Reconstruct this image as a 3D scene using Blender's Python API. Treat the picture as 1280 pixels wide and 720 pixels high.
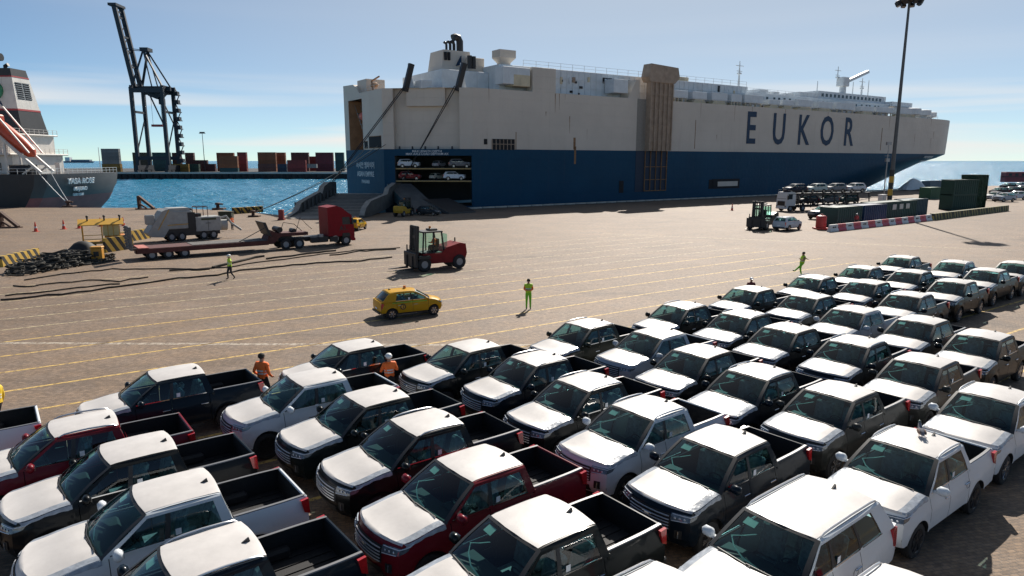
import bpy, bmesh, math, random
from mathutils import Vector, Matrix
R = math.radians
random.seed(7)
for o in list(bpy.data.objects): bpy.data.objects.remove(o, do_unlink=True)
SC = bpy.context.scene
COL = SC.collection

# ------------------------------------------------------------------ camera
CAM_H = 8.4
U = CAM_H / 9.4        # survey units of the layout figures below, in metres
PITCH = math.atan(159 / 853.0)
cam_d = bpy.data.cameras.new('camera'); cam = bpy.data.objects.new('camera', cam_d); COL.objects.link(cam)
cam.location = (0, 0, CAM_H); cam.rotation_euler = (math.pi / 2 - PITCH, 0, 0)
cam_d.sensor_width = 36; cam_d.lens = 36 * 853 / 1280.0
cam_d.clip_start = 0.3; cam_d.clip_end = 60000
SC.camera = cam
SC.render.resolution_x = 1024; SC.render.resolution_y = 576

# ------------------------------------------------------------------ light
SUN_AZ = R(16.0)      # to the right of straight ahead (+Y)
SUN_EL = R(38.0)
sd = bpy.data.lights.new('sun', 'SUN'); sun = bpy.data.objects.new('sun', sd); COL.objects.link(sun)
sd.energy = 5.0; sd.angle = R(0.53); sd.color = (1.0, 0.93, 0.84)
to_sun = Vector((math.sin(SUN_AZ) * math.cos(SUN_EL), math.cos(SUN_AZ) * math.cos(SUN_EL), math.sin(SUN_EL)))
sun.rotation_euler = to_sun.to_track_quat('Z', 'Y').to_euler()
sun.location = (0, 0, 80)
SC.view_settings.view_transform = 'Standard'
try: SC.view_settings.look = 'None'
except Exception: pass
SC.view_settings.exposure = 0.50
SC.view_settings.gamma = 1.0
SC.view_settings.use_curve_mapping = False
if SC.render.engine != 'CYCLES': SC.render.engine = 'CYCLES'

W = bpy.data.worlds.new('World'); SC.world = W; W.use_nodes = True
nt = W.node_tree; nt.nodes.clear()
def wn(t, **k):
    n = nt.nodes.new(t)
    for a, b in k.items(): setattr(n, a, b)
    return n
sky = wn('ShaderNodeTexSky', sky_type='NISHITA', sun_disc=False)
sky.sun_elevation = SUN_EL; sky.sun_rotation = SUN_AZ
sky.air_density = 0.62; sky.dust_density = 0.0; sky.ozone_density = 1.6; sky.altitude = 300
bg = wn('ShaderNodeBackground'); out = wn('ShaderNodeOutputWorld')
tc = wn('ShaderNodeTexCoord')
sep = wn('ShaderNodeSeparateXYZ'); nt.links.new(tc.outputs['Generated'], sep.inputs[0])
mp = wn('ShaderNodeMapping'); mp.inputs['Scale'].default_value = (1.3, 1.3, 30); mp.inputs['Location'].default_value = (9.1, 3.3, 2.4)
mp.inputs['Rotation'].default_value = (0, R(-1.2), 0)
nt.links.new(tc.outputs['Generated'], mp.inputs['Vector'])
nz = wn('ShaderNodeTexNoise'); nz.inputs['Scale'].default_value = 1.0; nz.inputs['Detail'].default_value = 7; nz.inputs['Roughness'].default_value = 0.42; nz.inputs['Distortion'].default_value = 0.4
nt.links.new(mp.outputs[0], nz.inputs['Vector'])
cr = wn('ShaderNodeValToRGB'); cr.color_ramp.elements[0].position = 0.47; cr.color_ramp.elements[0].color = (0, 0, 0, 1)
cr.color_ramp.elements[1].position = 0.66; cr.color_ramp.elements[1].color = (1, 1, 1, 1)
nt.links.new(nz.outputs['Fac'], cr.inputs[0])
alt = wn('ShaderNodeValToRGB')                     # cloud bands thin out with height
for p_, c_ in ((0.0, .9), (0.075, .8), (0.115, .10), (0.2, .02)):
    e = alt.color_ramp.elements.new(p_); e.color = (c_, c_, c_, 1)
alt.color_ramp.elements.remove(alt.color_ramp.elements[0]); alt.color_ramp.elements[-1].color = (0, 0, 0, 1)
nt.links.new(sep.outputs[2], alt.inputs[0])
mul = wn('ShaderNodeMath', operation='MULTIPLY'); nt.links.new(cr.outputs[0], mul.inputs[0]); nt.links.new(alt.outputs[0], mul.inputs[1])
mixc = wn('ShaderNodeMixRGB'); mixc.inputs[2].default_value = (9.4, 9.0, 8.6, 1)
veil = wn('ShaderNodeMixRGB'); veil.inputs[2].default_value = (6.9, 7.2, 7.2, 1)       # thin even high haze
vn = wn('ShaderNodeVectorMath', operation='DOT_PRODUCT'); vn.inputs[1].default_value = to_sun; nt.links.new(tc.outputs['Generated'], vn.inputs[0])   # haze brightens towards the sun
vr = wn('ShaderNodeMapRange'); vr.inputs[1].default_value = .52; vr.inputs[2].default_value = .92; vr.inputs[3].default_value = .02; vr.inputs[4].default_value = .62; nt.links.new(vn.outputs['Value'], vr.inputs[0])
tint = wn('ShaderNodeMixRGB', blend_type='MULTIPLY'); tint.inputs[0].default_value = 1; tint.inputs[2].default_value = (.85, 1.00, 1.03, 1); nt.links.new(sky.outputs[0], tint.inputs[1])
nt.links.new(vr.outputs[0], veil.inputs[0]); nt.links.new(tint.outputs[0], veil.inputs[1])
nt.links.new(mul.outputs[0], mixc.inputs[0]); nt.links.new(veil.outputs[0], mixc.inputs[1])
nt.links.new(mixc.outputs[0], bg.inputs['Color']); bg.inputs['Strength'].default_value = 0.068
nt.links.new(bg.outputs[0], out.inputs['Surface'])

# ------------------------------------------------------------------ materials
MT = {}
def mat(name, col, rough=.6, metal=0., var=.12, vs=2.5, bump=0., bs=30., coat=0., streak=0., rust=0., objcol=False, spec=.5):
    if name in MT: return MT[name]
    m = bpy.data.materials.new(name); m.use_nodes = True; t = m.node_tree; n = t.nodes; L = t.links
    b = n['Principled BSDF']; b.inputs['Roughness'].default_value = rough; b.inputs['Metallic'].default_value = metal
    b.inputs['Coat Weight'].default_value = coat; b.inputs['Coat Roughness'].default_value = .05
    b.inputs['Specular IOR Level'].default_value = spec
    tc = n.new('ShaderNodeTexCoord')
    if objcol:
        oi = n.new('ShaderNodeObjectInfo'); src = oi.outputs['Color']
    else:
        rgb = n.new('ShaderNodeRGB'); rgb.outputs[0].default_value = (*col, 1); src = rgb.outputs[0]
    if var > 0:
        nz = n.new('ShaderNodeTexNoise'); nz.inputs['Scale'].default_value = vs; nz.inputs['Detail'].default_value = 6; nz.inputs['Roughness'].default_value = .6
        L.new(tc.outputs['Object'], nz.inputs['Vector'])
        mr = n.new('ShaderNodeMapRange'); mr.inputs[1].default_value = .3; mr.inputs[2].default_value = .7
        mr.inputs[3].default_value = 1 - var; mr.inputs[4].default_value = 1 + var
        L.new(nz.outputs['Fac'], mr.inputs[0])
        mx = n.new('ShaderNodeMixRGB'); mx.blend_type = 'MULTIPLY'; mx.inputs[0].default_value = 1
        L.new(src, mx.inputs[1]); L.new(mr.outputs[0], mx.inputs[2]); src = mx.outputs[0]
    if streak > 0:                                  # vertical dirt and rust runs
        mp = n.new('ShaderNodeMapping'); mp.inputs['Scale'].default_value = (1.1, 1.1, .05); L.new(tc.outputs['Object'], mp.inputs['Vector'])
        n2 = n.new('ShaderNodeTexNoise'); n2.inputs['Scale'].default_value = .9; n2.inputs['Detail'].default_value = 8; n2.inputs['Roughness'].default_value = .7
        L.new(mp.outputs[0], n2.inputs['Vector'])
        m2 = n.new('ShaderNodeMapRange'); m2.inputs[1].default_value = .56; m2.inputs[2].default_value = .80; m2.inputs[3].default_value = 0; m2.inputs[4].default_value = streak
        L.new(n2.outputs['Fac'], m2.inputs[0])
        mx = n.new('ShaderNodeMixRGB'); mx.inputs[2].default_value = (.16, .085, .045, 1)
        L.new(m2.outputs[0], mx.inputs[0]); L.new(src, mx.inputs[1]); src = mx.outputs[0]
    if rust > 0:
        n3 = n.new('ShaderNodeTexNoise'); n3.inputs['Scale'].default_value = 1.6; n3.inputs['Detail'].default_value = 9; n3.inputs['Roughness'].default_value = .75
        L.new(tc.outputs['Object'], n3.inputs['Vector'])
        m3 = n.new('ShaderNodeMapRange'); m3.inputs[1].default_value = .56; m3.inputs[2].default_value = .66; m3.inputs[3].default_value = 0; m3.inputs[4].default_value = rust
        L.new(n3.outputs['Fac'], m3.inputs[0])
        mx = n.new('ShaderNodeMixRGB'); mx.inputs[2].default_value = (.17, .075, .035, 1)
        L.new(m3.outputs[0], mx.inputs[0]); L.new(src, mx.inputs[1]); src = mx.outputs[0]
    L.new(src, b.inputs['Base Color'])
    if bump > 0:
        n4 = n.new('ShaderNodeTexNoise'); n4.inputs['Scale'].default_value = bs; n4.inputs['Detail'].default_value = 4
        L.new(tc.outputs['Object'], n4.inputs['Vector'])
        bp = n.new('ShaderNodeBump'); bp.inputs['Strength'].default_value = bump; bp.inputs['Distance'].default_value = .02
        L.new(n4.outputs['Fac'], bp.inputs['Height']); L.new(bp.outputs[0], b.inputs['Normal'])
    MT[name] = m; return m

def glass(name, tint, gloss=.9):
    if name in MT: return MT[name]
    m = bpy.data.materials.new(name); m.use_nodes = True; t = m.node_tree; n = t.nodes; L = t.links; n.remove(n['Principled BSDF'])
    o = n['Material Output']; tr = n.new('ShaderNodeBsdfTransparent'); tr.inputs[0].default_value = (*tint, 1)
    gl = n.new('ShaderNodeBsdfGlossy'); gl.inputs['Roughness'].default_value = .03; gl.inputs[0].default_value = (gloss, gloss, gloss, 1)
    lw = n.new('ShaderNodeLayerWeight'); lw.inputs['Blend'].default_value = .5
    pw = n.new('ShaderNodeMath'); pw.operation = 'POWER'; pw.inputs[1].default_value = 5; L.new(lw.outputs['Facing'], pw.inputs[0])
    fr = n.new('ShaderNodeMath'); fr.operation = 'MULTIPLY_ADD'; fr.inputs[1].default_value = .93; fr.inputs[2].default_value = .055; L.new(pw.outputs[0], fr.inputs[0])
    mx = n.new('ShaderNodeMixShader'); L.new(fr.outputs[0], mx.inputs[0]); L.new(tr.outputs[0], mx.inputs[1]); L.new(gl.outputs[0], mx.inputs[2])
    L.new(mx.outputs[0], o.inputs['Surface']); MT[name] = m; return m

# ------------------------------------------------------------------ mesh builder
def rotz(p, a): c, s = math.cos(a), math.sin(a); return (p[0] * c - p[1] * s, p[0] * s + p[1] * c, p[2])
class MB:
    def __init__(s): s.v = []; s.f = []; s.m = []
    def add(s, vs, fs, mi=0):
        k = len(s.v); s.v += [tuple(q) for q in vs]
        for f in fs: s.f.append([i + k for i in f]); s.m.append(mi)
        return s
    def box(s, x0, x1, y0, y1, z0, z1, mi=0, ch=0., rz=0., at=(0, 0, 0)):
        if x0 > x1: x0, x1 = x1, x0
        if y0 > y1: y0, y1 = y1, y0
        if z0 > z1: z0, z1 = z1, z0
        if ch <= 0:
            vs = [(x, y, z) for x in (x0, x1) for y in (y0, y1) for z in (z0, z1)]
            fs = [(0, 1, 3, 2), (4, 6, 7, 5), (0, 4, 5, 1), (2, 3, 7, 6), (0, 2, 6, 4), (1, 5, 7, 3)]
        else:
            c = min(ch, (x1 - x0) * .45, (y1 - y0) * .45, (z1 - z0) * .45); vs = []; ix = {}
            for a in (0, 1):
                for b in (0, 1):
                    for d in (0, 1):
                        X, Y, Z = (x0, x1)[a], (y0, y1)[b], (z0, z1)[d]; sx, sy, sz = (c, -c)[a], (c, -c)[b], (c, -c)[d]
                        for ax, q in enumerate(((X, Y + sy, Z + sz), (X + sx, Y, Z + sz), (X + sx, Y + sy, Z))):
                            ix[(a, b, d, ax)] = len(vs); vs.append(q)
            fs = []
            for a in (0, 1):
                f = [ix[(a, b, d, 0)] for b, d in ((0, 0), (0, 1), (1, 1), (1, 0))]; fs.append(f if a == 0 else f[::-1])
                f = [ix[(b, a, d, 1)] for b, d in ((0, 0), (1, 0), (1, 1), (0, 1))]; fs.append(f if a == 0 else f[::-1])
                f = [ix[(b, d, a, 2)] for b, d in ((0, 0), (0, 1), (1, 1), (1, 0))]; fs.append(f if a == 0 else f[::-1])
            for a in (0, 1):
                for b in (0, 1):
                    fs.append((ix[(a, b, 0, 0)], ix[(a, b, 1, 0)], ix[(a, b, 1, 1)], ix[(a, b, 0, 1)]))
                    fs.append((ix[(a, 0, b, 0)], ix[(a, 1, b, 0)], ix[(a, 1, b, 2)], ix[(a, 0, b, 2)]))
                    fs.append((ix[(0, a, b, 1)], ix[(1, a, b, 1)], ix[(1, a, b, 2)], ix[(0, a, b, 2)]))
                    for d in (0, 1): fs.append((ix[(a, b, d, 0)], ix[(a, b, d, 1)], ix[(a, b, d, 2)]))
        if rz: vs = [rotz(q, rz) for q in vs]
        vs = [(q[0] + at[0], q[1] + at[1], q[2] + at[2]) for q in vs]
        return s.add(vs, fs, mi)
    def bar(s, p, q, w, h=None, mi=0):
        h = h or w; p, q = Vector(p), Vector(q); d = (q - p)
        if d.length < 1e-6: return s
        d.normalize(); up = Vector((0, 0, 1)) if abs(d.z) < .95 else Vector((1, 0, 0))
        a = d.cross(up).normalized() * w / 2; b = a.cross(d).normalized() * h / 2
        vs = [p - a - b, p + a - b, p + a + b, p - a + b, q - a - b, q + a - b, q + a + b, q - a + b]
        return s.add(vs, [(3, 2, 1, 0), (4, 5, 6, 7), (0, 1, 5, 4), (1, 2, 6, 5), (2, 3, 7, 6), (3, 0, 4, 7)], mi)
    def cyl(s, p, q, r, r2=None, n=12, mi=0, caps=True):
        r2 = r if r2 is None else r2; p, q = Vector(p), Vector(q); d = (q - p).normalized()
        up = Vector((0, 0, 1)) if abs(d.z) < .95 else Vector((1, 0, 0)); a = d.cross(up).normalized(); b = d.cross(a)
        vs = []
        for c, rr in ((p, r), (q, r2)):
            for i in range(n): t = 2 * math.pi * i / n; vs.append(c + (a * math.cos(t) + b * math.sin(t)) * rr)
        fs = [(i, (i + 1) % n, n + (i + 1) % n, n + i) for i in range(n)]
        if caps: fs += [tuple(range(n - 1, -1, -1)), tuple(range(n, 2 * n))]
        return s.add(vs, fs, mi)
    def tube(s, pts, r, n=8, mi=0):
        pts = [Vector(p) for p in pts]; k = len(pts); rs = r if isinstance(r, (list, tuple)) else [r] * k; vs = []; a = None
        for i, p in enumerate(pts):
            d = (pts[min(i + 1, k - 1)] - pts[max(i - 1, 0)]).normalized()
            if a is None:
                up = Vector((0, 0, 1)) if abs(d.z) < .9 else Vector((1, 0, 0)); a = d.cross(up).normalized()
            a = (a - d * a.dot(d)).normalized(); b = d.cross(a)
            for j in range(n): t = 2 * math.pi * j / n; vs.append(p + (a * math.cos(t) + b * math.sin(t)) * rs[i])
        fs = [(i * n + j, i * n + (j + 1) % n, (i + 1) * n + (j + 1) % n, (i + 1) * n + j) for i in range(k - 1) for j in range(n)]
        fs += [tuple(range(n - 1, -1, -1)), tuple(range((k - 1) * n, k * n))]
        return s.add(vs, fs, mi)
    def lathe(s, prof, c=(0, 0, 0), axis='z', n=24, mi=0):      # prof: (radius, height)
        vs = []
        for r, h in prof:
            for i in range(n):
                t = 2 * math.pi * i / n; x, y = r * math.cos(t), r * math.sin(t)
                q = (x, y, h) if axis == 'z' else ((x, h, y) if axis == 'y' else (h, x, y)); vs.append((q[0] + c[0], q[1] + c[1], q[2] + c[2]))
        k = len(prof); fs = [(i * n + j, i * n + (j + 1) % n, (i + 1) * n + (j + 1) % n, (i + 1) * n + j) for i in range(k - 1) for j in range(n)]
        if prof[0][0] > 1e-4: fs.append(tuple(range(n - 1, -1, -1)))
        if prof[-1][0] > 1e-4: fs.append(tuple(range((k - 1) * n, k * n)))
        return s.add(vs, fs, mi)
    def prism(s, poly, lo, hi, plane='xz', mi=0, at=(0, 0, 0), rz=0.):
        n = len(poly)
        def P(a, b, c): return {'xz': (a, c, b), 'xy': (a, b, c), 'yz': (c, a, b)}[plane]
        vs = [P(a, b, lo) for a, b in poly] + [P(a, b, hi) for a, b in poly]
        if rz: vs = [rotz(q, rz) for q in vs]
        vs = [(q[0] + at[0], q[1] + at[1], q[2] + at[2]) for q in vs]
        fs = [tuple(range(n)), tuple(range(2 * n - 1, n - 1, -1))] + [(i, (i + 1) % n, n + (i + 1) % n, n + i) for i in range(n)]
        return s.add(vs, fs, mi)
    def grid(s, P, mi=0, skip=None):
        a, b = len(P), len(P[0]); k = len(s.v); s.v += [tuple(q) for r_ in P for q in r_]
        for i in range(a - 1):
            for j in range(b - 1):
                if skip and skip(i, j): continue
                m_ = mi(i, j) if callable(mi) else mi
                s.f.append([k + i * b + j, k + i * b + j + 1, k + (i + 1) * b + j + 1, k + (i + 1) * b + j]); s.m.append(m_)
        return s
    def ell(s, c, r, n=10, m=7, mi=0):
        prof = [(math.sin(math.pi * i / m), -math.cos(math.pi * i / m)) for i in range(m + 1)]; k = len(s.v)
        s.lathe(prof, (0, 0, 0), 'z', n, mi)
        for i in range(k, len(s.v)): q = s.v[i]; s.v[i] = (q[0] * r[0] + c[0], q[1] * r[1] + c[1], q[2] * r[2] + c[2])
        return s
    def xf(s, Mx, start=0):
        for i in range(start, len(s.v)): s.v[i] = tuple(Mx @ Vector(s.v[i]))
        return s
    def build(s, name, mats, parent=None, smooth=30, loc=None, rz=0., recalc=True):
        me = bpy.data.meshes.new(name); me.from_pydata(s.v, [], s.f)
        if not isinstance(mats, (list, tuple)): mats = [mats]
        for m_ in mats: me.materials.append(m_)
        me.polygons.foreach_set('material_index', s.m)
        bm = bmesh.new(); bm.from_mesh(me); bmesh.ops.remove_doubles(bm, verts=bm.verts, dist=1e-5)
        if recalc: bmesh.ops.recalc_face_normals(bm, faces=bm.faces)
        bm.to_mesh(me); bm.free()
        if smooth:
            me.polygons.foreach_set('use_smooth', [True] * len(me.polygons)); me.set_sharp_from_angle(angle=R(smooth))
        me.update()
        o = bpy.data.objects.new(name, me); COL.objects.link(o)
        if parent: o.parent = parent
        if loc: o.location = loc
        if rz: o.rotation_euler.z = rz
        return o
def tag(o, label, cat, group=None):
    o['label'] = label; o['category'] = cat
    if group: o['group'] = group
    return o
def kind(o, k): o['kind'] = k; return o
def thing(name, label, cat, loc=(0, 0, 0), rz=0., group=None):
    o = bpy.data.objects.new(name, None); COL.objects.link(o); o.location = loc; o.rotation_euler = (0, 0, rz); o.empty_display_size = .2
    return tag(o, label, cat, group)
def copytree(o, parent=None):
    c = o.copy(); COL.objects.link(c); c.parent = parent
    for ch in o.children: copytree(ch, c)
    return c
def text(name, body, size, mat_, parent, mtx, extrude=.03, bold=.0, xs=1., space=1.):
    cu = bpy.data.curves.new(name, 'FONT'); cu.body = body; cu.size = size; cu.align_x = 'CENTER'; cu.align_y = 'CENTER'; cu.extrude = extrude; cu.offset = bold; cu.space_character = space; cu.resolution_u = 3
    t = bpy.data.objects.new(name + '_curve', cu); COL.objects.link(t)
    dg = bpy.context.evaluated_depsgraph_get(); dg.update(); me = bpy.data.meshes.new_from_object(t.evaluated_get(dg)); bpy.data.objects.remove(t, do_unlink=True); bpy.data.curves.remove(cu)
    me.transform(Matrix.Diagonal((xs, 1, 1, 1))); me.materials.clear(); me.materials.append(mat_)
    o = bpy.data.objects.new(name, me); COL.objects.link(o); o.parent = parent; o.matrix_local = mtx
    return o
def frame(origin, xdir, zdir=(0, 0, 1)):           # text plane: x along xdir, y up zdir
    x = Vector(xdir).normalized(); y = Vector(zdir); y = (y - x * y.dot(x)).normalized(); z = x.cross(y)
    m_ = Matrix((x, y, z)).transposed().to_4x4(); m_.translation = Vector(origin); return m_
def gp(u, v, z=0.):                                 # where a sight line of the 1280 px wide photograph meets height z
    dx = (u - 640) / 853.; dy = (360 - v) / 853.; y = math.cos(PITCH) + dy * math.sin(PITCH); zz = -math.sin(PITCH) + dy * math.cos(PITCH)
    t = (z - CAM_H) / zz; return (dx * t, y * t, z)
black_rubber = mat('black_rubber', (.018, .018, .019), .8, bump=.2)
dark_plastic = mat('dark_plastic', (.02, .021, .023), .55, var=.15)
steel = mat('worn_steel', (.30, .30, .30), .42, .6, var=.2)
alu = mat('satin_aluminium', (.62, .62, .63), .3, .85, var=.08)
white_paint = mat('white_paint', (.72, .71, .69), .5, var=.07)
# ------------------------------------------------------------------ setting: sea, quay, far quay
def sea_material():
    m = bpy.data.materials.new('sea_water'); m.use_nodes = True; t = m.node_tree; n = t.nodes; L = t.links; b = n['Principled BSDF']
    b.inputs['Base Color'].default_value = (.008, .165, .285, 1); b.inputs['Specular IOR Level'].default_value = .34; b.inputs['Roughness'].default_value = .2; b.inputs['IOR'].default_value = 1.33
    tc = n.new('ShaderNodeTexCoord'); hs = None
    for sc, st, rot in ((.9, .5, 20), (.3, 1.3, -15), (.07, 2.0, 40)):
        mp = n.new('ShaderNodeMapping'); mp.inputs['Scale'].default_value = (sc, sc * 1.7, sc); mp.inputs['Rotation'].default_value = (0, 0, R(rot)); L.new(tc.outputs['Object'], mp.inputs['Vector'])
        nz = n.new('ShaderNodeTexNoise'); nz.inputs['Scale'].default_value = 1; nz.inputs['Detail'].default_value = 5; L.new(mp.outputs[0], nz.inputs['Vector'])
        mu = n.new('ShaderNodeMath'); mu.operation = 'MULTIPLY'; mu.inputs[1].default_value = st; L.new(nz.outputs['Fac'], mu.inputs[0])
        if hs is None: hs = mu.outputs[0]
        else:
            ad = n.new('ShaderNodeMath'); ad.operation = 'ADD'; L.new(hs, ad.inputs[0]); L.new(mu.outputs[0], ad.inputs[1]); hs = ad.outputs[0]
    bp = n.new('ShaderNodeBump'); bp.inputs['Strength'].default_value = 1; bp.inputs['Distance'].default_value = 1.0; L.new(hs, bp.inputs['Height']); L.new(bp.outputs[0], b.inputs['Normal'])
    return m
SEA = sea_material()
s = MB(); s.add([(-30000, -200, -3.45), (30000, -200, -3.45), (30000, 50000, -3.45), (-30000, 50000, -3.45)], [(0, 1, 2, 3)])
kind(s.build('sea', SEA, smooth=0), 'structure')

rw = random.Random(4); WV = []
for i in range(26):                                  # wind chop in the basin, real wave shapes
    lam = rw.choice([2.2, 3.0, 4.2, 6.0, 9.0, 14.0]) * rw.uniform(.8, 1.25); an = R(rw.gauss(-35, 38)); WV.append((math.cos(an) * 2 * math.pi / lam, math.sin(an) * 2 * math.pi / lam, rw.uniform(0, 6.3), .013 * lam ** .8))
def wave(x, y): return sum(a * math.sin(kx * x + ky * y + p) for kx, ky, p, a in WV)
s = MB(); ys = [100.]
while ys[-1] < 442: ys.append(ys[-1] * 1.0085)
s.grid([[(x, y, -3 + wave(x, y)) for x in [lerp0 * y / 100. for lerp0 in [-82 + i * .62 for i in range(118)]]] for y in ys])
kind(s.build('basin_water', SEA, smooth=180), 'structure')
def paver_material():
    m = bpy.data.materials.new('block_paving'); m.use_nodes = True; t = m.node_tree; n = t.nodes; L = t.links; b = n['Principled BSDF']
    b.inputs['Roughness'].default_value = .74; b.inputs['Specular IOR Level'].default_value = .36
    tc = n.new('ShaderNodeTexCoord'); mp = n.new('ShaderNodeMapping'); mp.inputs['Rotation'].default_value = (0, 0, R(-12)); L.new(tc.outputs['Object'], mp.inputs['Vector'])
    wob = n.new('ShaderNodeTexNoise'); wob.inputs['Scale'].default_value = 1.2; wob.inputs['Detail'].default_value = 2; L.new(tc.outputs['Object'], wob.inputs['Vector'])
    wa = n.new('ShaderNodeVectorMath'); wa.operation = 'SCALE'; wa.inputs['Scale'].default_value = .05; L.new(wob.outputs['Color'], wa.inputs[0])
    wv = n.new('ShaderNodeVectorMath'); L.new(mp.outputs[0], wv.inputs[0]); L.new(wa.outputs[0], wv.inputs[1])
    br = n.new('ShaderNodeTexBrick'); br.inputs['Scale'].default_value = 1; br.inputs['Brick Width'].default_value = .21; br.inputs['Row Height'].default_value = .105; br.inputs['Mortar Size'].default_value = .009; br.inputs['Mortar Smooth'].default_value = .3; br.inputs['Bias'].default_value = 0
    br.inputs['Color1'].default_value = (.254, .178, .122, 1); br.inputs['Color2'].default_value = (.170, .118, .081, 1); br.inputs['Mortar'].default_value = (.12, .10, .085, 1)
    L.new(wv.outputs[0], br.inputs['Vector'])
    src = br.outputs['Color']
    def layer(scale, lo, hi, a, bb, detail=6, rough=.6, vec=None):
        nonlocal src
        nz = n.new('ShaderNodeTexNoise'); nz.inputs['Scale'].default_value = scale; nz.inputs['Detail'].default_value = detail; nz.inputs['Roughness'].default_value = rough
        L.new(vec or tc.outputs['Object'], nz.inputs['Vector'])
        mr = n.new('ShaderNodeMapRange'); mr.inputs[1].default_value = lo; mr.inputs[2].default_value = hi; mr.inputs[3].default_value = a; mr.inputs[4].default_value = bb; L.new(nz.outputs['Fac'], mr.inputs[0])
        mx = n.new('ShaderNodeMixRGB'); mx.blend_type = 'MULTIPLY'; mx.inputs[0].default_value = 1; L.new(src, mx.inputs[1]); L.new(mr.outputs[0], mx.inputs[2]); src = mx.outputs[0]
    nzc = n.new('ShaderNodeTexNoise'); nzc.inputs['Scale'].default_value = .5; nzc.inputs['Detail'].default_value = 7; nzc.inputs['Roughness'].default_value = .72; L.new(tc.outputs['Object'], nzc.inputs['Vector'])
    rmp = n.new('ShaderNodeValToRGB'); rmp.color_ramp.elements[0].position = .36; rmp.color_ramp.elements[0].color = (.96, .99, 1.02, 1); rmp.color_ramp.elements[1].position = .66; rmp.color_ramp.elements[1].color = (1.07, 1.01, .89, 1); L.new(nzc.outputs['Fac'], rmp.inputs[0])
    mxc = n.new('ShaderNodeMixRGB'); mxc.blend_type = 'MULTIPLY'; mxc.inputs[0].default_value = 1; L.new(src, mxc.inputs[1]); L.new(rmp.outputs[0], mxc.inputs[2]); src = mxc.outputs[0]
    layer(.035, .3, .7, .84, 1.14)
    layer(.22, .35, .7, .88, 1.10)
    layer(2.2, .30, .72, .84, 1.15, 5, .8)
    layer(6.5, .30, .70, .74, 1.27, 2, .7)
    layer(.13, .58, .72, 1.0, .62)                        # oil and tyre stains
    ms = n.new('ShaderNodeMapping'); ms.inputs['Rotation'].default_value = (0, 0, R(-20)); ms.inputs['Scale'].default_value = (.015, .9, 1); L.new(tc.outputs['Object'], ms.inputs['Vector'])
    layer(1.0, .55, .72, 1.0, .76, 4, .6, ms.outputs[0])   # long tyre tracks
    L.new(src, b.inputs['Base Color'])
    nz = n.new('ShaderNodeTexNoise'); nz.inputs['Scale'].default_value = 28; nz.inputs['Detail'].default_value = 3; L.new(tc.outputs['Object'], nz.inputs['Vector'])
    ad = n.new('ShaderNodeMath'); ad.operation = 'MULTIPLY_ADD'; ad.inputs[1].default_value = -.7; L.new(br.outputs['Fac'], ad.inputs[0]); L.new(nz.outputs['Fac'], ad.inputs[2])
    bp = n.new('ShaderNodeBump'); bp.inputs['Strength'].default_value = .55; bp.inputs['Distance'].default_value = .012; L.new(ad.outputs[0], bp.inputs['Height']); L.new(bp.outputs[0], b.inputs['Normal'])
    return m
concrete = mat('quay_concrete', (.30, .28, .25), .8, var=.25, vs=1.2, bump=.4, streak=.3)
A_SHIP = R(33.8); EX, EY = math.cos(A_SHIP), math.sin(A_SHIP); K0 = (-7.7 * U, 137.3 * U)
def SP(s_, n_, z): return (K0[0] + (EX * s_ - EY * n_) * U, K0[1] + (EY * s_ + EX * n_) * U, z)   # along the ship's side, inboard
edge = [(x * U, y * U) for x, y in ((-520, 146), (-75, 139.5), (-57, 133.5), (-39, 119.5))] + [ SP(-15.5, -1.2, 0)[:2], SP(232, -1.2, 0)[:2], SP(232, -40, 0)[:2]]
poly = [(-520, -80)] + edge + [(330, 262), (700, 330), (700, -80)]
s = MB(); s.add([(x, y, 0) for x, y in poly], [tuple(range(len(poly)))])
ground = kind(s.build('quay_pavement', paver_material(), smooth=0), 'structure')
s = MB()
for a, b in zip(poly[:-1], poly[1:]):
    s.add([(a[0], a[1], -.02), (b[0], b[1], -.02), (b[0], b[1], -6), (a[0], a[1], -6)], [(0, 1, 2, 3)])
s.build('quay_wall', concrete, ground, smooth=0)
# capping kerb along the berth, in blocks
km = mat('kerb_paint', (.50, .47, .40), .75, var=.3, vs=.7)
kb = MB(); kb.box(-1.25, 1.25, -.2, .2, 0, .28, 0, .04)
k0 = None
for i in range(78):
    if k0 is None: k0 = kb.build('kerb_block', km, ground); o = k0
    else: o = k0.copy(); COL.objects.link(o)
    q = SP(-12 + i * 3.0, -.75, .003); o.location = q; o.rotation_euler.z = A_SHIP

# painted lines
def worn(name, col, amount):
    m = mat(name, col, .7, var=.1); t = m.node_tree; n = t.nodes; L = t.links; b = n['Principled BSDF']; o = n['Material Output']
    tc = n.new('ShaderNodeTexCoord'); nz = n.new('ShaderNodeTexNoise'); nz.inputs['Scale'].default_value = 3.5; nz.inputs['Detail'].default_value = 9; nz.inputs['Roughness'].default_value = .75; L.new(tc.outputs['Object'], nz.inputs['Vector'])
    mr = n.new('ShaderNodeMapRange'); mr.inputs[1].default_value = amount - .08; mr.inputs[2].default_value = amount + .08; mr.inputs[3].default_value = 0; mr.inputs[4].default_value = .9; L.new(nz.outputs['Fac'], mr.inputs[0])
    tr = n.new('ShaderNodeBsdfTransparent'); mx = n.new('ShaderNodeMixShader'); L.new(mr.outputs[0], mx.inputs[0]); L.new(tr.outputs[0], mx.inputs[1]); L.new(b.outputs[0], mx.inputs[2]); L.new(mx.outputs[0], o.inputs['Surface'])
    return m
yl = worn('yellow_line_paint', (.66, .44, .13), .45); wl = worn('pale_line_paint', (.56, .46, .28), .47)
jl = worn('pale_joint', (.44, .37, .29), .47)
LA = R(34.5); lc, ls = math.cos(LA), math.sin(LA)
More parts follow.
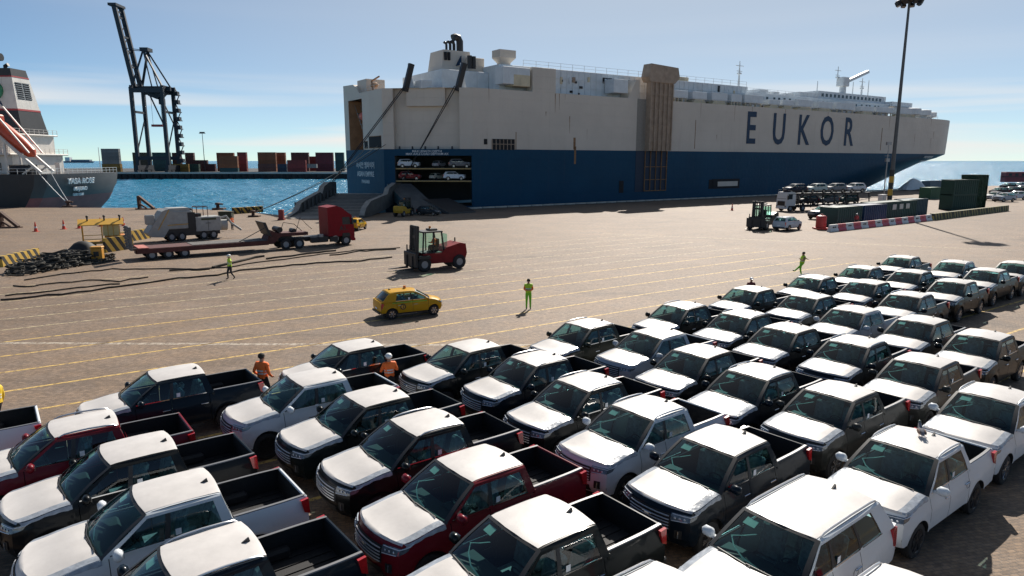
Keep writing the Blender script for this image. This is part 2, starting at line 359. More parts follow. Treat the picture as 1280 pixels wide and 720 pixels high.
def ground_line(name, off, t0, t1, w, m_, ang=LA):
    c, s_ = math.cos(ang), math.sin(ang); a = (-s_ * off, c * off); mb = MB()
    mb.add([(a[0] + c * t - s_ * d, a[1] + s_ * t + c * d, .004) for t, d in ((t0, -w / 2), (t1, -w / 2), (t1, w / 2), (t0, w / 2))], [(0, 1, 2, 3)])
    o = mb.build(name, m_, ground, smooth=0); return o
for k in range(-9, 11):
    off = (30.9 + 3.25 * k) * U
    ground_line('parking_line', off, -14 if off < 40 else -6, 56, .15, yl if k < 5 else wl)
ground_line('paving_joint', 34.2 * U, -30, 2, .35, jl, R(-1.0))
ground_line('paving_joint', 20.0, -4, 30, .12, yl, R(-55))
ground_line('crossing_line', 78, -20, 20, .25, wl, R(-22))
# far container quay
fq = MB(); FQ = 440.
fq.box(-420, -90, FQ, FQ + 240, -6, 1.1, 0); fq.box(-420, -90, FQ - .4, FQ, .25, 1.35, 1)
for i in range(80): x = -418 + i * 4; fq.box(x, x + 1.6, FQ - .9, FQ - .4, -3, .2, 2)
kind(fq.build('far_quay', [mat('dark_quay_wall', (.035, .035, .035), .8), mat('pale_concrete', (.5, .48, .44), .8), black_rubber], smooth=0), 'structure')
# ------------------------------------------------------------------ cars: one parametric body, several kinds
paint = mat('car_paint', (1, 1, 1), .35, 0, var=.04, vs=.8, coat=.16, objcol=True, spec=.12)
railgrey = mat('rail_cap_grey', (.16, .16, .165), .45, .2)
film = mat('white_film', (.57, .54, .51), .42, var=.11, vs=1.6, bump=.22, bs=4)
film_edge = mat('film_edge_translucent', (.30, .33, .37), .25, var=.3, vs=7, bump=.5, bs=9)
wsglass = glass('windscreen_glass', (.35, .56, .54)); sglass = glass('side_glass', (.38, .60, .62))
headlamp = mat('headlamp_lens', (.10, .12, .14), .06, .0, var=.5, vs=16, coat=1.)
lampinner = mat('lamp_reflector', (.72, .76, .80), .15, .3, var=.1)
barm = mat('grille_bar_silver', (.50, .50, .51), .28, .35)
taillamp = mat('taillamp_lens', (.42, .012, .016), .15, var=.25, vs=9, coat=1.)
chrome = mat('chrome', (.65, .65, .66), .12, 1., var=.05)
rimmat = mat('alloy_rim', (.45, .45, .46), .25, .9, var=.08); rimdark = mat('dark_rim', (.05, .05, .055), .3, .7)
cabin = mat('cabin_trim', (.022, .023, .026), .7, var=.2); liner_ = mat('bed_liner', (.012, .012, .013), .75, var=.2, bump=.3, bs=60)
seatm = mat('seat_plastic_cover', (.30, .32, .33), .25, var=.4, vs=8); headl = mat('headliner', (.35, .35, .33), .9)
paper = mat('paper_sheet', (.75, .85, .78), .7, var=.05); papers = mat('sticker_white', (.8, .82, .85), .6, var=.05)  # sheet colour also paints the dashboard glare strips
PICK = dict(xN=2.40, xT=-2.60, xf=1.52, xr=-1.50, R=.385, Wd=.965, zbelt=1.25, zroof=1.79, crown=.055, cowl=(1.27, 1.11), wtop=(.42, .33), rt=(-.95, -1.14),
            cols=[(1.11, .33), (.98, .24), (.10, .01), (.00, -.07), (-.92, -.80), (-1.12, -.97)], win=[1, 3], hoodz=1.155, bed=True, seams=[1.0, .05, -1.0])
SUVP = dict(PICK, xN=2.36, xT=-2.40, xf=1.46, xr=-1.33, zroof=1.79, cowl=(1.20, 1.02), wtop=(.36, .22), rt=(-1.95, -2.30),
            cols=[(1.02, .22), (.90, .14), (.06, -.02), (-.03, -.09), (-.95, -.86), (-1.03, -.93), (-1.80, -1.55), (-2.30, -1.95)], win=[1, 3, 5], bed=False, seams=[.95, .0, -.99])
HATCH = dict(PICK, xN=1.80, xT=-1.80, xf=1.17, xr=-1.23, R=.295, Wd=.80, zbelt=.96, zroof=1.42, crown=.06, cowl=(1.08, .93), wtop=(.28, .16), rt=(-1.28, -1.72),
             cols=[(.93, .16), (.80, .08), (-.02, -.10), (-.10, -.17), (-1.00, -.88), (-1.72, -1.28)], win=[1, 3], hoodz=.84, bed=False, seams=[.85, -.05, -.95])
def lerp(a, b, t): return a + (b - a) * t
def sm(t): t = max(0., min(1., t)); return t * t * (3 - 2 * t)
def make_car(P, name, filmed=True, rails=True, dark_rims=False, sheet=True):
    root = bpy.data.objects.new(name, None); COL.objects.link(root); root.empty_display_size = .3
    xN, xT, xf, xr, Rw, Wd, zB, zR = (P[k] for k in ('xN', 'xT', 'xf', 'xr', 'R', 'Wd', 'zbelt', 'zroof'))
    k = Rw / .385; RA = Rw * 1.19; zc = Rw; sill = .44 * k; hz = P['hoodz']; cw = P['cowl'][1]; xs0 = xN - .22 * k
    def zb(x):
        z = sill if xr < x < xf else (.40 * k if x > xf else .50 * k)
        for xa in (xf, xr):
            d = abs(x - xa)
            if d < RA: z = max(z, zc + math.sqrt(RA * RA - d * d))
        return z
    def zt(x):
        if x > cw: return lerp(zB - .015, hz - .02, sm((x - cw) / (xs0 - cw)) ** 1.1)
        if P['bed'] and x < P['cols'][-1][0]: return zB + .035
        return lerp(zB - .015, zB + .02, (cw - x) / (cw - xT))
    def Wf(z, x):
        c = Wd - .085 * ((z - .74 * k) / (.40 * k)) ** 2 * (.7 if z > .74 * k else .6)
        c += .014 * math.exp(-((z - .93 * k) / (.035)) ** 2)
        if x > xf: c -= .14 * k * ((x - xf) / (xN - xf)) ** 2.2
        if x < xr - .3: c -= .035 * ((xr - .3 - x) / (xr - .3 - xT)) ** 2
        for xa in (xf, xr):
            d = math.hypot(x - xa, z - zc)
            if RA - .02 < d < RA + .10: c += .022 * (1 - abs(d - RA - .03) / .09 if abs(d - RA - .03) < .09 else 0)
        return c
    SN = [0, .07, .18, .32, .46, .6, .72, .82, .91, 1.0]
    xs = set([xT, xs0, cw])
    for xa in (xf, xr):
        for i in range(0, 19): xs.add(round(xa + RA * math.cos(math.pi * i / 18) * .9999, 4))
        xs.add(xa + RA + .004); xs.add(xa - RA - .004)
    x = xT
    while x < xs0: xs.add(round(x, 3)); x += .11
    for q in P['seams']: xs = {a for a in xs if abs(a - q) > .03 or a in (xT, xs0)}; xs |= {q - .007, q + .007}
    xs = sorted(xs); xs = [a for i, a in enumerate(xs) if i == 0 or a - xs[i - 1] > .0035]
    prof = lambda s_: xN - k * (.10 * max(0, .25 - s_) / .25 + .02 * s_ + .12 * max(0, (s_ - .72) / .28) ** 1.7)
    xbl = xf + .1
    def side(x, s_, sg, off=0.):
        z0, z1 = zb(x), zt(x); z = lerp(z0, z1, s_); xx = x
        if x > xbl: xx = lerp(xbl, prof(s_) - .24 * k, (x - xbl) / (xs0 - xbl))
        return (xx, sg * (Wf(z, min(xx, xN)) + off), z)
    def fascia(t, s_, off=0.):
        e = side(xs0, s_, 1); zt_ = zt(xs0) + .055 * k * (1 - abs(t) ** 3) * s_ ** 4
        return (prof(s_) - .24 * k * abs(t) ** 2.4 + off, e[1] * t, lerp(zb(xs0), zt_, s_))
    seams = P['seams']
    def seamcell(i):
        xm = (xs[i] + xs[i + 1]) / 2; return any(abs(xm - q) < .008 for q in seams)
    # body side panels, split at the door seams
    segs = [('front_wing', seams[0], 99), ('front_door', seams[1], seams[0]), ('rear_door', seams[2], seams[1]), ('rear_quarter', -99, seams[2])]
    parts = {}
    for nm, lo, hi in segs:
        for sg in (1, -1):
            mb = MB()
            idx = [i for i in range(len(xs)) if lo - .0075 < xs[i] < hi + .0075]
            if hi < 90: idx = [i for i in idx if xs[i] < hi - .001]
            if lo > -90: idx = [i for i in idx if xs[i] > lo + .001]
            G = [[side(xs[i], s_, sg) for s_ in SN] for i in idx]
            mb.grid(G)
            for i0 in (0, -1):                       # returned panel edges make the shut lines real
                mb.grid([[q for q in G[i0]], [(q[0], q[1] - sg * .03, q[2]) for q in G[i0]]], 1)
            lip = [[g_[0] for g_ in G], [(g_[0][0], g_[0][1] - sg * .10, g_[0][2]) for g_ in G]]; mb.grid(lip, 1)
            parts[(nm, sg)] = mb.build(nm, [paint, dark_plastic], root, smooth=40)
    for nm, xh in (('front_door', seams[1] + .16), ('rear_door', seams[2] + .16)):
        for sg in (1, -1):
            y = Wf(.98 * k, xh); mb = MB(); mb.box(xh - .11, xh + .11, sg * (y + .002), sg * (y + .035), .955 * k, .985 * k, 0, .008)
            mb.build('door_handle', chrome, parts[(nm, sg)])
    if P['bed'] or not rails is False:
        xq = xr + RA + .14; zq = .93 * k; yq = Wf(zq, xq); mb = MB(); mb.tube([(xq + .085 * math.cos(a), yq + .002, zq + .085 * math.sin(a)) for a in [i * math.pi / 10 for i in range(21)]], .004, 4); mb.build('fuel_flap', dark_plastic, parts[('rear_quarter', 1)])
    # inner chassis and wheel wells
    mb = MB(); mb.box(xT + .12, xs0 - .12, -Wd + .24, Wd - .24, .30 * k, .62 * k, 0); mb.box(P['cols'][-1][0] + .02, cw - .02, -Wd + .09, Wd - .09, .42 * k, .55 * k, 0)
    mb.box(cw - .04, cw + .3, -Wd + .10, Wd - .10, .5 * k, zB - .09, 0); mb.box(xf - .5, xs0 - .15, -Wd + .42, Wd - .42, .5 * k, hz - .10, 0)
    mb.build('underbody', dark_plastic, root, smooth=0)
    # hood
    HT = [-1, -.94, -.8, -.55, -.25, 0, .25, .55, .8, .94, 1]; HU = [0, .12, .3, .5, .7, .85, .95, 1]
    def hood(u, t, off=0.):
        xc = lerp(P['cowl'][0], P['cowl'][1] , abs(t) ** 2); e1 = fascia(t, 1.0); xx = lerp(xc, e1[0], u)
        xe = lerp(cw, xs0, u); w = side(xe, 1, 1)[1]
        bul = (.075 * (1 - abs(t) ** 2.6) + .012 * math.exp(-((abs(t) - .55) / .12) ** 2)) * k
        z = side(xe, 1, 1)[2] + bul * lerp(1, .72, u)
        return (xx, w * t, z + off)
    mb = MB(); mb.grid([[hood(u, t) for t in HT] for u in HU]); hood_o = mb.build('hood', paint, root, smooth=40)
    # front fascia
    FT = [-1, -.93, -.8, -.6, -.3, 0, .3, .6, .8, .93, 1]; FS = [0, .12, .25, .4, .55, .7, .82, .9, .96, 1]
    mb = MB(); mb.grid([[fascia(t, s_) for t in FT] for s_ in FS]); bmp = mb.build('front_bumper', paint, root, smooth=40)
    def fpatch(name, t0, t1, s0, s1, m_, off, par, nt_=8, ns=3, taper=0.):
        mb = MB(); mb.grid([[fascia(lerp(t0 + taper * j / ns, t1 - taper * j / ns, i / nt_), lerp(s0, s1, j / ns), off) for i in range(nt_ + 1)] for j in range(ns + 1)])
        return mb.build(name, m_, par, smooth=40)
    gr = fpatch('grille', -.60, .60, .42, .86, dark_plastic, .012, root)
    mb = MB()
    for j in range(5):
        s_ = .47 + j * .085; mb.tube([fascia(lerp(-.57, .57, i / 8), s_, .026) for i in range(9)], .014 * k, 5)
    mb.build('grille_bars', barm, gr)
    mb = MB(); c_ = fascia(0, .70, .04); mb.box(c_[0] - .02, c_[0] + .012, -.06 * k, .06 * k, c_[2] - .03 * k, c_[2] + .03 * k, 0, .01); mb.box(c_[0] - .02, c_[0] + .008, -.13 * k, .13 * k, c_[2] + .006, c_[2] + .026 * k, 0, .006); mb.build('badge', chrome, gr)
    lo_ = fpatch('lower_intake', -.58, .58, .06, .30, dark_plastic, .012, root)
    for sg in (1, -1):
        f_ = fpatch('fog_light', sg * .70, sg * .86, .22, .48, dark_plastic, .015, root, 3, 3)
        mb = MB(); mb.tube([fascia(sg * .79, lerp(.25, .45, i / 4), .03) for i in range(5)], .012 * k, 5); mb.build('lamp_strip', headlamp, f_)
        rows = []
        n1, n2 = 6, 6
        for j in range(4):
            row = []
            for i in range(n1 + n2 + 1):
                w = i / (n1 + n2); tp = sm(min(1, (1 - w) * 3.2)) ; s_lo = lerp(.70, .82, w); s_hi = lerp(.90, .93, w); s_lo = lerp(s_hi - .03, s_lo, max(tp, .25)); s_ = lerp(s_lo, s_hi, j / 3)
                if i <= n1: q = fascia(sg * lerp(.60, 1., i / n1), s_, .014); q = (q[0], q[1] + sg * .006 * i / n1, q[2])
                else: q = side(xs0 - (i - n1) / n2 * .36 * k, s_, sg, .008)
                row.append(q)
            rows.append(row)
        mb = MB(); mb.grid(rows); hl_ = mb.build('headlight', headlamp, root, smooth=40)
        mb = MB()
        for tt in (.70, .80, .90): q = fascia(sg * tt, .81, .022); mb.ell((q[0], q[1], q[2]), (.012, .026 * k, .024 * k), 8, 5)
        mb.tube([fascia(sg * lerp(.63, 1., i / 5), .885, .024) for i in range(6)] + [side(xs0 - .1 * k * j, .895, sg, .018) for j in (1, 2, 3)], .009 * k, 5); mb.tube([fascia(sg * lerp(.63, .96, i / 5), .735 + .02 * i / 5, .022) for i in range(6)], .008 * k, 5); mb.build('lamp_reflector', lampinner, hl_)
    # greenhouse
    C = P['cols']; yb_, yr_ = Wd - .045, Wd * .765
    RZ = [(zB - .012, yb_, 0.), (zB + .035, yb_ - .012, .05), (lerp(zB, zR, .45), lerp(yb_, yr_, .40), .45), (zR - .075, lerp(yb_, yr_, .88), .88), (zR - .02, yr_ + .012, .97), (zR + .012, yr_ - .03, 1.0)]
    def gside(ci, r_, sg, off=0.): return (lerp(C[ci][0], C[ci][1], RZ[r_][2]), sg * (RZ[r_][1] + off), RZ[r_][0])
    def subcols(a, b, n_): return [(lerp(C[a][0], C[b][0], i / n_), lerp(C[a][1], C[b][1], i / n_)) for i in range(n_ + 1)]
    for sg in (1, -1):
        mb = MB(); nC = len(C)
        mb.grid([[gside(c, r_, sg) for r_ in range(6)] for c in range(nC)], lambda i, j: 1 if (0 < i < nC - 2 and 0 < j < 3) else 0, lambda i, j: i in P['win'] and j in (1, 2))
        # pillar depth behind the openings
        for c in range(nC - 1):
            for cc in (c, c + 1):
                if c in P['win']:
                    mb.grid([[gside(cc, r_, sg) for r_ in (1, 2, 3)], [(q[0], q[1] - sg * .05, q[2]) for q in (gside(cc, r_, sg) for r_ in (1, 2, 3))]], 1)
        cs = mb.build('cab_side', [paint, dark_plastic], root, smooth=40)
        for c in P['win']:
            mb = MB(); cc = subcols(c, c + 1, 4)
            mb.grid([[(lerp(a, b, RZ[r_][2]) , sg * (RZ[r_][1] - .006), RZ[r_][0]) for r_ in (1, 2, 3)] for a, b in cc])
            wo = mb.build('side_window', sglass, root, smooth=60, recalc=False)
            mb = MB()                                # weather strip below the glass
            mb.bar((C[c][0], sg * (RZ[1][1] + .004), RZ[1][0] - .005), (C[c + 1][0], sg * (RZ[1][1] + .004), RZ[1][0] - .005), .012, .022); mb.build('window_trim', chrome if c != 99 else dark_plastic, wo)
            if c == 3:
                mb = MB(); xx = lerp(C[c][0], C[c + 1][0], .16); mb.box(xx - .05, xx + .05, sg * (RZ[1][1] - .012), sg * (RZ[1][1] - .009), RZ[1][0] + .02, RZ[1][0] + .14); mb.build('window_sticker', papers, wo, smooth=0)
    WT = [-1, -.9, -.6, -.3, 0, .3, .6, .9, 1]
    def arcp(t, top, x_c, x_e, off=0., rear=False):
        z, y = (RZ[5][0] - .012, RZ[4][1] - .004) if top else (RZ[0][0], RZ[0][1])
        return (lerp(x_c, x_e, t * t), y * t, z + (P['crown'] if top else .055) * (1 - t * t) + off)
    def screen(t, s_, off=0.):
        a = arcp(t, False, P['cowl'][0] - .01, C[0][0]); b = arcp(t, True, P['wtop'][0], C[0][1] )
        q = [lerp(a[i], b[i], s_) for i in range(3)]; q[0] += .05 * math.sin(math.pi * s_) + off; q[2] += off * .6
        return tuple(q)
    SS = [0, .05, .25, .5, .75, .95, 1]
    mb = MB(); mb.grid([[screen(t, s_) for t in WT] for s_ in SS], 0, lambda i, j: 0 < i < 5 and 0 < j < 7); mb.build('windscreen_frame', dark_plastic, root, smooth=60)
    mb = MB(); mb.grid([[screen(t, s_, -.008) for t in WT] for s_ in SS]); ws = mb.build('windscreen', wsglass, root, smooth=60, recalc=False)
    if sheet:
        mb = MB(); mb.grid([[screen(t, s_, -.03) for t in (-.72, -.55, -.38)] for s_ in (.74, .88)]); mb.build('paper_sheet', paper, ws, smooth=0)
        mb = MB(); mb.grid([[screen(t + d, s_, -.05) for d in (-.022, .022)] for t, s_ in ((-.26, .66), (-.50, .53), (-.74, .42))])
        mb.grid([[screen(t, s_ + d, -.06) for d in (-.016, .016)] for t, s_ in ((-.74, .42), (-.55, .27), (-.25, .14), (.15, .07))]); mb.build('dash_glare_strip', paper, ws, smooth=0)  # pale strips painted in for sunlit dashboard edges mirrored in the glass
    mb = MB()
    for t0, t1 in ((-.75, .05), (-.05, .7)): mb.bar(screen(t0, .07, .03), screen(t1, .045, .03), .018, .014)
    mb.build('wipers', dark_plastic, ws)
    mb = MB(); mb.grid([[tuple(a) for a in (hood(0, t, -.004) for t in HT)], [(q[0] - .10, q[1], q[2] - .01) for q in (hood(0, t, 0) for t in HT)]]); mb.build('cowl_panel', dark_plastic, root)
    # rear screen
    def rscreen(t, s_, off=0.):
        a = arcp(t, False, P['rt'][1] - .04, C[-1][0]); b = arcp(t, True, P['rt'][0] - .05, C[-1][1]); q = [lerp(a[i], b[i], s_) for i in range(3)]; q[0] += off; return tuple(q)
    mb = MB(); mb.grid([[rscreen(t, s_) for t in WT] for s_ in (0, .12, .5, .86, 1)], 0, lambda i, j: 0 < i < 3 and 0 < j < 7); mb.build('rear_screen_frame', paint, root, smooth=60)
    mb = MB(); mb.grid([[rscreen(t, s_, .006) for t in WT[1:-1]] for s_ in (.11, .5, .87)]); mb.build('rear_window', sglass, root, smooth=60, recalc=False)
    # roof
    RU = [0, .08, .3, .6, .85, .96, 1]
    def roof(u, t, off=0.):
        x0 = lerp(P['wtop'][0], C[0][1], t * t); x1 = lerp(P['rt'][0] - .05, C[-1][1], t * t); z = RZ[5][0] + P['crown'] * (1 - t * t) - .012 + .022 * math.sin(math.pi * u) + .012 * (1 if 0 < u < 1 else 0)
        return (lerp(x0, x1, u), (RZ[5][1] + .0) * t * (1.0 if abs(t) < 1 else 1.0), z + off)
    RT = [-1, -.85, -.5, -.2, 0, .2, .5, .85, 1]
    mb = MB(); mb.grid([[roof(u, t) for t in RT] for u in RU]); ro = mb.build('roof', paint, root, smooth=50)
    mb = MB(); mb.grid([[roof(u, t, -.035) for t in RT] for u in RU]); mb.build('headlining', headl, ro, smooth=50)
    if filmed:
        mb = MB(); mb.grid([[roof(lerp(.0, 1, u), t * .955, .008 + .004 * math.sin(9 * t + 5 * u)) for t in RT] for u in RU]); mb.build('roof_film', film, root, smooth=50)
        mb = MB(); mb.grid([[hood(u, t * .99, .008) for t in [-1, -.9, -.84, -.7, -.5, -.25, 0, .25, .5, .7, .84, .9, 1]] for u in HU], lambda i, j: 1 if j in (0, 1, 10, 11) else 0)
        for sg in (1, -1):
            rows = []
            for i in range(13):
                u = i / 12; xe = lerp(cw, xs0 - .1, u); top = hood(u, sg * .99, .008); dp = (.075 + .012 * math.sin(u * 7 + 1) + .008 * math.sin(u * 23)) * k
                z1 = zt(xe); s2 = 1 - dp / (z1 - zb(xe)) if z1 - zb(xe) > dp else .5; a = side(xe, max(.55, s2), sg, .010); b = side(xe, max(.8, (1 + s2) / 2), sg, .012)
                rows.append([top, b, a])
            mb.grid(rows, 1)
        mb.grid([[hood(1, t * .99, .008) for t in HT], [fascia(t, .965, .012) for t in HT]], lambda i, j: 1 if j in (0, 9) else 0)
        mb.build('hood_film', [film, film_edge], root, smooth=60)
    mb = MB(); a = roof(.86, .0 if not P['bed'] else .25, .0); mb.prism([(a[0] - .07, a[2]), (a[0] + .09, a[2]), (a[0] - .05, a[2] + .075)], a[1] - .018, a[1] + .018, 'xz'); mb.build('antenna', dark_plastic, ro)
    if rails:
        for sg in (1, -1):
            x0, x1 = C[0][1] - .12, C[-1][1] + .10; y = sg * (RZ[5][1] - .005); z = RZ[5][0] + .055
            mb = MB(); mb.tube([(x0 + .06, y, z - .05), (x0 - .06, y, z - .005), (x0 - .25, y, z + .012), ((x0 + x1) / 2, y, z + .02), (x1 + .2, y, z + .008), (x1 + .02, y, z - .012), (x1 - .05, y, z - .05)], [.012, .02, .022, .022, .022, .02, .012], 8); mb.build('roof_rail', alu, root)
    # mirrors
    for sg in (1, -1):
        mx_ = C[1][0] - .12; mb = MB(); mb.box(mx_ - .07, mx_ + .09, sg * (Wd + .0), sg * (Wd + .25 * k), zB + .0, zB + .19 * k, 0, .055); mb.bar((mx_, sg * (Wd - .06), zB + .03), (mx_, sg * (Wd + .06), zB + .05), .08, .05)
        mo = mb.build('door_mirror', paint, root, smooth=60); mb = MB(); mb.box(mx_ - .075, mx_ - .068, sg * (Wd + .05), sg * (Wd + .2), zB + .04, zB + .15, 0, .003); mb.build('mirror_glass', chrome, mo)
    # tail
    if P['bed']:
        xb = C[-1][0] - .02; zt_ = zB + .035; fl = .78
        for sg in (1, -1):
            mb = MB(); bx = [a for a in xs if a < xb]
            rows = [[side(a, 1, sg), (a, sg * (Wf(zt_, a) - .012), zt_ + .018), (a, sg * (Wf(zt_, a) - .075), zt_ + .018), (a, sg * (Wd - .15), zt_ - .02)] for a in bx]
            mb.grid(rows); mb.build('bed_rail', [railgrey], root, smooth=40)
        mb = MB(); yi = Wd - .135
        mb.grid([[(xb, -yi, zt_ - .01), (xb, yi, zt_ - .01)], [(xb, -yi, fl), (xb, yi, fl)], [(xT + .06, -yi, fl), (xT + .06, yi, fl)], [(xT + .06, -yi, zt_ - .01), (xT + .06, yi, zt_ - .01)]])
        for sg in (1, -1): mb.grid([[(xb, sg * yi, zt_ - .01), (xT + .06, sg * yi, zt_ - .01)], [(xb, sg * yi, fl), (xT + .06, sg * yi, fl)]])
        for j in range(7): mb.box(xT + .10, xb - .03, -yi + .12 + j * .25, -yi + .2 + j * .25, fl, fl + .02, 0)
        for sg in (1, -1): mb.box(xr - .32, xr + .32, sg * (yi - .2), sg * yi, fl, fl + .22, 0, .05)
        mb.build('cargo_bed', liner_, root, smooth=30)
        mb = MB(); mb.box(xb, xb + .05, -yb_ + .02, yb_ - .02, .5, zB + .02, 0); mb.build('cab_back', paint, root)
        mb = MB(); mb.box(xT - .015, xT + .055, -Wd + .12, Wd - .12, .56, zt_ + .015, 0, .02); tg = mb.build('tailgate', paint, root, smooth=30)
        mb = MB(); mb.box(xT - .035, xT - .014, -.12, .12, .90, .98, 0, .01); mb.build('tailgate_handle', dark_plastic, tg)
        mb = MB(); mb.box(xT - .13, xT + .05, -Wd + .07, Wd - .07, .44, .60, 0, .03); mb.build('rear_bumper', dark_plastic, root)
    else:
        mb = MB(); mb.grid([[(xT - .04 * math.cos(t * math.pi / 2) - .03 * math.sin(s_ * 3), t * Wf(lerp(.5 * k, zB, s_), xT), lerp(.5 * k, zB + .02, s_)) for t in (-1, -.8, -.4, 0, .4, .8, 1)] for s_ in (0, .15, .3, .6, .85, 1)])
        mb.grid([[(xT - .04, t * (Wd - .07), zB + .005) for t in (-1, 0, 1)], [(C[-1][0], t * yb_, zB + .0) for t in (-1, 0, 1)]]); tg = mb.build('tailgate', paint, root, smooth=40)
        mb = MB(); mb.box(xT - .12, xT - .03, -Wd + .16, Wd - .16, .42 * k, .56 * k, 0, .02); mb.build('rear_bumper', dark_plastic, root)
        mb = MB(); mb.box(xT - .085, xT - .075, -.25 * k, .25 * k, .70 * k, .80 * k); mb.build('number_plate', papers, tg)
    for sg in (1, -1):
        mb = MB(); zl, zh = (.93, zB + .02) if P['bed'] else (.78 * k, zB - .04)
        y = Wf(.95 * k, xT); mb.prism([(xT - .03, zl), (xT + .09, zl + .06), (xT + .15, zh - .02), (xT - .01, zh)], sg * (y - .05), sg * (y + .014), 'xz'); mb.build('tail_light', taillamp, root, smooth=30)
    # wheels
    wp = [(.60 * Rw, -.10), (.86 * Rw, -.112), (.96 * Rw, -.095), (Rw, -.06), (Rw, .06), (.96 * Rw, .095), (.86 * Rw, .112), (.60 * Rw, .10), (.58 * Rw, .02)]
    tm = MB(); tm.lathe(wp, (0, 0, 0), 'y', 28); rm = MB()
    rm.lathe([(.62 * Rw, .104), (.655 * Rw, .112), (.63 * Rw, .09), (.60 * Rw, .03), (.2 * Rw, .01), (0, .01)], (0, 0, 0), 'y', 28, 1)
    for i in range(6):
        a = 2 * math.pi * i / 6
        for d in (-.14, .14):
            p0_ = (.12 * Rw * math.cos(a), .085, .12 * Rw * math.sin(a)); p1_ = (.62 * Rw * math.cos(a + d), .095, .62 * Rw * math.sin(a + d)); rm.bar(p0_, p1_, .045 * k, .045 * k)
    rm.lathe([(.17 * Rw, .06), (.17 * Rw, .105), (.10 * Rw, .115), (0, .115)], (0, 0, 0), 'y', 14)
    wproto = None
    for xa in (xf, xr):
        for sg in (1, -1):
            if wproto is None:
                wo = tm.build('wheel', black_rubber, root, smooth=40); ri = rm.build('rim', [rimdark if dark_rims else rimmat, rimdark], wo, smooth=30); wproto = wo
            else: wo = copytree(wproto, root)
            wo.location = (xa, sg * (Wd - .125), Rw); wo.rotation_euler.z = 0 if sg > 0 else math.pi
    # inside
    mb = MB(); mb.box(C[1][0] - .34, cw + .08, -Wd + .16, Wd - .16, .62 * k, zB - .03, 0, .05); mb.box(C[1][0] - .40, C[1][0] - .2, .18, .62 * k, zB - .10, zB + .03, 0, .03); mb.box(C[1][0] - .38, C[-1][0] + .3, -.12, .12, .5, .68 * k, 0, .03); mb.build('dashboard', cabin, root)
    mb = MB(); cx, cy, cz = C[1][0] - .46, .38 * k, zB - .04
    mb.tube([(cx + .12 * math.cos(a) * .45, cy + .18 * math.sin(a), cz + .18 * math.cos(a) * .89) for a in [2 * math.pi * i / 16 for i in range(17)]], .014, 6); mb.bar((cx, cy - .17, cz), (cx, cy + .17, cz), .03, .02); mb.bar((cx, cy, cz), (cx + .25, cy, cz - .12), .06, .06); mb.build('steering_wheel', cabin, root)
    seats = [(.05, .40), (.05, -.40), (-.60, .42), (-.60, -.42)] if P['R'] > .35 else [(.02, .34), (.02, -.34), (-.62, .34), (-.62, -.34)]
    s0 = None
    for sx, sy in seats:
        if s0 is None:
            mb = MB(); mb.box(-.22, .30, -.25, .25, .62 * k, .76 * k, 0, .05); kst = len(mb.v); mb.box(-.075, .075, -.25, .25, 0, .66 * k, 0, .05); mb.box(-.05, .05, -.13, .13, .68 * k, .86 * k, 0, .04)
            mb.xf(Matrix.Translation((-.22, 0, .74 * k)) @ Matrix.Rotation(R(-14), 4, 'Y'), kst); s0 = mb.build('seat', seatm, root); o = s0
        else: o = s0.copy(); COL.objects.link(o)
        o.location = (sx + (C[2][0] - .10), sy, 0)
    return root
def setcol(root, c):
    for o in [root] + list(root.children_recursive): o.color = (*c, 1)
# ------------------------------------------------------------------ the parked pickups
BLK = [(.005, .0065, .008), (.004, .010, .018), (.006, .010, .011), (.016, .017, .015), (.030, .033, .034)]
CL = dict(black=BLK[0], navy=BLK[1], graphite=BLK[2], grey=(.024, .026, .025), olive=(.022, .023, .014), red=(.16, .010, .018), white=(.64, .67, .69), silver=(.42, .45, .48))
ORD = ['first', 'second', 'third', 'fourth', 'fifth', 'sixth', 'seventh', 'eighth', 'ninth']
# per row, from the far end to the near end: roof centre in the photograph, colour
ROWS = [
    [((-90, 517), 'white'), ((106, 527.5), 'red'), ((174, 557.5), 'black'), ((221, 609.6), 'white'), ((267, 687), 'navy')],
    [((221, 464.6), 'navy'), ((396, 470), 'white'), ((471, 493.5), 'graphite'), ((534, 526), 'black'), ((600, 576), 'red'), ((679, 648), 'graphite'), ((800, 760), 'SUV')],
    [((447.5, 430.7), 'black'), ((592.5, 431), 'graphite'), ((674, 447), 'navy'), ((737, 475.5), 'black'), ((811, 507), 'white'), ((907, 548), 'navy'), ((1014, 629), 'SUV'), ((1122, 764), 'SUV')],
    [((737.5, 403.7), 'olive'), ((824, 415), 'silver'), ((877.5, 437.5), 'black'), ((950, 463), 'navy'), ((1051, 487), 'grey'), ((1145, 550), 'white')],
    [((856, 381), 'black'), ((931, 391.5), 'graphite'), ((987, 409), 'black'), ((1072, 425.5), 'navy'), ((1157, 449), 'grey'), ((1245, 490), 'white')],
    [((941, 360.5), 'black'), ((1014, 369), 'graphite'), ((1070, 386), 'silver'), ((1154, 399), 'grey'), ((1231, 417.5), 'graphite')],
    [((1020, 346), 'graphite'), ((1087, 352), 'black'), ((1139, 367.5), 'navy')],
    [((1080, 334), 'black'), ((1142, 339), 'graphite'), ((1195, 351), 'black')],
    [((1130, 321), 'graphite'), ((1196, 327), 'silver'), ((1237, 337), 'black')],
    [((1272, 328), 'grey')],
]
HEAD = R(218.0); ROOFX = -.33; TS = 1.03
pick = make_car(PICK, 'pickup_truck'); used = False
suv = None
def place(root, u, v, rz, dx=ROOFX, z=1.875):
    dx *= TS; root.scale = (TS, TS, TS)
    x, y, _ = gp(u, v, z); root.location = (x - dx * math.cos(rz), y - dx * math.sin(rz), 0); root.rotation_euler = (0, 0, rz)
pigeon_at = None; vr_ = random.Random(12)
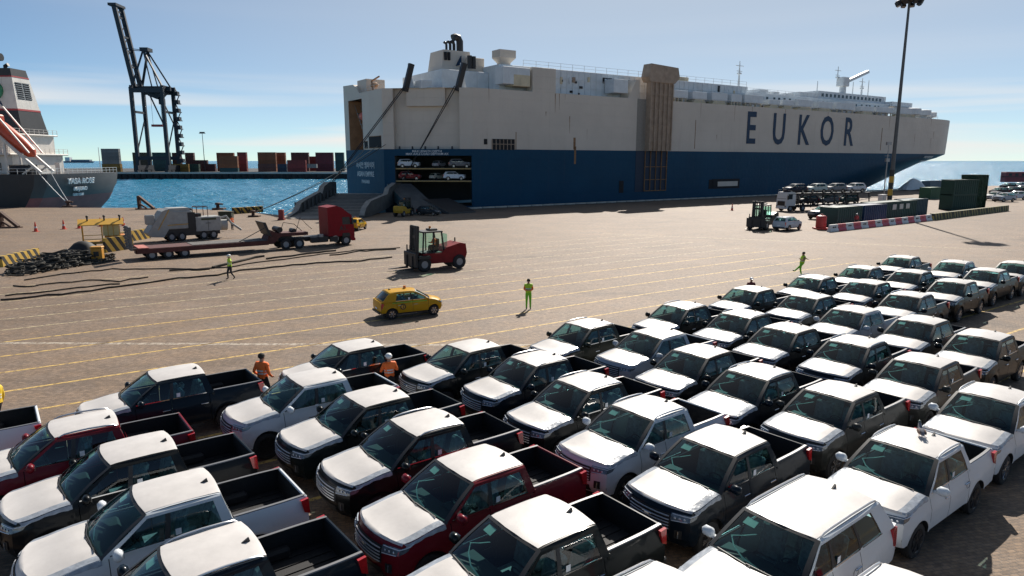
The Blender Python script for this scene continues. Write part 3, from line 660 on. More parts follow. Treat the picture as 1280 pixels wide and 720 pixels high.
for ri, row in enumerate(ROWS):
    for ci, ((u, v), cn) in enumerate(row):
        rz = HEAD + R(random.uniform(-1.2, 1.2))
        if cn == 'SUV':
            o = suv = make_car(SUVP, 'sport_utility_vehicle') if suv is None else copytree(suv); setcol(o, CL['white']); place(o, u, v, rz, -.83, 1.885)
            tag(o, 'white sport utility vehicle with full-length roof among the nearest pickups' if v < 700 else 'white car roof peeping in at the bottom edge, %s' % ('left of the whole white car' if ri == 1 else 'right of the whole white car'), 'car'); continue
        o = pick if not used else copytree(pick); used = True
        setcol(o, CL[cn]); place(o, u, v, rz)
        if len(ROWS) and o is not pick:              # trims differ from truck to truck
            if vr_.random() < .38 or (u, v) == (396, 470):
                for ch_ in [c_ for c_ in o.children if c_.name.startswith('roof_rail')]: bpy.data.objects.remove(ch_, do_unlink=True)
            if vr_.random() < .35:
                for ch_ in o.children_recursive:
                    if ch_.name.startswith('rim'): ch_.material_slots[0].link = 'OBJECT'; ch_.material_slots[0].material = rimdark
            if vr_.random() < .25:
                for ch_ in [c_ for c_ in o.children_recursive if c_.name.startswith('dash_glare_strip')]: bpy.data.objects.remove(ch_, do_unlink=True)
        pos = '%s from far end' % ORD[ci]
        look = {'black': 'black', 'navy': 'dark navy', 'graphite': 'graphite', 'grey': 'dark grey', 'olive': 'olive grey', 'red': 'dark red', 'white': 'white', 'silver': 'silver'}[cn]
        if ri == 0 and ci == 0: lab = 'white pickup cut off by the left edge of the photo'
        elif ri == 9: lab = 'dark grey pickup cut off at the right edge, behind all others'
        elif cn == 'red': lab = 'dark red pickup beside the black one in the leftmost row' if ri == 0 else 'dark red pickup between two dark ones near the bottom middle'
        elif cn == 'olive': lab = 'olive grey pickup at the far end of the fourth row from left'
        elif (u, v) == (1145, 550): lab = 'white pickup with a pigeon on its roof'; pigeon_at = o
        else: lab = '%s pickup, %s of the %s diagonal row from left' % (look, pos, ORD[ri])
        tag(o, lab, 'pickup', 'new pickups parked in diagonal rows')
# ------------------------------------------------------------------ the car carrier alongside
hullgrey = mat('hull_grey_paint', (.60, .53, .45), .55, var=.07, vs=.12, streak=.22)
hullblue = mat('hull_blue_paint', (.001, .050, .104), .55, spec=.22, var=.10, vs=.12, streak=.10)
hullred = mat('hull_red_paint', (.16, .045, .04), .6, var=.2, vs=.3)
shipwhite = mat('ship_white_paint', (.64, .68, .70), .5, var=.10, vs=.6, streak=.25)
shipcream = mat('ship_cream_paint', (.60, .52, .36), .6, var=.15, vs=.6, streak=.35)
darkhole = mat('dark_opening', (.012, .012, .014), .8); rustm = mat('rust_stain', (.25, .14, .07), .9, var=.3, vs=1.5)
brownp = mat('weathered_ramp_paint', (.36, .27, .20), .7, var=.2, vs=.8, streak=.6); blacksteel = mat('black_steel', (.02, .02, .022), .5, var=.2)
tealp = mat('ramp_teal_paint', (.10, .18, .20), .6, var=.2, vs=1, rust=.4); rampgrey = mat('ramp_grey_paint', (.085, .085, .08), .7, var=.25, vs=.7, rust=.3); ramplit = mat('ramp_sunlit_tone', (.30, .27, .23), .8, var=.2, vs=1.2, rust=.2)  # paler ramp tone puts sunlight into deck and girder tops
orange_in = mat('orange_primer', (.34, .19, .10), .7, var=.2, vs=.8, streak=.5); boatred = mat('lifeboat_orange', (.55, .085, .035), .4, var=.1)
letterblue = mat('letter_blue', (.004, .032, .08), .6); letterwhite = mat('letter_white', (.62, .66, .68), .6)
for m_ in (hullgrey, hullblue):                       # shallow plate seams and dents in the shell
    t_ = m_.node_tree; n_ = t_.nodes; tcn = n_.new('ShaderNodeTexCoord'); mpn = n_.new('ShaderNodeMapping'); mpn.inputs['Rotation'].default_value = (R(90), 0, 0); t_.links.new(tcn.outputs['Object'], mpn.inputs[0])
    bk = n_.new('ShaderNodeTexBrick'); bk.inputs['Scale'].default_value = 1; bk.inputs['Brick Width'].default_value = 9; bk.inputs['Row Height'].default_value = 2.4; bk.inputs['Mortar Size'].default_value = .05; t_.links.new(mpn.outputs[0], bk.inputs['Vector'])
    nzn = n_.new('ShaderNodeTexNoise'); nzn.inputs['Scale'].default_value = .9; nzn.inputs['Detail'].default_value = 3; t_.links.new(tcn.outputs['Object'], nzn.inputs['Vector'])
    ad_ = n_.new('ShaderNodeMath'); ad_.operation = 'MULTIPLY_ADD'; ad_.inputs[1].default_value = -.5; t_.links.new(bk.outputs['Fac'], ad_.inputs[0]); t_.links.new(nzn.outputs['Fac'], ad_.inputs[2])
    bp_ = n_.new('ShaderNodeBump'); bp_.inputs['Strength'].default_value = .5; bp_.inputs['Distance'].default_value = .12; t_.links.new(ad_.outputs[0], bp_.inputs['Height']); t_.links.new(bp_.outputs[0], n_['Principled BSDF'].inputs['Normal'])
ship = thing('car_carrier_ship', 'huge grey and blue car carrier ship moored along the quay', 'ship', (K0[0], K0[1], 0), A_SHIP)
ship.scale = (U, U, U)
cP, sP = math.cos(PITCH), math.sin(PITCH); KX, KY = -7.7, 137.3
def s_at(u, z=17.):
    a = (u - 640) / 853.; dz = z - 9.4; return (a * (KY * cP - dz * sP) - KX) / (EX - a * EY * cP)
def z_at(s_, v, n_=0.):                         # height seen at photo row v for a point on the side
    Y = KY + EY * s_ + EX * n_; b = (360 - v) / 853.; return 9.4 + Y * (b * cP - sP) / (cP + b * sP)
BEAM, ZD, ZP = 32.3, 23.4, 11.7
def outline(z):
    T_ = [(-6, 92, 168, 1.7), (-3, 96, 170, 1.7), (0, 104, 173, 1.8), (3, 116, 185, 1.9), (6, 132, 196, 2.0), (9, 152, 206, 2.3), (ZP, 176, 211, 3.0), (16, 177, 211.2, 3.0), (ZD, 178, 211.5, 3.0)]
    for a, b in zip(T_[:-1], T_[1:]):
        if a[0] <= z <= b[0]: t = (z - a[0]) / (b[0] - a[0]); sb, st, p_ = (lerp(a[i], b[i], t) for i in (1, 2, 3)); break
    h = BEAM / 2; pts = [(0, 0)] + [(sb * i / 5, 0) for i in range(1, 5)]
    bow = []
    for i in range(0, 15):
        t = math.sin(i / 14 * math.pi / 2); bow.append((lerp(sb, st, t), h * (1 - (1 - t ** p_) ** (1 / 1.6 if p_ > 2.3 else .9))))
    pts += bow; pts += [(x, BEAM - y) for x, y in bow[::-1][1:]] + [(sb * i / 5, BEAM) for i in (3, 1)] + [(-14, BEAM)]
    return pts
zl = [-6, -3, -1.5, 0, 1.5, 3, 4.5, 6, 7.5, 9, 10.4, ZP, 13, 16, 19.5, ZD]
G = [[(x, y, z) for x, y in outline(z)] for z in zl]
mb = MB(); mb.grid(G, lambda i, j: 0 if zl[i] >= ZP else (2 if zl[i] < -1.6 else 1)); mb.add([q for q in G[-1]] + [(-14, 11.3, ZD)], [tuple(range(len(G[-1]) + 1))], 0)
hull = mb.build('hull', [hullgrey, hullblue, hullred], ship, smooth=25)
cd = (-14 / 17.99, 11.3 / 17.99)
def CH(w, z, d=0.): return (cd[0] * w + cd[1] * d, cd[1] * w - cd[0] * d, z)         # on the cut-off stern quarter, d inboard
ws_ = [0, .3, 2.6, 15.8, 18]; zs = [-6, .5, 5.6, 10.4, ZP, ZD]
mb = MB(); mb.grid([[CH(w, z) for w in ws_] for z in zs], lambda i, j: 0 if i == 4 else 1, lambda i, j: (i in (1, 2) and j in (1, 2)) or (i == 4 and j == 2))
D = 1.4                                            # upper recess
mb.grid([[CH(2.6, z) for z in (ZP, ZD)], [CH(2.6, z, D) for z in (ZP, ZD)], [CH(15.8, z, D) for z in (ZP, ZD)], [CH(15.8, z) for z in (ZP, ZD)]], 0)
mb.grid([[CH(2.6, ZP), CH(15.8, ZP)], [CH(2.6, ZP, D), CH(15.8, ZP, D)]], 1)
qd = mb.build('stern_quarter', [hullgrey, hullblue], ship, smooth=0)
mb = MB(); q = [CH(5.5, 20.2, .3), CH(13.2, 20.2, .3)]
mb.add([CH(5.5, 20.0, .4), CH(13.2, 20.0, .4), CH(13.2, ZD + .1, .4), CH(5.5, ZD + .1, .4), CH(5.5, 20.0, D), CH(13.2, 20.0, D), CH(13.2, ZD + .1, D), CH(5.5, ZD + .1, D)], [(0, 1, 2, 3), (0, 1, 5, 4), (1, 2, 6, 5), (0, 3, 7, 4), (3, 2, 6, 7)]); mb.build('upper_door_panel', hullgrey, qd, smooth=0)
for w in (4.2, 7.0, 9.6, 12.2, 14.8):
    mb = MB(); mb.cyl(CH(w, ZP, .3), CH(w, ZP + .55, .3), .22, .16, 8); mb.build('bollard_stub', blacksteel, qd)
mb = MB()                                           # vehicle decks behind the stern door
for a, b, z in ((.3, 15.8, .4), (.3, 15.8, 5.55), (.3, 15.8, 8.0)):
    mb.add([CH(a, z, .25), CH(b, z, .25), CH(b, z, 16), CH(a, z, 16), CH(a, z - .3, .25), CH(b, z - .3, .25), CH(b, z - .3, 16), CH(a, z - .3, 16)], [(0, 1, 2, 3), (4, 5, 6, 7), (0, 1, 5, 4)])
mb.build('vehicle_deck', [mat('deck_green_grey', (.12, .13, .12), .7)], ship, smooth=0)
mb = MB()
for z in (5.4, 7.85): mb.bar(CH(.5, z, .12), CH(15.6, z, .12), .12, .22)
mb.build('deck_edge', mat('deck_edge_yellow', (.40, .27, .10), .7, rust=.6), ship)
mb = MB(); mb.grid([[CH(.3, .4, 16), CH(15.8, .4, 16)], [CH(.3, 10.4, 16), CH(15.8, 10.4, 16)]]); mb.grid([[CH(.3, .4, .02), CH(.3, .4, 16)], [CH(.3, 10.4, .02), CH(.3, 10.4, 16)]]); mb.grid([[CH(15.8, .4, .02), CH(15.8, .4, 16)], [CH(15.8, 10.4, .02), CH(15.8, 10.4, 16)]]); mb.grid([[CH(.3, 10.4, .02), CH(15.8, 10.4, .02)], [CH(.3, 10.4, 16), CH(15.8, 10.4, 16)]]); mb.build('hold_wall', mat('hold_paint', (.07, .08, .08), .8), ship, smooth=0)
mb = MB(); mb.bar(CH(.4, 1.5, -.05), CH(8.5, 1.1, -.05), .3, .5); mb.build('sill_beam', tealp, ship)
# transom with the open mooring recess
mb = MB(); ns = [11.3, 21.8, 29.6, BEAM]; zt_ = [-6, 0, ZP, 22.2, ZD]
mb.grid([[(-14, n_, z) for n_ in ns] for z in zt_], lambda i, j: 0 if i >= 2 else 1, lambda i, j: i == 2 and j == 1); tr = mb.build('transom', [hullgrey, hullblue], ship, smooth=0)
mb = MB(); mb.grid([[(-14, 21.8, z), (-10, 21.8, z), (-10, 29.6, z), (-14, 29.6, z)] for z in (ZP, 22.2)]); mb.grid([[(-14, 21.8, ZP + .01), (-14, 29.6, ZP + .01)], [(-10, 21.8, ZP + .01), (-10, 29.6, ZP + .01)]]); mb.build('mooring_recess', orange_in, tr, smooth=0)
mb = MB()
for i in range(10): mb.box(-12.6, -11.8, 22.4 + i * .62, 22.9 + i * .62, ZP + .6 + i * .8, ZP + .75 + i * .8)
mb.bar((-12.9, 22.2, ZP + 1.4), (-12.9, 28.8, 21.4), .09); mb.bar((-11.6, 22.2, ZP + 1.4), (-11.6, 28.8, 21.4), .09); mb.build('stairs', steel, tr)
mb = MB(); mb.ell((-12.4, 24.4, 18.8), (1.1, 2.1, 1.0), 12, 8); mb.build('rescue_boat', boatred, tr)
mb = MB(); mb.prism([(23.2, ZD), (BEAM, ZD), (BEAM, 25.6), (26.5, 25.4), (24.5, 24.6)], -14.0, -11.5, 'yz'); mb.build('stern_bulwark', hullgrey, tr, smooth=0)
def port(n0, n1, z0, z1, par):
    mb = MB(); mb.box(-14.05, -13.9, n0, n1, z0, z1); mb.bar((-14.06, n0, z1), (-14.06, n1, z1), .1, .12, 1); mb.bar((-14.06, n0, z0), (-14.06, n1, z0), .1, .12, 1); mb.build('mooring_port', [darkhole, rustm], par, smooth=0)
port(12.3, 18.6, 12.0, 14.3, tr); port(19.4, 21.2, 12.0, 13.4, tr)
text('name_lettering', '아시안 엠파이어', 1.5, letterwhite, ship, frame((-14.04, 21.2, 8.4), (0, -1, 0)), .02, .015)
text('name_lettering', 'ASIAN EMPIRE', 1.5, letterwhite, ship, frame((-14.04, 21.2, 6.6), (0, -1, 0)), .02, .02)
text('port_lettering', 'PANAMA', 1.1, letterwhite, ship, frame((-14.04, 21.2, 5.0), (0, -1, 0)), .02, .015)
text('notice_lettering', 'MAX LENGTH DEPTH', .62, letterwhite, ship, frame(CH(9.2, 11.25, -.03), (-cd[0], -cd[1], 0)), .01, .01)
text('notice_lettering', 'MAX AXLE LOAD DEPTH/M AX', .62, letterwhite, ship, frame(CH(9.2, 10.72, -.03), (-cd[0], -cd[1], 0)), .01, .01)
# name on the side
for ch_, u, in (('E', 938.5), ('U', 973.5), ('K', 1004), ('O', 1033.5), ('R', 1060.5)):
    s_ = s_at(u, 17.3); text('side_letter', ch_, 11.6, letterblue, ship, frame((s_, -.06, 17.5), (1, 0, 0)), .03, .18, .74)
for i, (tx, dz) in enumerate((('아시안 엠파이어', 10.6), ('ASIAN EMPIRE', 9.3))):
    def hy(s_, z):
        o_ = outline(z)[:19]
        for a, b in zip(o_[:-1], o_[1:]):
            if a[0] <= s_ <= b[0]: return lerp(a[1], b[1], (s_ - a[0]) / max(1e-6, b[0] - a[0]))
        return 0.
    s_ = 182.; y0 = hy(s_, dz); text('bow_lettering', tx, 1.15, letterwhite, ship, frame((s_, y0 - .06, dz), (1, (hy(s_ + 3, dz) - hy(s_ - 3, dz)) / 6, 0), (0, (hy(s_, dz + .6) - hy(s_, dz - .6)) / 1.2, 1)), .05, .01)
# openings and plates on the side
def sidebox(name, u0, u1, v0, v1, m_, d=.08, par=ship):
    s0, s1 = s_at(u0, 12), s_at(u1, 12); z0, z1 = z_at(s0, v1), z_at(s0, v0); mb = MB(); mb.box(s0, s1, -d, .3, z0, z1); return mb.build(name, m_, par, smooth=0)
o = sidebox('pilot_opening', 615, 643, 173.5, 187, darkhole)
mb = MB(); s0, s1 = s_at(615, 12), s_at(643, 12)
for i in range(7): x = lerp(s0, s1, i / 6); mb.bar((x, -.12, z_at(s0, 187)), (x, -.12, z_at(s0, 174)), .12)
mb.bar((s0, -.12, z_at(s0, 180)), (s1, -.12, z_at(s0, 180)), .12); mb.build('opening_bars', brownp, o)
sidebox('porthole', 605, 609, 173.5, 180.5, darkhole); sidebox('hull_slot', 775, 780.5, 226, 241, darkhole)
o = sidebox('bunker_door', 892, 926.5, 224, 236, darkhole); sidebox('bunker_door_plate', 899, 924, 227, 233, hullgrey, .14, o); sidebox('hull_slot', 888, 893, 224.5, 236, darkhole)
for u, v0, v1, w in ((718, 172, 187, .35), (719, 183, 205, .3), (645, 165, 187, .12), (868, 150, 186, .1), (1100, 160, 188, .1)): sidebox('rust_streak', u - w * 4, u + w * 4, v0, v1, rustm, .004)
rnd = random.Random(21)
for i in range(20):                                 # weeping rust below the deck edge and the knuckle
    u = rnd.uniform(600, 1170); s0 = s_at(u, 22); w = rnd.uniform(.04, .13); top_ = rnd.choice([ZD - .1, ZD - .1, rnd.uniform(14, 20)]); ln_ = rnd.uniform(.8, 4.5); mb = MB(); mb.add([(s0 - w, -.004, top_), (s0 + w, -.004, top_), (s0 + w * .3, -.004, top_ - ln_), (s0 - w * .2, -.004, top_ - ln_)], [(0, 1, 2, 3)]); mb.build('rust_streak', rustm, hull, smooth=0)
for i in range(22):                                 # fittings on the garage side
    u = rnd.choice([rnd.uniform(698, 760), rnd.uniform(700, 800), rnd.uniform(848, 944)]); s0 = s_at(u, 26); w = rnd.uniform(.2, .9); h = rnd.uniform(.3, 1.6); z = rnd.uniform(ZD + .1, 27.2); mb = MB(); mb.box(s0, s0 + w, 3.2, 3.5, z, z + h, 0, .03); mb.build('wall_fitting', rnd.choice([shipwhite, shipcream, blacksteel, darkhole, brownp]), ship, smooth=0)
mb = MB()
for z in (25.2, 26.9): mb.bar((s_at(698, 26), 3.4, z), (s_at(945, 26), 3.4, z), .12, .10)
for i in range(40): x = lerp(s_at(698, 26), s_at(945, 26), i / 39); mb.box(x - .05, x + .05, 3.38, 3.5, ZD, 28.7)
mb.build('wall_stiffener', shipwhite, ship, smooth=0)
# stowed side ramp
s0, s1 = s_at(806.5, 16), s_at(834.5, 16)
mb = MB(); mb.box(s0, s1, -1.1, .1, ZP + .05, 27.2); mb.prism([(s0 - .9, 28.3), (s0 - .2, 27.2), (s1 + .3, 27.2), (s1 + 1.8, 28.6), (s1 + 1.2, 30.8), (s0 - .2, 31.2)], -1.5, 1.0, 'xz'); sr = mb.build('side_ramp', brownp, ship, smooth=0)
mb = MB()
for i in range(6): x = lerp(s0 + .15, s1 - .15, i / 5); mb.box(x - .12, x + .12, -1.45, -1.1, ZP + .05, 30.2)
for z in (14, 17.5, 21, 24.5, 27.2): mb.box(s0, s1, -1.32, -1.1, z - .12, z + .12)
mb.build('ramp_ribs', brownp, sr, smooth=0)
mb = MB(); mb.box(s0 - 2.8, s1, -.05, .1, 2.2, ZP, 0)
for i in range(5): x = lerp(s0 + .1, s1 - .1, i / 4); mb.box(x - .06, x + .06, -.3, -.05, 2.4, ZP, 1)
for z in (2.4, 5, 8): mb.box(s0, s1, -.3, -.05, z - .08, z + .08, 1)
mb.build('ramp_track', [mat('track_dark_blue', (.006, .022, .05), .6), rustm], ship, smooth=0)
mb = MB(); mb.box(s0 - 2.8, s0 - .05, -.03, .1, ZP, ZD, 0); mb.build('track_recess', mat('recess_grey', (.26, .24, .21), .7, streak=.5), ship, smooth=0)
# upper works
def block(name, s0, s1, n0, n1, z0, z1, m_=shipwhite, ch=.08, par=ship):
    mb = MB(); mb.box(s0, s1, n0, n1, z0, z1, 0, ch); return mb.build(name, m_, par, smooth=0)
ga = block('garage_deck', s_at(636, 26), s_at(948, 26), 3.5, 28.5, ZD - .1, 28.8)
s_e = s_at(948, 26)
gb = block('forward_house', s_e + .05, s_at(1128, 25), 4.5, 27.5, ZD - .1, 27.6)
block('aft_house', -2.6, s_at(636, 26) - .05, 7.5, 26, ZD - .1, 27.5); block('aft_house', -8.0, -5.5, 6, 12, ZD - .1, 24.9)
block('deck_locker', s_at(630, 25), s_at(664, 25), .3, 3.4, 24.6, 28.0); block('deck_locker', s_at(643, 25), s_at(664, 25), .28, 3.42, 24.3, 26.6, shipcream)
block('bulwark_block', s_at(666, 26), s_at(695, 26), -.02, 2.4, ZD - .05, 28.3, hullgrey)
wm = mat('ship_window_glass', (.03, .04, .05), .1, .2)
for u0, u1, v0, v1 in ((766, 778, 97, 104), (781, 801, 99, 106)):
    s0, s1 = s_at(u0, 27), s_at(u1, 27); mb = MB(); mb.box(s0, s1, 3.4, 3.6, z_at(s0, v1, 3.5), z_at(s0, v0, 3.5)); mb.build('garage_opening', darkhole, ga, smooth=0)
block('deck_box', s_at(768, 25), s_at(786, 25), .2, 3.3, 24.4, 27.4); mb = MB(); mb.prism([(s_at(786, 25), ZD), (s_at(800, 25), ZD), (s_at(800, 25), 27.6), (s_at(796, 25), 27.6)], .2, 3.2, 'xz'); mb.build('bulwark_wing', hullgrey, ship, smooth=0)
random.seed(11)
u = 846.
while u < 1150:                                     # lockers, vents and rafts along the deck edge
    du = random.uniform(12, 24); s0, s1 = s_at(u, 25), s_at(u + du, 25)
    if u > 840: 
        mb = MB(); h = random.uniform(1.4, 2.2); mb.box(s0, s1, .8, 3.3, ZD + .9, ZD + .9 + h, 0, .1)
        if random.random() < .55: mb.prism([(s0 + .2, ZD), (s1 - .2, ZD), (s1 - 1.0, ZD + .95), (s0 + 1.0, ZD + .95)], .9, 3.1, 'xz', 1)
        else:
            for t in (.1, .35, .65, .9): x = lerp(s0, s1, t); mb.box(x - .15, x + .15, 1, 1.3, ZD, ZD + .95, 1); mb.box(x - .15, x + .15, 2.7, 3, ZD, ZD + .95, 1)
        mb.build('deck_locker', [shipwhite, shipcream], ship, smooth=0)
    u += du + random.uniform(3, 9)
for u0, u1, zt2 in ((1141, 1156, 26.6), (1158, 1170, 26.4), (1176, 1188, 26.2)):
    s0 = s_at(u0, 25); s1 = min(s_at(u1, 25), 199.5); y0 = 4.5 + (s0 - 185) * .45 if s0 > 185 else 2.; mb = MB(); c = ((s0 + s1) / 2, y0 + 1.6); r_ = (s1 - s0) / 2
    mb.lathe([(r_ * .7, ZD), (r_ * .6, ZD + .8), (r_, ZD + 1.1), (r_, zt2 - .2), (r_ * .8, zt2)], (c[0], c[1], 0), 'z', 12, 0); mb.build('bow_ventilator', shipwhite, ship)
for i in range(26):                                 # windows and doors of the houses
    s0 = lerp(s_e + 2, s_at(1120, 25), i / 26) + random.uniform(-.5, .5)
    mb = MB(); mb.box(s0, s0 + .9, 4.44, 4.55, 26.0, 26.8); mb.build('window', wm, gb, smooth=0)
    if i % 2 == 0: mb = MB(); mb.box(s0, s0 + .8, 4.44, 4.55, 23.9, 25.4); mb.build('door', random.choice([wm, brownp, blacksteel]), gb, smooth=0)
br_ = block('bridge_house', s_at(1046, 27), s_at(1130, 27), 6, 26, 27.6, 30.0)
for i in range(16):
    s0 = lerp(s_at(1050, 27), s_at(1126, 27), i / 16); mb = MB(); mb.box(s0, s0 + 1.1, 5.94, 6.05, 28.4, 29.3); mb.build('window', wm, br_, smooth=0)
block('bridge_wing', s_at(1128, 25), s_at(1153, 25), 3.5, 28.5, 26.9, 28.4); block('wing_post', s_at(1139, 25), s_at(1142, 25), 5, 5.6, ZD, 26.9, shipwhite, 0)
for u0, u1, a, b in ((1023, 1043, 27.6, 29.2), (972, 984, 27.6, 28.9), (990, 998, 27.6, 28.6), (1005, 1016, 27.6, 28.4)): block('roof_unit', s_at(u0, 27), s_at(u1, 27), 6, 10, a, b)
block('roof_unit', s_at(859, 27), s_at(865, 27), 4.5, 7, 28.8, 30.9, blacksteel); block('roof_unit', s_at(866, 27), s_at(878, 27), 4.5, 7, 28.8, 29.9, shipcream)
def rail(name, pts, h, step, m_, par, t=.06):
    mb = MB()
    for a, b in zip(pts[:-1], pts[1:]):
        a, b = Vector(a), Vector(b); n_ = max(1, int((b - a).length / step))
        for i in range(n_ + 1): q = a.lerp(b, i / n_); mb.bar(q, q + Vector((0, 0, h)), t)
        for f in (.5, 1.): mb.bar(a + Vector((0, 0, h * f)), b + Vector((0, 0, h * f)), t * .8)
    return mb.build(name, m_, par, smooth=0)
railm = mat('rail_paint', (.55, .56, .55), .6)
rail('railing', [(s_at(668, 29), 4, 28.8), (s_e, 4, 28.8)], 1.3, 3.2, railm, ship); rail('railing', [(s_e + 1, 5, 27.6), (s_at(1046, 27), 5, 27.6)], 1.2, 3.2, railm, ship)
rail('railing', [(-13.5, 12, ZD), (-13.5, 31, ZD)], 1.1, 2, railm, ship); rail('railing', [(s_at(846, 25), .4, ZD), (s_at(1175, 25), .6, ZD)], 1.1, 3, railm, ship)
# funnel, pipes, vent trunk, crane, masts
fz = 27.5; mb = MB(); pr = [(-.9, 11.0), (6.6, 11.0), (6.6, 17.5), (-.9, 17.5)]; tp = [(-.1, 11.4), (6.2, 11.4), (6.2, 17.1), (-.1, 17.1)]
mb.add([(x, y, fz - 1) for x, y in pr] + [(x, y, 31.9) for x, y in tp], [(0, 1, 5, 4), (1, 2, 6, 5), (2, 3, 7, 6), (3, 0, 4, 7), (4, 5, 6, 7)]); fn = mb.build('funnel', hullgrey, ship, smooth=0)
mb = MB(); mb.box(0., .5, 10.9, 11.5, 29.8, 31.4, 0); mb.box(.8, 1.3, 10.9, 11.5, 29.8, 31.4, 0); mb.build('funnel_louvre', darkhole, fn, smooth=0)
mb = MB(); mb.prism([(2.6, 28.8), (3.9, 29.1), (3.9, 30.9), (3.4, 30.1)], 10.9, 11.3, 'xz'); mb.build('funnel_emblem', letterblue, fn, smooth=0)
block('funnel_cabin', 5.0, 8.8, 9.8, 15, 27.5, 30.6, hullgrey)
for x, r_, h in ((1.8, .26, 1.9), (2.7, .3, 2.1), (3.6, .34, 2.2), (5.0, .75, 3.2)):
    mb = MB(); mb.tube([(x, 13.5, 31.8), (x, 13.5, 31.8 + h * .75), (x - r_ * .5, 13.5, 31.8 + h * .95), (x - r_ * 1.5, 13.5, 31.8 + h), (x - r_ * 2.2, 13.5, 31.8 + h * .92)], r_, 10); mb.build('exhaust_pipe', blacksteel, fn)
s0, s1 = s_at(640, 31), s_at(660.5, 31); c = (s0 + s1) / 2; w = (s1 - s0) / 2
mb = MB(); mb.add([(c - w, 4.5, 30.4), (c + w, 4.5, 30.4), (c + w, 7.5, 30.4), (c - w, 7.5, 30.4), (c - w, 4.5, 31.9), (c + w, 4.5, 31.9), (c + w, 7.5, 31.9), (c - w, 7.5, 31.9), (c - w * .55, 5.2, 29.4), (c + w * .55, 5.2, 29.4), (c + w * .55, 7, 29.4), (c - w * .55, 7, 29.4), (c - w * .55, 5.2, 28.7), (c + w * .55, 5.2, 28.7), (c + w * .55, 7, 28.7), (c - w * .55, 7, 28.7)],
    [(4, 5, 6, 7)] + [(a + i, a + (i + 1) % 4, b + (i + 1) % 4, b + i) for a, b in ((4, 0), (0, 8), (8, 12)) for i in range(4)]); mb.build('vent_trunk', hullgrey, ship, smooth=0)
for u, z in ((613, 29.7), (618, 29.6)): mb = MB(); mb.cyl((s_at(u, 29), 8, 28.1), (s_at(u, 29), 8, z + .9), .5, .5, 10); mb.build('deck_vent', blacksteel, ship)
sc = s_at(1080, 29); mb = MB(); mb.cyl((sc, 7, 27.5), (sc, 7, 33.2), 1.1, .9, 12); mb.box(sc - 1.6, sc + 1.6, 5.8, 8.4, 32, 34.8, 0, .2); mb.bar((sc + .5, 7, 33.2), (s_at(1110, 31), 7, 37.4), 1.0, .9); cr_ = mb.build('deck_crane', shipwhite, ship)
for u, zb_, zt2 in ((955, 29, 36), (1053, 27.6, 33), (1097, 30, 34), (1108, 30, 35.5), (1116, 30, 35), (1077, 34, 38)):
    s0 = s_at(u, 31); mb = MB(); mb.cyl((s0, 8, zb_ - .2), (s0, 8, zt2), .35 if u in (955, 1108) else .18, .1, 8)
    if u in (955, 1108, 1077): mb.bar((s0 - 1.6, 8, zt2 - 1.2), (s0 + 1.6, 8, zt2 - 1.2), .15); mb.bar((s0 - 1.1, 8, zt2 - 2.6), (s0 + 1.1, 8, zt2 - 2.6), .15); mb.box(s0 - .5, s0 + .5, 7.6, 8.4, zt2 - 3.4, zt2 - 3.0)
    mb.build('mast', shipwhite, ship)
for u in (463, 470): pass
block('deck_house', -13.2, -9.0, 21, 26, ZD - .05, 26.2, hullgrey); mb = MB(); mb.bar((-13.4, 17, ZD), (-12.6, 19.5, 25.6), .3); mb.bar((-12.6, 19.5, 25.6), (-12.4, 16, 26.2), .25); mb.ell((-12.6, 18, 24.6), (.7, 1.5, .6), 10, 6); mb.build('stern_davit', orange_in, ship)
# stern ramp on the quay
def LW(x, y, z): dx, dy = x - KX, y - KY; return (dx * EX + dy * EY, -dx * EY + dy * EX, z)
def girder(name, a, b, prof, w, m_):
    mb = MB(); a, b = Vector(a), Vector(b); d = (b - a); Ln = d.length; d.normalize(); nn = Vector((-d.y, d.x)) * w / 2; rows = []
    for t, zb_, zt2 in prof:
        c = a + d * t * Ln; rows.append([LW(c.x - nn.x, c.y - nn.y, zb_), LW(c.x + nn.x, c.y + nn.y, zb_), LW(c.x + nn.x, c.y + nn.y, zt2), LW(c.x - nn.x, c.y - nn.y, zt2), LW(c.x - nn.x, c.y - nn.y, zb_)])
    mb.grid(rows, lambda i, j: 1 if j == 2 else 0); mb.add([q for q in rows[0][:4]] + [q for q in rows[-1][:4]], [(0, 1, 2, 3), (4, 5, 6, 7)]); return mb.build(name, m_, ship, smooth=0)
girder('ramp_girder', (-37.6, 113.5), (-36.4, 141), [(0, .02, .15), (.18, .02, 1.0), (.25, .02, 2.3), (.62, .8, 3.6), (.66, 1.0, 3.2), (.72, 1.2, 4.6), (.82, 1.8, 5.3), (1, 2.6, 5.2)], 1.0, [rampgrey, ramplit])  # top faces coloured paler to look sunlit, sides left dark
girder('ramp_girder', (-25.2, 114.5), (-22.4, 140), [(0, .02, .3), (.05, .02, 1.6), (.16, .02, 2.6), (.55, .7, 3.3), (.60, .9, 4.4), (.78, 1.6, 5.2), (1, 2.4, 4.8)], .9, [rampgrey, ramplit])
mb = MB(); mb.grid([[LW(-37, 112.5, .03), LW(-25, 113.5, .03)], [LW(-37, 120, .55), LW(-24.6, 120, .55)], [LW(-36.4, 141, 2.9), LW(-22.6, 140.2, 2.9)]]); mb.grid([[LW(-37, 120, .25), LW(-24.6, 120, .25)], [LW(-36.4, 141, 2.5), LW(-22.6, 140.2, 2.5)]], 1); mb.build('stern_ramp', [ramplit, rampgrey], ship, smooth=0)
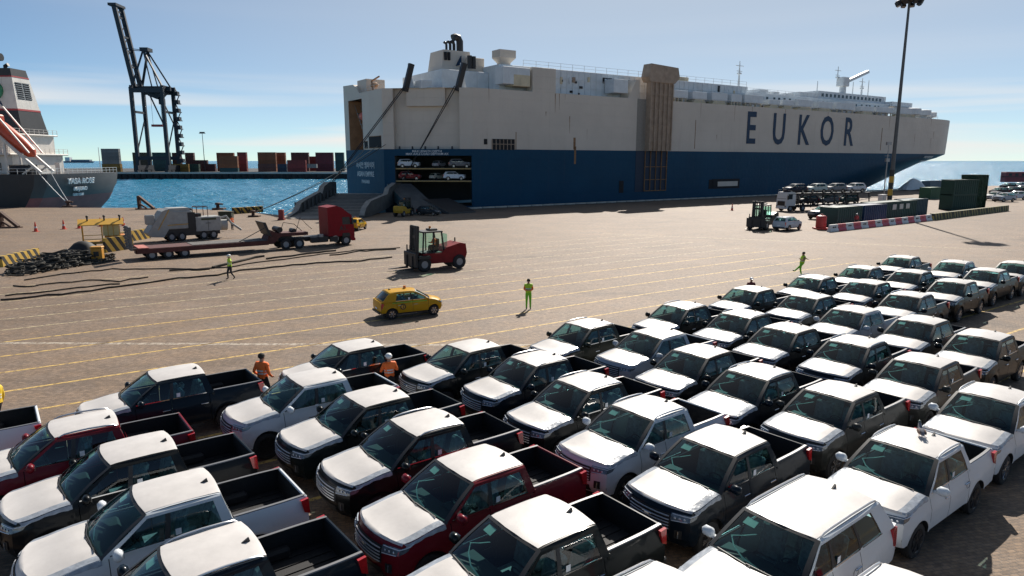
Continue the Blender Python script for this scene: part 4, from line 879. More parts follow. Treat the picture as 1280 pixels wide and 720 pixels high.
for i in range(16):
    t = i / 16.; y = 114.5 + t * 25; z = .10 + max(0, y - 112.5) * .0 + (lerp(.12, .62, (y - 112.5) / 7.5) if y < 120 else lerp(.62, 2.98, (y - 120) / 21)); mb = MB(); mb.bar(LW(lerp(-36.6, -36.0, t), y, z), LW(lerp(-24.6, -22.9, t), y, z), .22, .10); mb.build('ramp_cleat', rampgrey, ship, smooth=0)
for x0, x1 in ((-36.85, -35.65), (-24.9, -23.05), (-38.4, -37.2)):
    for i in range(9): t = .25 + i / 12.; y = lerp(114, 140.5, t); zt3 = lerp(1.6, 4.2, t); mb = MB(); mb.box(-.12, .12, -.12, .12, lerp(.2, 2.2, t), zt3); q = LW(lerp(x0, x1, t), y, 0); mb.xf(Matrix.Translation(q)); mb.build('girder_rib', rampgrey, ship, smooth=0)
girder('ramp_flap', (-22.5, 137.5), (-15.0, 122.5), [(0, 2.6, 4.9), (.35, 1.4, 3.4), (.7, .3, 1.8), (1, .03, .35)], 5.0, [tealp, rampgrey])
girder('ramp_flap', (-14.5, 131), (-9.0, 124.5), [(0, .9, 2.3), (.6, .2, 1.1), (1, .03, .25)], 6.0, [rampgrey, blacksteel])
mb = MB()
for w, e in ((13.4, LW(-36.4, 139.5, 5.2)), (13.0, LW(-36.0, 139.2, 5.2)), (2.9, LW(-22.4, 139.4, 5)), (3.4, LW(-22.2, 139, 5))): mb.tube([CH(w, ZD + .3, -.4), e], .09, 6)
mb.build('ramp_cable', blacksteel, ship)
for w, w2, u in ((13.4, 12.0, 0), (3.0, 1.6, 0)):
    mb = MB(); mb.bar(CH(w, ZD - .6, .3), CH(w2, 28.0, .6), .8, 1.0); mb.prism([(CH(w2 - 1.6, 0, 0)[0], ZD), (CH(w2 + .2, 0, 0)[0], ZD), (CH(w2 - .2, 0, 0)[0], 28.2)], CH(w2, 0, 1.6)[1], CH(w2, 0, 2.2)[1], 'xz', 1); mb.build('ramp_hoist_arm', [blacksteel, shipwhite], ship, smooth=0)
# cars waiting on the ship's decks
suvp = make_car(SUVP, 'car_on_ship', filmed=False, sheet=False); hatch = make_car(HATCH, 'small_car', filmed=False, rails=False, sheet=False, dark_rims=False)
def CW(w, z, d):
    q = CH(w, z, d); return (K0[0] + (EX * q[0] - EY * q[1]) * U, K0[1] + (EY * q[0] + EX * q[1]) * U, z * U)
AC = math.atan2(EY * cd[0] + EX * cd[1], EX * cd[0] - EY * cd[1]) + math.pi
sfirst = True; hfirst = True
for w, z, d, kd, c, hd, lab in ((13.2, 8.0, 1.6, 's', (.62, .66, .70), 0, 'white car at the left end of the ship upper deck opening'), (7.4, 8.0, 3.4, 'h', (.3, .3, .32), 1.2, 'small pale car in the middle of the ship upper deck'), (2.8, 8.0, 1.8, 's', (.16, .16, .17), 0, 'grey car at the right end of the ship upper deck opening'),
                            (13.0, 5.55, 1.6, 's', (.20, .02, .02), 0, 'dark red car at the left of the ship middle deck'), (7.8, 5.55, 3.0, 'h', (.45, .45, .38), 1.0, 'pale small car in the middle of the ship middle deck'), (3.9, 5.55, 1.5, 's', (.66, .70, .74), 0, 'white car at the right of the ship middle deck')):
    if kd == 's': o = suvp if sfirst else copytree(suvp); sfirst = False
    else: o = hatch if hfirst else copytree(hatch); hfirst = False; o.name = 'car_on_ship'
    setcol(o, c); o.location = CW(w, z + .01, d); o.rotation_euler = (0, 0, AC + hd); o.scale = (.84, .84, .84); tag(o, lab, 'car', 'cars on the ship decks')
# ------------------------------------------------------------------ second ship, left
yb = mat('hull_black_paint', (.022, .022, .024), .5, var=.2, vs=.3, streak=.25); yb_lit = mat('hull_black_sunlit', (.055, .055, .058), .6, var=.15, vs=.3, streak=.3); yr = mat('antifouling_red', (.24, .07, .065), .7, var=.2, vs=.5)  # second black is a lighter copy for the sunlit stern
yw = mat('yasa_white', (.66, .62, .56), .55, var=.12, vs=.6, streak=.4); redp = mat('stripe_red', (.35, .03, .03), .5); greenl = mat('emblem_green', (.03, .22, .10), .5); navyl = mat('emblem_navy', (.01, .05, .11), .5)
YX, YY = -98., 143.5
bulk = thing('cargo_ship', 'black hulled cargo ship with white house and funnel, stern at left edge', 'ship', (YX * U, YY * U, 0)); bulk.scale = (U, U, U)
rows = []
for z, dx in ((-4, -6.5), (-2, -4.6), (0, -2.6), (1.6, -1.6), (4, -.5), (6.6, 0)):
    rows.append([(-70, 0, z), (-14, 0, z), (dx - 4, .1, z), (dx - 1.6, .7, z), (dx, 2.4, z), (dx + .2, 16, z), (dx - .6 - (0 if z > 3 else .6), 29.5, z), (dx - 2.0, 31.6, z), (dx - 6, 32.3, z), (-70, 32.3, z)])
zz = (-4, -2, 0, 1.6, 4, 6.6)
mb = MB(); mb.grid(rows, lambda i, j: (2 if zz[i] < 1.5 and j >= 3 else (1 if j >= 3 else 0))); mb.add(rows[-1], [tuple(range(10))], 1); bh = mb.build('hull', [yb, yb_lit, yr], bulk, smooth=30)  # stern faces take the lighter black, sunlight put into the paint
for tx, z, sz in (('YASA ROSE', 4.9, 1.75), ('MAJURO', 3.2, 1.15), ('IMO 9380', 1.9, .8)): text('stern_lettering', tx, sz, letterwhite, bh, frame((.35 - (.12 if z > 4 else .45 if z > 3 else 1.1), 13.2, z), (-.03, 1, 0), (.24, 0, 1)), .14, .02, 1.15)
rail('railing', [(-14, .3, 6.6), (-3, .4, 6.6), (-.3, 2.6, 6.6), (.1, 16, 6.6), (-.8, 29.5, 6.6)], 1.2, 1.6, railm, bulk, .09)
def yblock(name, x0, x1, y0, y1, z0, z1, m_=yw, par=bulk): mb = MB(); mb.box(x0, x1, y0, y1, z0, z1, 0, .08); return mb.build(name, m_, par, smooth=0)
h1 = yblock('deck_house', -40, -9.6, 6, 23, 6.6, 10.8); h2 = yblock('deck_house', -40, -10.9, 7, 22.5, 10.8, 15.2); yblock('deck_edge', -40, -8.8, 4.5, 24, 10.6, 10.95); yblock('deck_edge', -40, -10.2, 5.5, 23, 15.0, 15.3)
for i in range(7):
    mb = MB(); mb.box(-29 + i * 2.2, -28 + i * 2.2, 6.93, 7.05, 12.4, 13.4); mb.build('window', wm, h2, smooth=0)
    mb = MB(); mb.box(-27 + i * 2.3, -25.9 + i * 2.3, 5.93, 6.05, 7.4, 9.0); mb.build('door', [wm, yw, blacksteel][i % 3], h1, smooth=0)
rail('railing', [(-40, 4.6, 10.95), (-8.9, 4.6, 10.95), (-8.9, 23.9, 10.95)], 1.1, 1.5, yw, bulk, .08); rail('railing', [(-40, 5.6, 15.3), (-10.3, 5.6, 15.3), (-10.3, 22.9, 15.3)], 1.1, 1.5, yw, bulk, .08)
def taper(name, z0, z1, m_, e=0.):
    def rc(z): t = (z - 15.2) / 14.2; x1 = lerp(-11.0, -12.5, t) + e; x0 = -29 - e; y0 = 12.2 + t * .8 - e; y1 = 21 - t * 3.0 + e; return [(x0, y0, z), (x1, y0, z), (x1, y1, z), (x0, y1, z)]
    mb = MB(); a, b = rc(z0), rc(z1); mb.add(a + b, [(0, 1, 5, 4), (1, 2, 6, 5), (2, 3, 7, 6), (3, 0, 4, 7), (4, 5, 6, 7), (0, 1, 2, 3)]); return mb.build(name, m_, bulk, smooth=0)
taper('funnel_base', 15.2, 20.4, yb); taper('funnel_stripe', 20.4, 20.8, redp, .05); fu = taper('funnel', 20.8, 27.6, yw); taper('funnel_stripe', 27.6, 27.9, redp, .05); taper('funnel_top', 27.9, 29.5, yb)
for y0 in (13.5, 15.9):
    mb = MB(); mb.add([(-11.79 - (z - 23) * .106, y, z) for z in (22.9, 26.6) for y in (y0, y0 + 2.0)] , [(0, 1, 3, 2)]); 
    for i in range(8): z = 23.1 + i * .47; mb.box(-11.85 - (z - 23) * .106, -11.68 - (z - 23) * .106, y0, y0 + 2.0, z, z + .16, 1)
    mb.build('louvre', [darkhole, steel], fu, smooth=0)
mb = MB(); cx, cz, r_ = -16.4, 24.7, 2.0; fy = 12.6
arc = lambda a0, a1, r0: [(cx + r0 * math.cos(lerp(a0, a1, i / 14)), cz + r0 * math.sin(lerp(a0, a1, i / 14))) for i in range(15)]
mb.prism(arc(R(75), R(265), r_), fy - .15, fy + .2, 'xz', 0); mb.prism(arc(R(-95), R(75), r_), fy - .15, fy + .2, 'xz', 1); mb.tube([(cx - 1.3, fy - .2, cz + 1.0), (cx - .3, fy - .2, cz - .2), (cx + .5, fy - .2, cz + .5), (cx + 1.3, fy - .2, cz + 1.5)], .22, 6, 2); mb.tube([(cx - .1, fy - .2, cz - .1), (cx - .6, fy - .2, cz - 1.8)], .22, 6, 2); mb.build('funnel_emblem', [navyl, greenl, yw], fu, smooth=0)
text('funnel_lettering', 'YASA', 1.5, navyl, fu, frame((-16.6, 12.45, 21.9), (1, 0, 0)), .05, .03)
mb = MB(); mb.tube([(-19.3, 16, 29.4), (-19.3, 16, 30.8), (-18.7, 16, 31.7), (-17.3, 16, 32.2), (-16.2, 16, 32.2)], .85, 10); mb.tube([(-15.6, 16, 29.4), (-15.6, 16, 30.3), (-14.9, 16, 30.6)], .42, 8); mb.build('exhaust_pipe', blacksteel, bulk)
mb = MB(); a, b = Vector((-6.2, 9.5, 18.4)), Vector((2.8, 9.5, 10.4)); mb.tube([a, a.lerp(b, .06), a.lerp(b, .3), a.lerp(b, .7), a.lerp(b, .93), b], [.5, 1.35, 1.6, 1.6, 1.1, .3], 12); mb.box(-4.9, -3.0, 8.7, 10.3, 17.3, 18.9, 0, .3); mb.xf(Matrix.Translation((-5.5, -6.3, 0))); mb.build('lifeboat', boatred, bulk)
mb = MB()
for y in (7.4, 11.6):
    mb.bar((-8.4, y, 20.2), (5.4, y, 6.9), .42, .5); mb.bar((-7.6, y, 15.2), (-7.2, y, 19.4), .4); mb.bar((-1.5, y, 6.6), (-1.5, y, 12.9), .35); mb.bar((1.5, y, 6.6), (4.2, y, 8.4), .3); mb.bar((-8.4, y, 20.2), (-3.8, y, 20.6), .3); mb.bar((-3.8, y, 20.6), (3.4, y, 11.0), .25)
for t in (0., .35, .7, 1.): mb.bar((lerp(-8.4, 5.4, t), 7.4, lerp(20.2, 6.9, t)), (lerp(-8.4, 5.4, t), 11.6, lerp(20.2, 6.9, t)), .3)
mb.xf(Matrix.Translation((-5.8, -6.3, 0))); mb.build('lifeboat_davit', yw, bulk, smooth=0)
mb = MB(); mb.cyl((-7.4, 3.0, 7.4), (-3.6, 3.0, 7.4), 1.2, 1.2, 12); mb.box(-8, -7.4, 2, 4, 6.6, 8.6); mb.box(-3.6, -3, 2, 4, 6.6, 8.6); mb.build('winch', blacksteel, bulk)
mb = MB(); mb.cyl((-1.5, 24, 6.6), (-1.5, 24, 12.6), .1, .06, 6); mb.box(-2.5, -1.5, 9, 10, 6.6, 9.0); mb.build('flag_mast', yw, bulk)
# mooring lines
ropem = mat('mooring_rope', (.42, .38, .30), .9, var=.2); roped = mat('dark_rope', (.055, .046, .036), .95, var=.3, vs=4)
def line(name, a, b, sag, r_, m_, label, cat='rope', group=None):
    a, b = Vector(a), Vector(b); mb = MB(); mb.tube([a.lerp(b, i / 10) - Vector((0, 0, sag * 4 * (i / 10) * (1 - i / 10))) for i in range(11)], r_, 6); return tag(mb.build(name, m_, None), label, cat, group)
by = gp(87, 258)
line('mooring_line', ((YX - 1.2) * U, (YY + 1.5) * U, 6.9 * U), (by[0] - .2, by[1], .5), .2, .06, white_paint, 'pale mooring line from black cargo ship stern to quay bollard, nearer one', 'rope', 'mooring lines'); line('mooring_line', ((YX + .1) * U, (YY + 3.5) * U, 6.8 * U), (by[0] + .1, by[1], .5), .2, .06, white_paint, 'pale mooring line from black cargo ship stern to quay bollard, farther one', 'rope', 'mooring lines')
b2 = gp(318, 270); b3 = gp(352, 274)
for i, (w_, e, lab) in enumerate(((CW(17.5, 12.6, -.2), b2, 'lowest long mooring line from car carrier stern over the water'), (SP(-14, 14, 12.4 * U), b2, 'upper long mooring line from car carrier stern over the water'), (SP(-14, 19.5, 12.4 * U), b3, 'mooring line from car carrier stern to the red post'))): line('mooring_line', w_, (e[0], e[1], .55), .8, .05, ropem if i else roped, lab, 'rope', 'mooring lines')
# ------------------------------------------------------------------ ship-to-shore crane and far terminal
crm = mat('crane_blue_steel', (.010, .016, .026), .55, var=.2, vs=.3)
crane = thing('container_crane', 'tall dark ship-to-shore container crane with its boom raised', 'crane', (-231.0, FQ + 14, 1.1), R(3))
def cpart(name, f, par=crane): mb = MB(); f(mb); return mb.build(name, crm, par, smooth=0)
for gx in (-9.5, 9.5):
    for ry in (-8, 8): cpart('leg', lambda m_: m_.bar((gx, ry, 0), (gx, ry, 53), 1.9, 2.0))
    cpart('sill_beam', lambda m_: (m_.bar((gx, -11, 3), (gx, 11, 3), 2.2, 2.8), m_.bar((gx, -8, 38), (gx, 8, 38), 1, 1.4), m_.bar((gx, -8, 53), (gx, 8, 53), 2, 2.4), m_.bar((gx, -8, 12), (gx, 8, 36), .6), [m_.box(gx - 1.1, gx + 1.1, y - 2, y + 2, -1, 1.4) for y in (-10, -4, 4, 10)]))
for ry in (-8, 8): cpart('portal_beam', lambda m_: (m_.bar((-9.5, ry, 51), (9.5, ry, 51), 1.8, 2.6), m_.bar((-9.5, ry, 9), (9.5, ry, 9), 1.4, 2.2), m_.bar((9.5, ry, 28), (1, ry, 50), .7)))
for ry in (-3.2, 3.2): cpart('main_girder', lambda m_: m_.bar((-12, ry, 52.5), (13, ry, 52.5), 1.4, 2.6))
cpart('machinery_house', lambda m_: m_.prism([(-4, 54), (8, 54), (8, 50), (4, 46), (-1, 48), (-4, 51)], -4, 4, 'xz'))
top = Vector((-16.5, 0, 102.5)); hin = Vector((-9.0, 0, 53.5))
for ry in (-4.4, 4.4): cpart('boom', lambda m_: m_.bar((hin.x, ry, hin.z), (top.x, ry, top.z), 1.7, 2.6))
for t in (.03, .25, .45, .62, .86, .93):
    q_ = hin.lerp(top, t); cpart('boom_brace', lambda m_: m_.bar((q_.x, -4.4, q_.z), (q_.x, 4.4, q_.z), 1.6 if t == .62 else .8, 1.0))
for t in (.05, .2, .35, .5, .65, .8):
    q_, q2_ = hin.lerp(top, t), hin.lerp(top, t + .15); cpart('boom_diagonal', lambda m_: m_.bar((q_.x, -4.4, q_.z), (q2_.x, 4.4, q2_.z), .4))
cpart('boom_head', lambda m_: m_.box(top.x - 3, top.x + 2, -6, 6, top.z - .5, top.z + 1.0))
apx = Vector((-2, 0, 76))
for ry in (-4.4, 4.4): cpart('a_frame', lambda m_: (m_.bar((-9.5, ry * 1.5, 53), (apx.x, ry * .7, apx.z), 1.1), m_.bar((9.5, ry * 1.5, 53), (apx.x, ry * .7, apx.z), .9), m_.bar((2, ry, 53), (apx.x, ry * .7, apx.z), .6), m_.bar((apx.x, ry * .7, apx.z), hin.lerp(top, .48) + Vector((0, ry, 0)), .4)))
cpart('apex_platform', lambda m_: m_.box(apx.x - 2, apx.x + 3, -3.5, 3.5, apx.z - .6, apx.z + 1.6))
def stairs(m_):
    for i in range(9): z = 6 + i * 5.4; m_.box(10.4, 13.4, 5.5, 10, z, z + .5); m_.bar((10.6 if i % 2 else 13.2, 8, z), (13.2 if i % 2 else 10.6, 8, z + 5.4), .7, .4); m_.box(11, 13, 6, 9.5, z + .4, z + 2.6)
cpart('stair_tower', stairs)
mb = MB(); mb.box(-2, 5, -1.5, 1.5, 29, 30.4); mb.build('spreader', redp, crane, smooth=0); cpart('hoist_rope', lambda m_: [m_.bar((x, 0, 30.2), (x, 0, 51), .14) for x in (-1.4, 4.4)]); cpart('operator_cabin', lambda m_: m_.box(4, 7, -1.5, 1.5, 43, 46.5))
# containers
def ctmesh(Lc):
    mb = MB(); n_ = int(Lc / .55); hh, ww = 2.59, 2.44
    for sg in (-1, 1):
        pts = []
        for i in range(n_): x = -Lc / 2 + .15 + i * (Lc - .3) / n_; d = (Lc - .3) / n_; pts += [(x, 0), (x + d * .3, 0), (x + d * .5, .09), (x + d * .8, .09)]
        pts.append((Lc / 2 - .15, 0)); mb.grid([[(x, sg * (ww / 2 - .02 - o_), z) for x, o_ in pts] for z in (.16, hh - .12)])
    for x in (-Lc / 2, Lc / 2 - .16):
        for y in (-ww / 2, ww / 2 - .16): mb.box(x, x + .16, y, y + .16, 0, hh)
    for z in (0, hh - .14): mb.box(-Lc / 2 + .16, Lc / 2 - .16, -ww / 2, -ww / 2 + .12, z, z + .16); mb.box(-Lc / 2 + .16, Lc / 2 - .16, ww / 2 - .12, ww / 2, z, z + .16)
    for x in (-Lc / 2 + .02, Lc / 2 - .06): mb.box(x, x + .04, -ww / 2 + .16, ww / 2 - .16, .1, hh - .1)
    mb.box(-Lc / 2 + .1, Lc / 2 - .1, -ww / 2 + .1, ww / 2 - .1, hh - .08, hh - .03); return mb
contm = mat('container_paint', (1, 1, 1), .6, var=.15, vs=.6, streak=.3, objcol=True)
c40 = ctmesh(12.19).build('shipping_container', contm, None, smooth=0); c20 = ctmesh(6.06).build('shipping_container', contm, None, smooth=0); c40u = c20u = False
CC = dict(grey=(.36, .38, .38), olive=(.10, .10, .06), teal=(.03, .12, .13), brown=(.16, .055, .045), yellow=(.42, .24, .04), green=(.03, .09, .06), maroon=(.14, .035, .04), orange=(.42, .15, .06), red=(.32, .05, .05), blue=(.03, .07, .13), purple=(.24, .045, .07), white=(.55, .56, .55))
STK = [(136, 160, 187, 204, 'grey', 2), (135, 161, 203, 212, 'yellow', 0), (174, 198, 188, 211, 'olive', 2), (198, 222, 188, 211, 'teal', 2), (223, 234.5, 190, 200, 'brown', 3), (220, 243, 203, 212, 'yellow', 0), (239, 250.5, 190, 199, 'brown', 3), (244, 267, 198, 203, 'maroon', 3), (244, 255.5, 203, 212, 'green', 0), (256, 273, 202, 212, 'maroon', 1),
       (281, 303, 193, 207, 'orange', 0), (281, 303, 207, 212, 'teal', 0), (303, 315, 188, 212, 'red', 1), (274, 303, 188, 212, 'orange', 3), (328, 351, 189, 203, 'orange', 1), (328, 350, 203, 212, 'blue', 1), (351, 362.5, 189, 203, 'orange', 2), (352, 363, 203, 212, 'blue', 0), (364, 387, 199, 212, 'red', 0), (369, 391, 189, 199, 'brown', 2), (391, 402, 192, 208, 'red', 3), (399, 421, 189, 212, 'purple', 2), (421, 436, 191, 212, 'teal', 2), (389, 400, 202, 207, 'white', 0)]
ORDL = ORD + ['tenth', 'eleventh', 'twelfth', 'thirteenth', 'fourteenth', 'fifteenth', 'sixteenth', 'seventeenth', 'eighteenth', 'nineteenth', 'twentieth', 'twenty-first', 'twenty-second', 'twenty-third', 'twenty-fourth']
TIER = ['bottom', 'second', 'third', 'fourth', 'fifth', 'sixth', 'top']
base_z = {}
for si, (u0, u1, v0, v1, cn, lay) in enumerate(STK):
    Yc = FQ + 22 + lay * 13; px = 853 / Yc; big = (u1 - u0) > 15.5; Lc = 12.19 if big else 6.06; n_t = max(1, round((v1 - v0) / (2.59 * px))); Xc = ((u0 + u1) / 2 - 640) / px; z0 = 1.12
    if v1 < 208: n_lo = max(0, round((212 - v1) / (2.59 * px))); z0 += n_lo * 2.6 * (1 if lay >= 2 or True else 0)
    ks = [z0 + k_ * 2.6 for k_ in range(n_t)]
    if v1 < 208 and lay >= 1: ks = [1.12 + k_ * 2.6 for k_ in range(n_lo + n_t)]
    if v1 < 208 and lay == 0: ks = ks
    for ti, z in enumerate(ks):
        if big: o = c40 if not c40u else c40.copy(); lk = c40u; c40u = True
        else: o = c20 if not c20u else c20.copy(); lk = c20u; c20u = True
        if lk: COL.objects.link(o)
        o.location = (Xc, Yc, z); sh = random.uniform(.42, .72); o.color = (*[c_ * sh for c_ in CC[cn]], 1)
        tag(o, '%s shipping container, %s tier of far stack %s the crane, %s along' % (cn, TIER[ti] if ti < 6 else 'top', 'left of' if u1 < 162 else 'under' if u1 < 215 else 'right of', ORDL[si]), 'container', 'containers on the far quay')
xp, yp = (262 - 640) / 853 * (FQ + 30), FQ + 30
mb = MB(); mb.cyl((0, 0, 0), (0, 0, 26), .28, .16, 8); mb.box(-1.6, 1.6, -.5, .5, 25.6, 26.4, 0); mb.bar((-2.2, 0, 25.4), (2.2, 0, 25.4), .3); tag(mb.build('light_mast', crm, None, loc=(xp, yp, 1.1)), 'thin light mast standing over the far container stacks', 'lamp')
mb = MB(); mb.prism([(-62, 2), (60, 2), (68, 9), (-64, 9)], -14, 14, 'xz', 0); mb.box(-58, -36, -10, 10, 9, 28, 1); mb.box(-30, 58, -11, 11, 9, 17, 2); tag(mb.build('distant_ship', [navyl, white_paint, mat('far_cargo', (.20, .24, .28), .7)], None, loc=(-2060, 3300, -3)), 'far off ship on the horizon behind the black stern', 'ship')
rockm = mat('breakwater_rock', (.10, .095, .09), .9, var=.35, vs=.15, bump=.5, bs=1)
def mound(name, a, b, w, h, n_=60, seed=3):
    rnd = random.Random(seed); a, b = Vector(a), Vector(b); d = (b - a); nn = Vector((-d.y, d.x, 0)).normalized(); rows = []
    for i in range(n_ + 1):
        c = a.lerp(b, i / n_); e = min(1, 6 * min(i, n_ - i) / n_ + .25); row = []
        for t, f in ((-1, -.3), (-.6, .35), (-.35, .75), (-.1, 1.), (.15, 1.), (.4, .7), (.65, .3), (1, -.3)): q = c + nn * t * w * e; row.append((q.x + rnd.uniform(-1, 1) * w * .08, q.y + rnd.uniform(-1, 1) * w * .08, c.z + h * f * e * rnd.uniform(.8, 1.2)))
        rows.append(row)
    mb = MB(); mb.grid(rows); return kind(mb.build(name, rockm, None, smooth=0), 'structure')
mound('breakwater', (-560, 560, -2.5), (-345, 545, -2.5), 26, 9.5); mound('breakwater', (244, 306, -1), (520, 345, -1), 9, 4.5, 50, 5)
# ------------------------------------------------------------------ vehicles and plant on the quay
tred = mat('truck_red_paint', (.20, .005, .011), .5, var=.10, spec=.2); dustred = mat('dusty_red_steel', (.085, .022, .018), .7, var=.3, vs=2, rust=.5); machgrey = mat('machine_grey', (.33, .335, .32), .6, var=.15, vs=1.5, streak=.3, rust=.15)
yellowp = mat('yellow_paint', (.55, .30, .03), .5, var=.12, vs=2, rust=.2); blackp = mat('black_paint', (.02, .02, .02), .5); woodg = mat('weathered_timber', (.16, .15, .14), .9, var=.3, vs=3); greyrim = mat('steel_rim', (.27, .28, .29), .5, .15)
def wheel_mb(r_, w, rim=.55, n=22):
    t = MB(); t.lathe([(rim * r_, -w / 2), (.9 * r_, -w / 2), (r_, -w * .38), (r_, w * .38), (.9 * r_, w / 2), (rim * r_, w / 2), (rim * r_ * .98, w * .1)], (0, 0, 0), 'y', n)
    h = MB(); h.lathe([(rim * r_, w * .46), (rim * r_ * .9, w * .30), (rim * r_ * .5, w * .22), (rim * r_ * .45, w * .4), (0, w * .42)], (0, 0, 0), 'y', n)
    for i in range(8): a = i * math.pi / 4; h.cyl((rim * r_ * .68 * math.cos(a), w * .22, rim * r_ * .68 * math.sin(a)), (rim * r_ * .68 * math.cos(a), w * .32, rim * r_ * .68 * math.sin(a)), r_ * .05, n=6)
    return t, h
def wheels(root, spots, r_, w, rimm=greyrim, rim=.55):
    pr = None
    for x, y in spots:
        if pr is None: t, h = wheel_mb(r_, w, rim); pr = t.build('wheel', black_rubber, root); h.build('rim', rimm, pr); o = pr
        else: o = copytree(pr, root)
        o.location = (x, y, r_); o.rotation_euler.z = 0 if y > 0 else math.pi
# low loader trailer
T0 = gp(160, 325); AT = R(36.5)
trl = thing('low_loader_trailer', 'empty rusty low loader trailer hitched to the red tractor', 'trailer', (T0[0], T0[1], 0), AT)
mb = MB(); mb.box(.6, 11.6, -1.35, 1.35, .82, 1.02, 0, .02); mb.box(.6, 11.6, -1.4, -1.28, .60, .98, 0); mb.box(.6, 11.6, 1.28, 1.4, .60, .98, 0); mb.box(.6, 11.6, -.5, .5, .5, .82, 0); trf = mb.build('deck', dustred, trl, smooth=0)
for i in range(9): mb = MB(); mb.box(5.0, 11.5, -1.22 + i * .275, -1.0 + i * .275, 1.02, 1.06); mb.build('deck_plank', woodg, trl, smooth=0)
mb = MB(); mb.prism([(11.6, .6), (12.2, .6), (12.9, 1.25), (15.6, 1.25), (15.6, 1.55), (12.6, 1.6), (12.1, 1.9), (11.6, 1.02)], -.9, .9, 'xz'); mb.build('gooseneck', dustred, trl, smooth=0)
mb = MB(); mb.prism([(11.7, 1.5), (12.0, 1.3), (11.5, 2.7), (11.2, 2.75)], -1.2, 1.2, 'xz'); mb.bar((11.4, -1.1, 2.2), (9.0, -1.1, 1.05), .06); mb.cyl((12.9, -.8, 1.9), (12.9, .8, 1.9), .28, n=10); mb.cyl((14.4, -.5, 1.7), (14.4, .5, 1.7), .22, n=10); mb.tube([(13.2, 0, 1.7), (13.6, .2, 2.5), (14.6, .1, 2.3), (15.3, 0, 1.6)], .035, 6); mb.tube([(14.8, .2, 1.6), (15.3, .3, 2.9), (15.9, .3, 2.2), (16.4, .2, 1.7)], .03, 6); mb.build('headboard', blacksteel, trl, smooth=0)
for sg in (-1, 1):
    mb = MB(); mb.box(.1, .3, sg * .25, sg * 1.3, .9, 2.9, 0, .02)
    for i in range(8): mb.box(.02, .1, sg * .25, sg * 1.3, 1.0 + i * .24, 1.1 + i * .24, 0)
    mb.bar((.3, sg * .8, 1.0), (1.0, sg * .8, .95), .1); mb.build('loading_ramp', woodg, trl, smooth=0)
mb = MB()
mb.box(.7, 1.5, -1.36, 1.36, 1.02, 1.1, 0)
mb.build('wheel_guard', mat('faded_red_panel', (.42, .14, .11), .7, var=.3, vs=3), trl, smooth=0)
wheels(trl, [(x, s_ * 1.12) for x in (1.7, 3.0, 4.3) for s_ in (-1, 1)], .42, .45)
# tractor unit
trk = thing('truck_tractor', 'red truck tractor with high sleeper cab lettered A1.', 'truck', (T0[0] + 13.2 * math.cos(AT), T0[1] + 13.2 * math.sin(AT), 0), AT)
mb = MB(); mb.box(-.4, 6.2, -.45, .45, .75, 1.02); mb.box(-.3, .9, -.55, .55, 1.02, 1.2); mb.box(2.6, 4.3, -1.2, -.62, .45, 1.0, 0, .08); mb.box(2.6, 4.3, .62, 1.2, .45, 1.0, 0, .08); mb.build('chassis', blacksteel, trk, smooth=0)
mb = MB(); mb.prism([(4.35, 1.0), (4.35, 3.85), (5.3, 4.0), (5.9, 3.75), (6.5, 3.25), (6.85, 3.05), (7.05, 2.1), (7.1, 1.35), (7.1, .55), (6.75, .45), (6.55, .95), (5.3, .95), (5.1, 1.0)], -1.22, 1.22, 'xz'); cab = mb.build('cab', tred, trk, smooth=25)
mb = MB(); mb.add([(6.90, -1.05, 2.95), (6.90, 1.05, 2.95), (7.075, 1.05, 2.1), (7.075, -1.05, 2.1)], [(0, 1, 2, 3)]); mb.build('windscreen', wm, cab, smooth=0)
mb = MB(); mb.box(7.06, 7.14, -1.0, 1.0, .75, 1.8, 0); mb.build('grille', blackp, cab, smooth=0); mb = MB(); mb.box(6.8, 7.2, -1.23, 1.23, .42, .72, 0, .05); mb.build('bumper', tred, cab)
for sg in (-1, 1):
    mb = MB(); mb.prism([(5.85, 2.1), (6.75, 2.1), (6.6, 2.85), (5.85, 2.85)], sg * 1.215, sg * 1.235, 'xz'); mb.build('side_window', wm, cab, smooth=0)
    mb = MB(); mb.box(6.75, 6.9, sg * 1.3, sg * 1.5, 2.1, 2.8, 0, .03); mb.bar((6.8, sg * 1.2, 2.75), (6.8, sg * 1.35, 2.75), .05); mb.build('mirror', blackp, cab); mb = MB(); mb.box(7.05, 7.16, sg * .75, sg * 1.15, .95, 1.2, 0, .03); mb.build('headlight', headlamp, cab)
    mb = MB(); mb.prism([(5.75, .9), (6.65, .9), (6.55, 1.25), (5.85, 1.25)], sg * 1.223, sg * 1.25, 'xz'); mb.prism([(3.4, .5), (4.3, .5), (4.3, 1.0), (3.4, 1.0)], sg * 1.2, sg * 1.25, 'xz'); mb.box(4.5, 5.3, sg * 1.0, sg * 1.26, .45, .95); mb.build('wheel_arch', blackp, cab, smooth=0)
text('door_lettering', 'A1.', .62, blackp, cab, frame((5.95, -1.235, 1.72), (1, 0, 0)), .005, .02)
mb = MB(); mb.cyl((3.6, -1.0, 1.0), (3.6, -1.0, 1.25), .3, n=12); mb.cyl((5.05, -.98, .72), (5.05, -1.25, .72), .33, n=16); mb.build('fuel_tank', steel, trk)
wheels(trk, [(.1, 1.0), (.1, -1.0), (1.4, 1.0), (1.4, -1.0), (6.2, 1.05), (6.2, -1.05)], .50, .34)
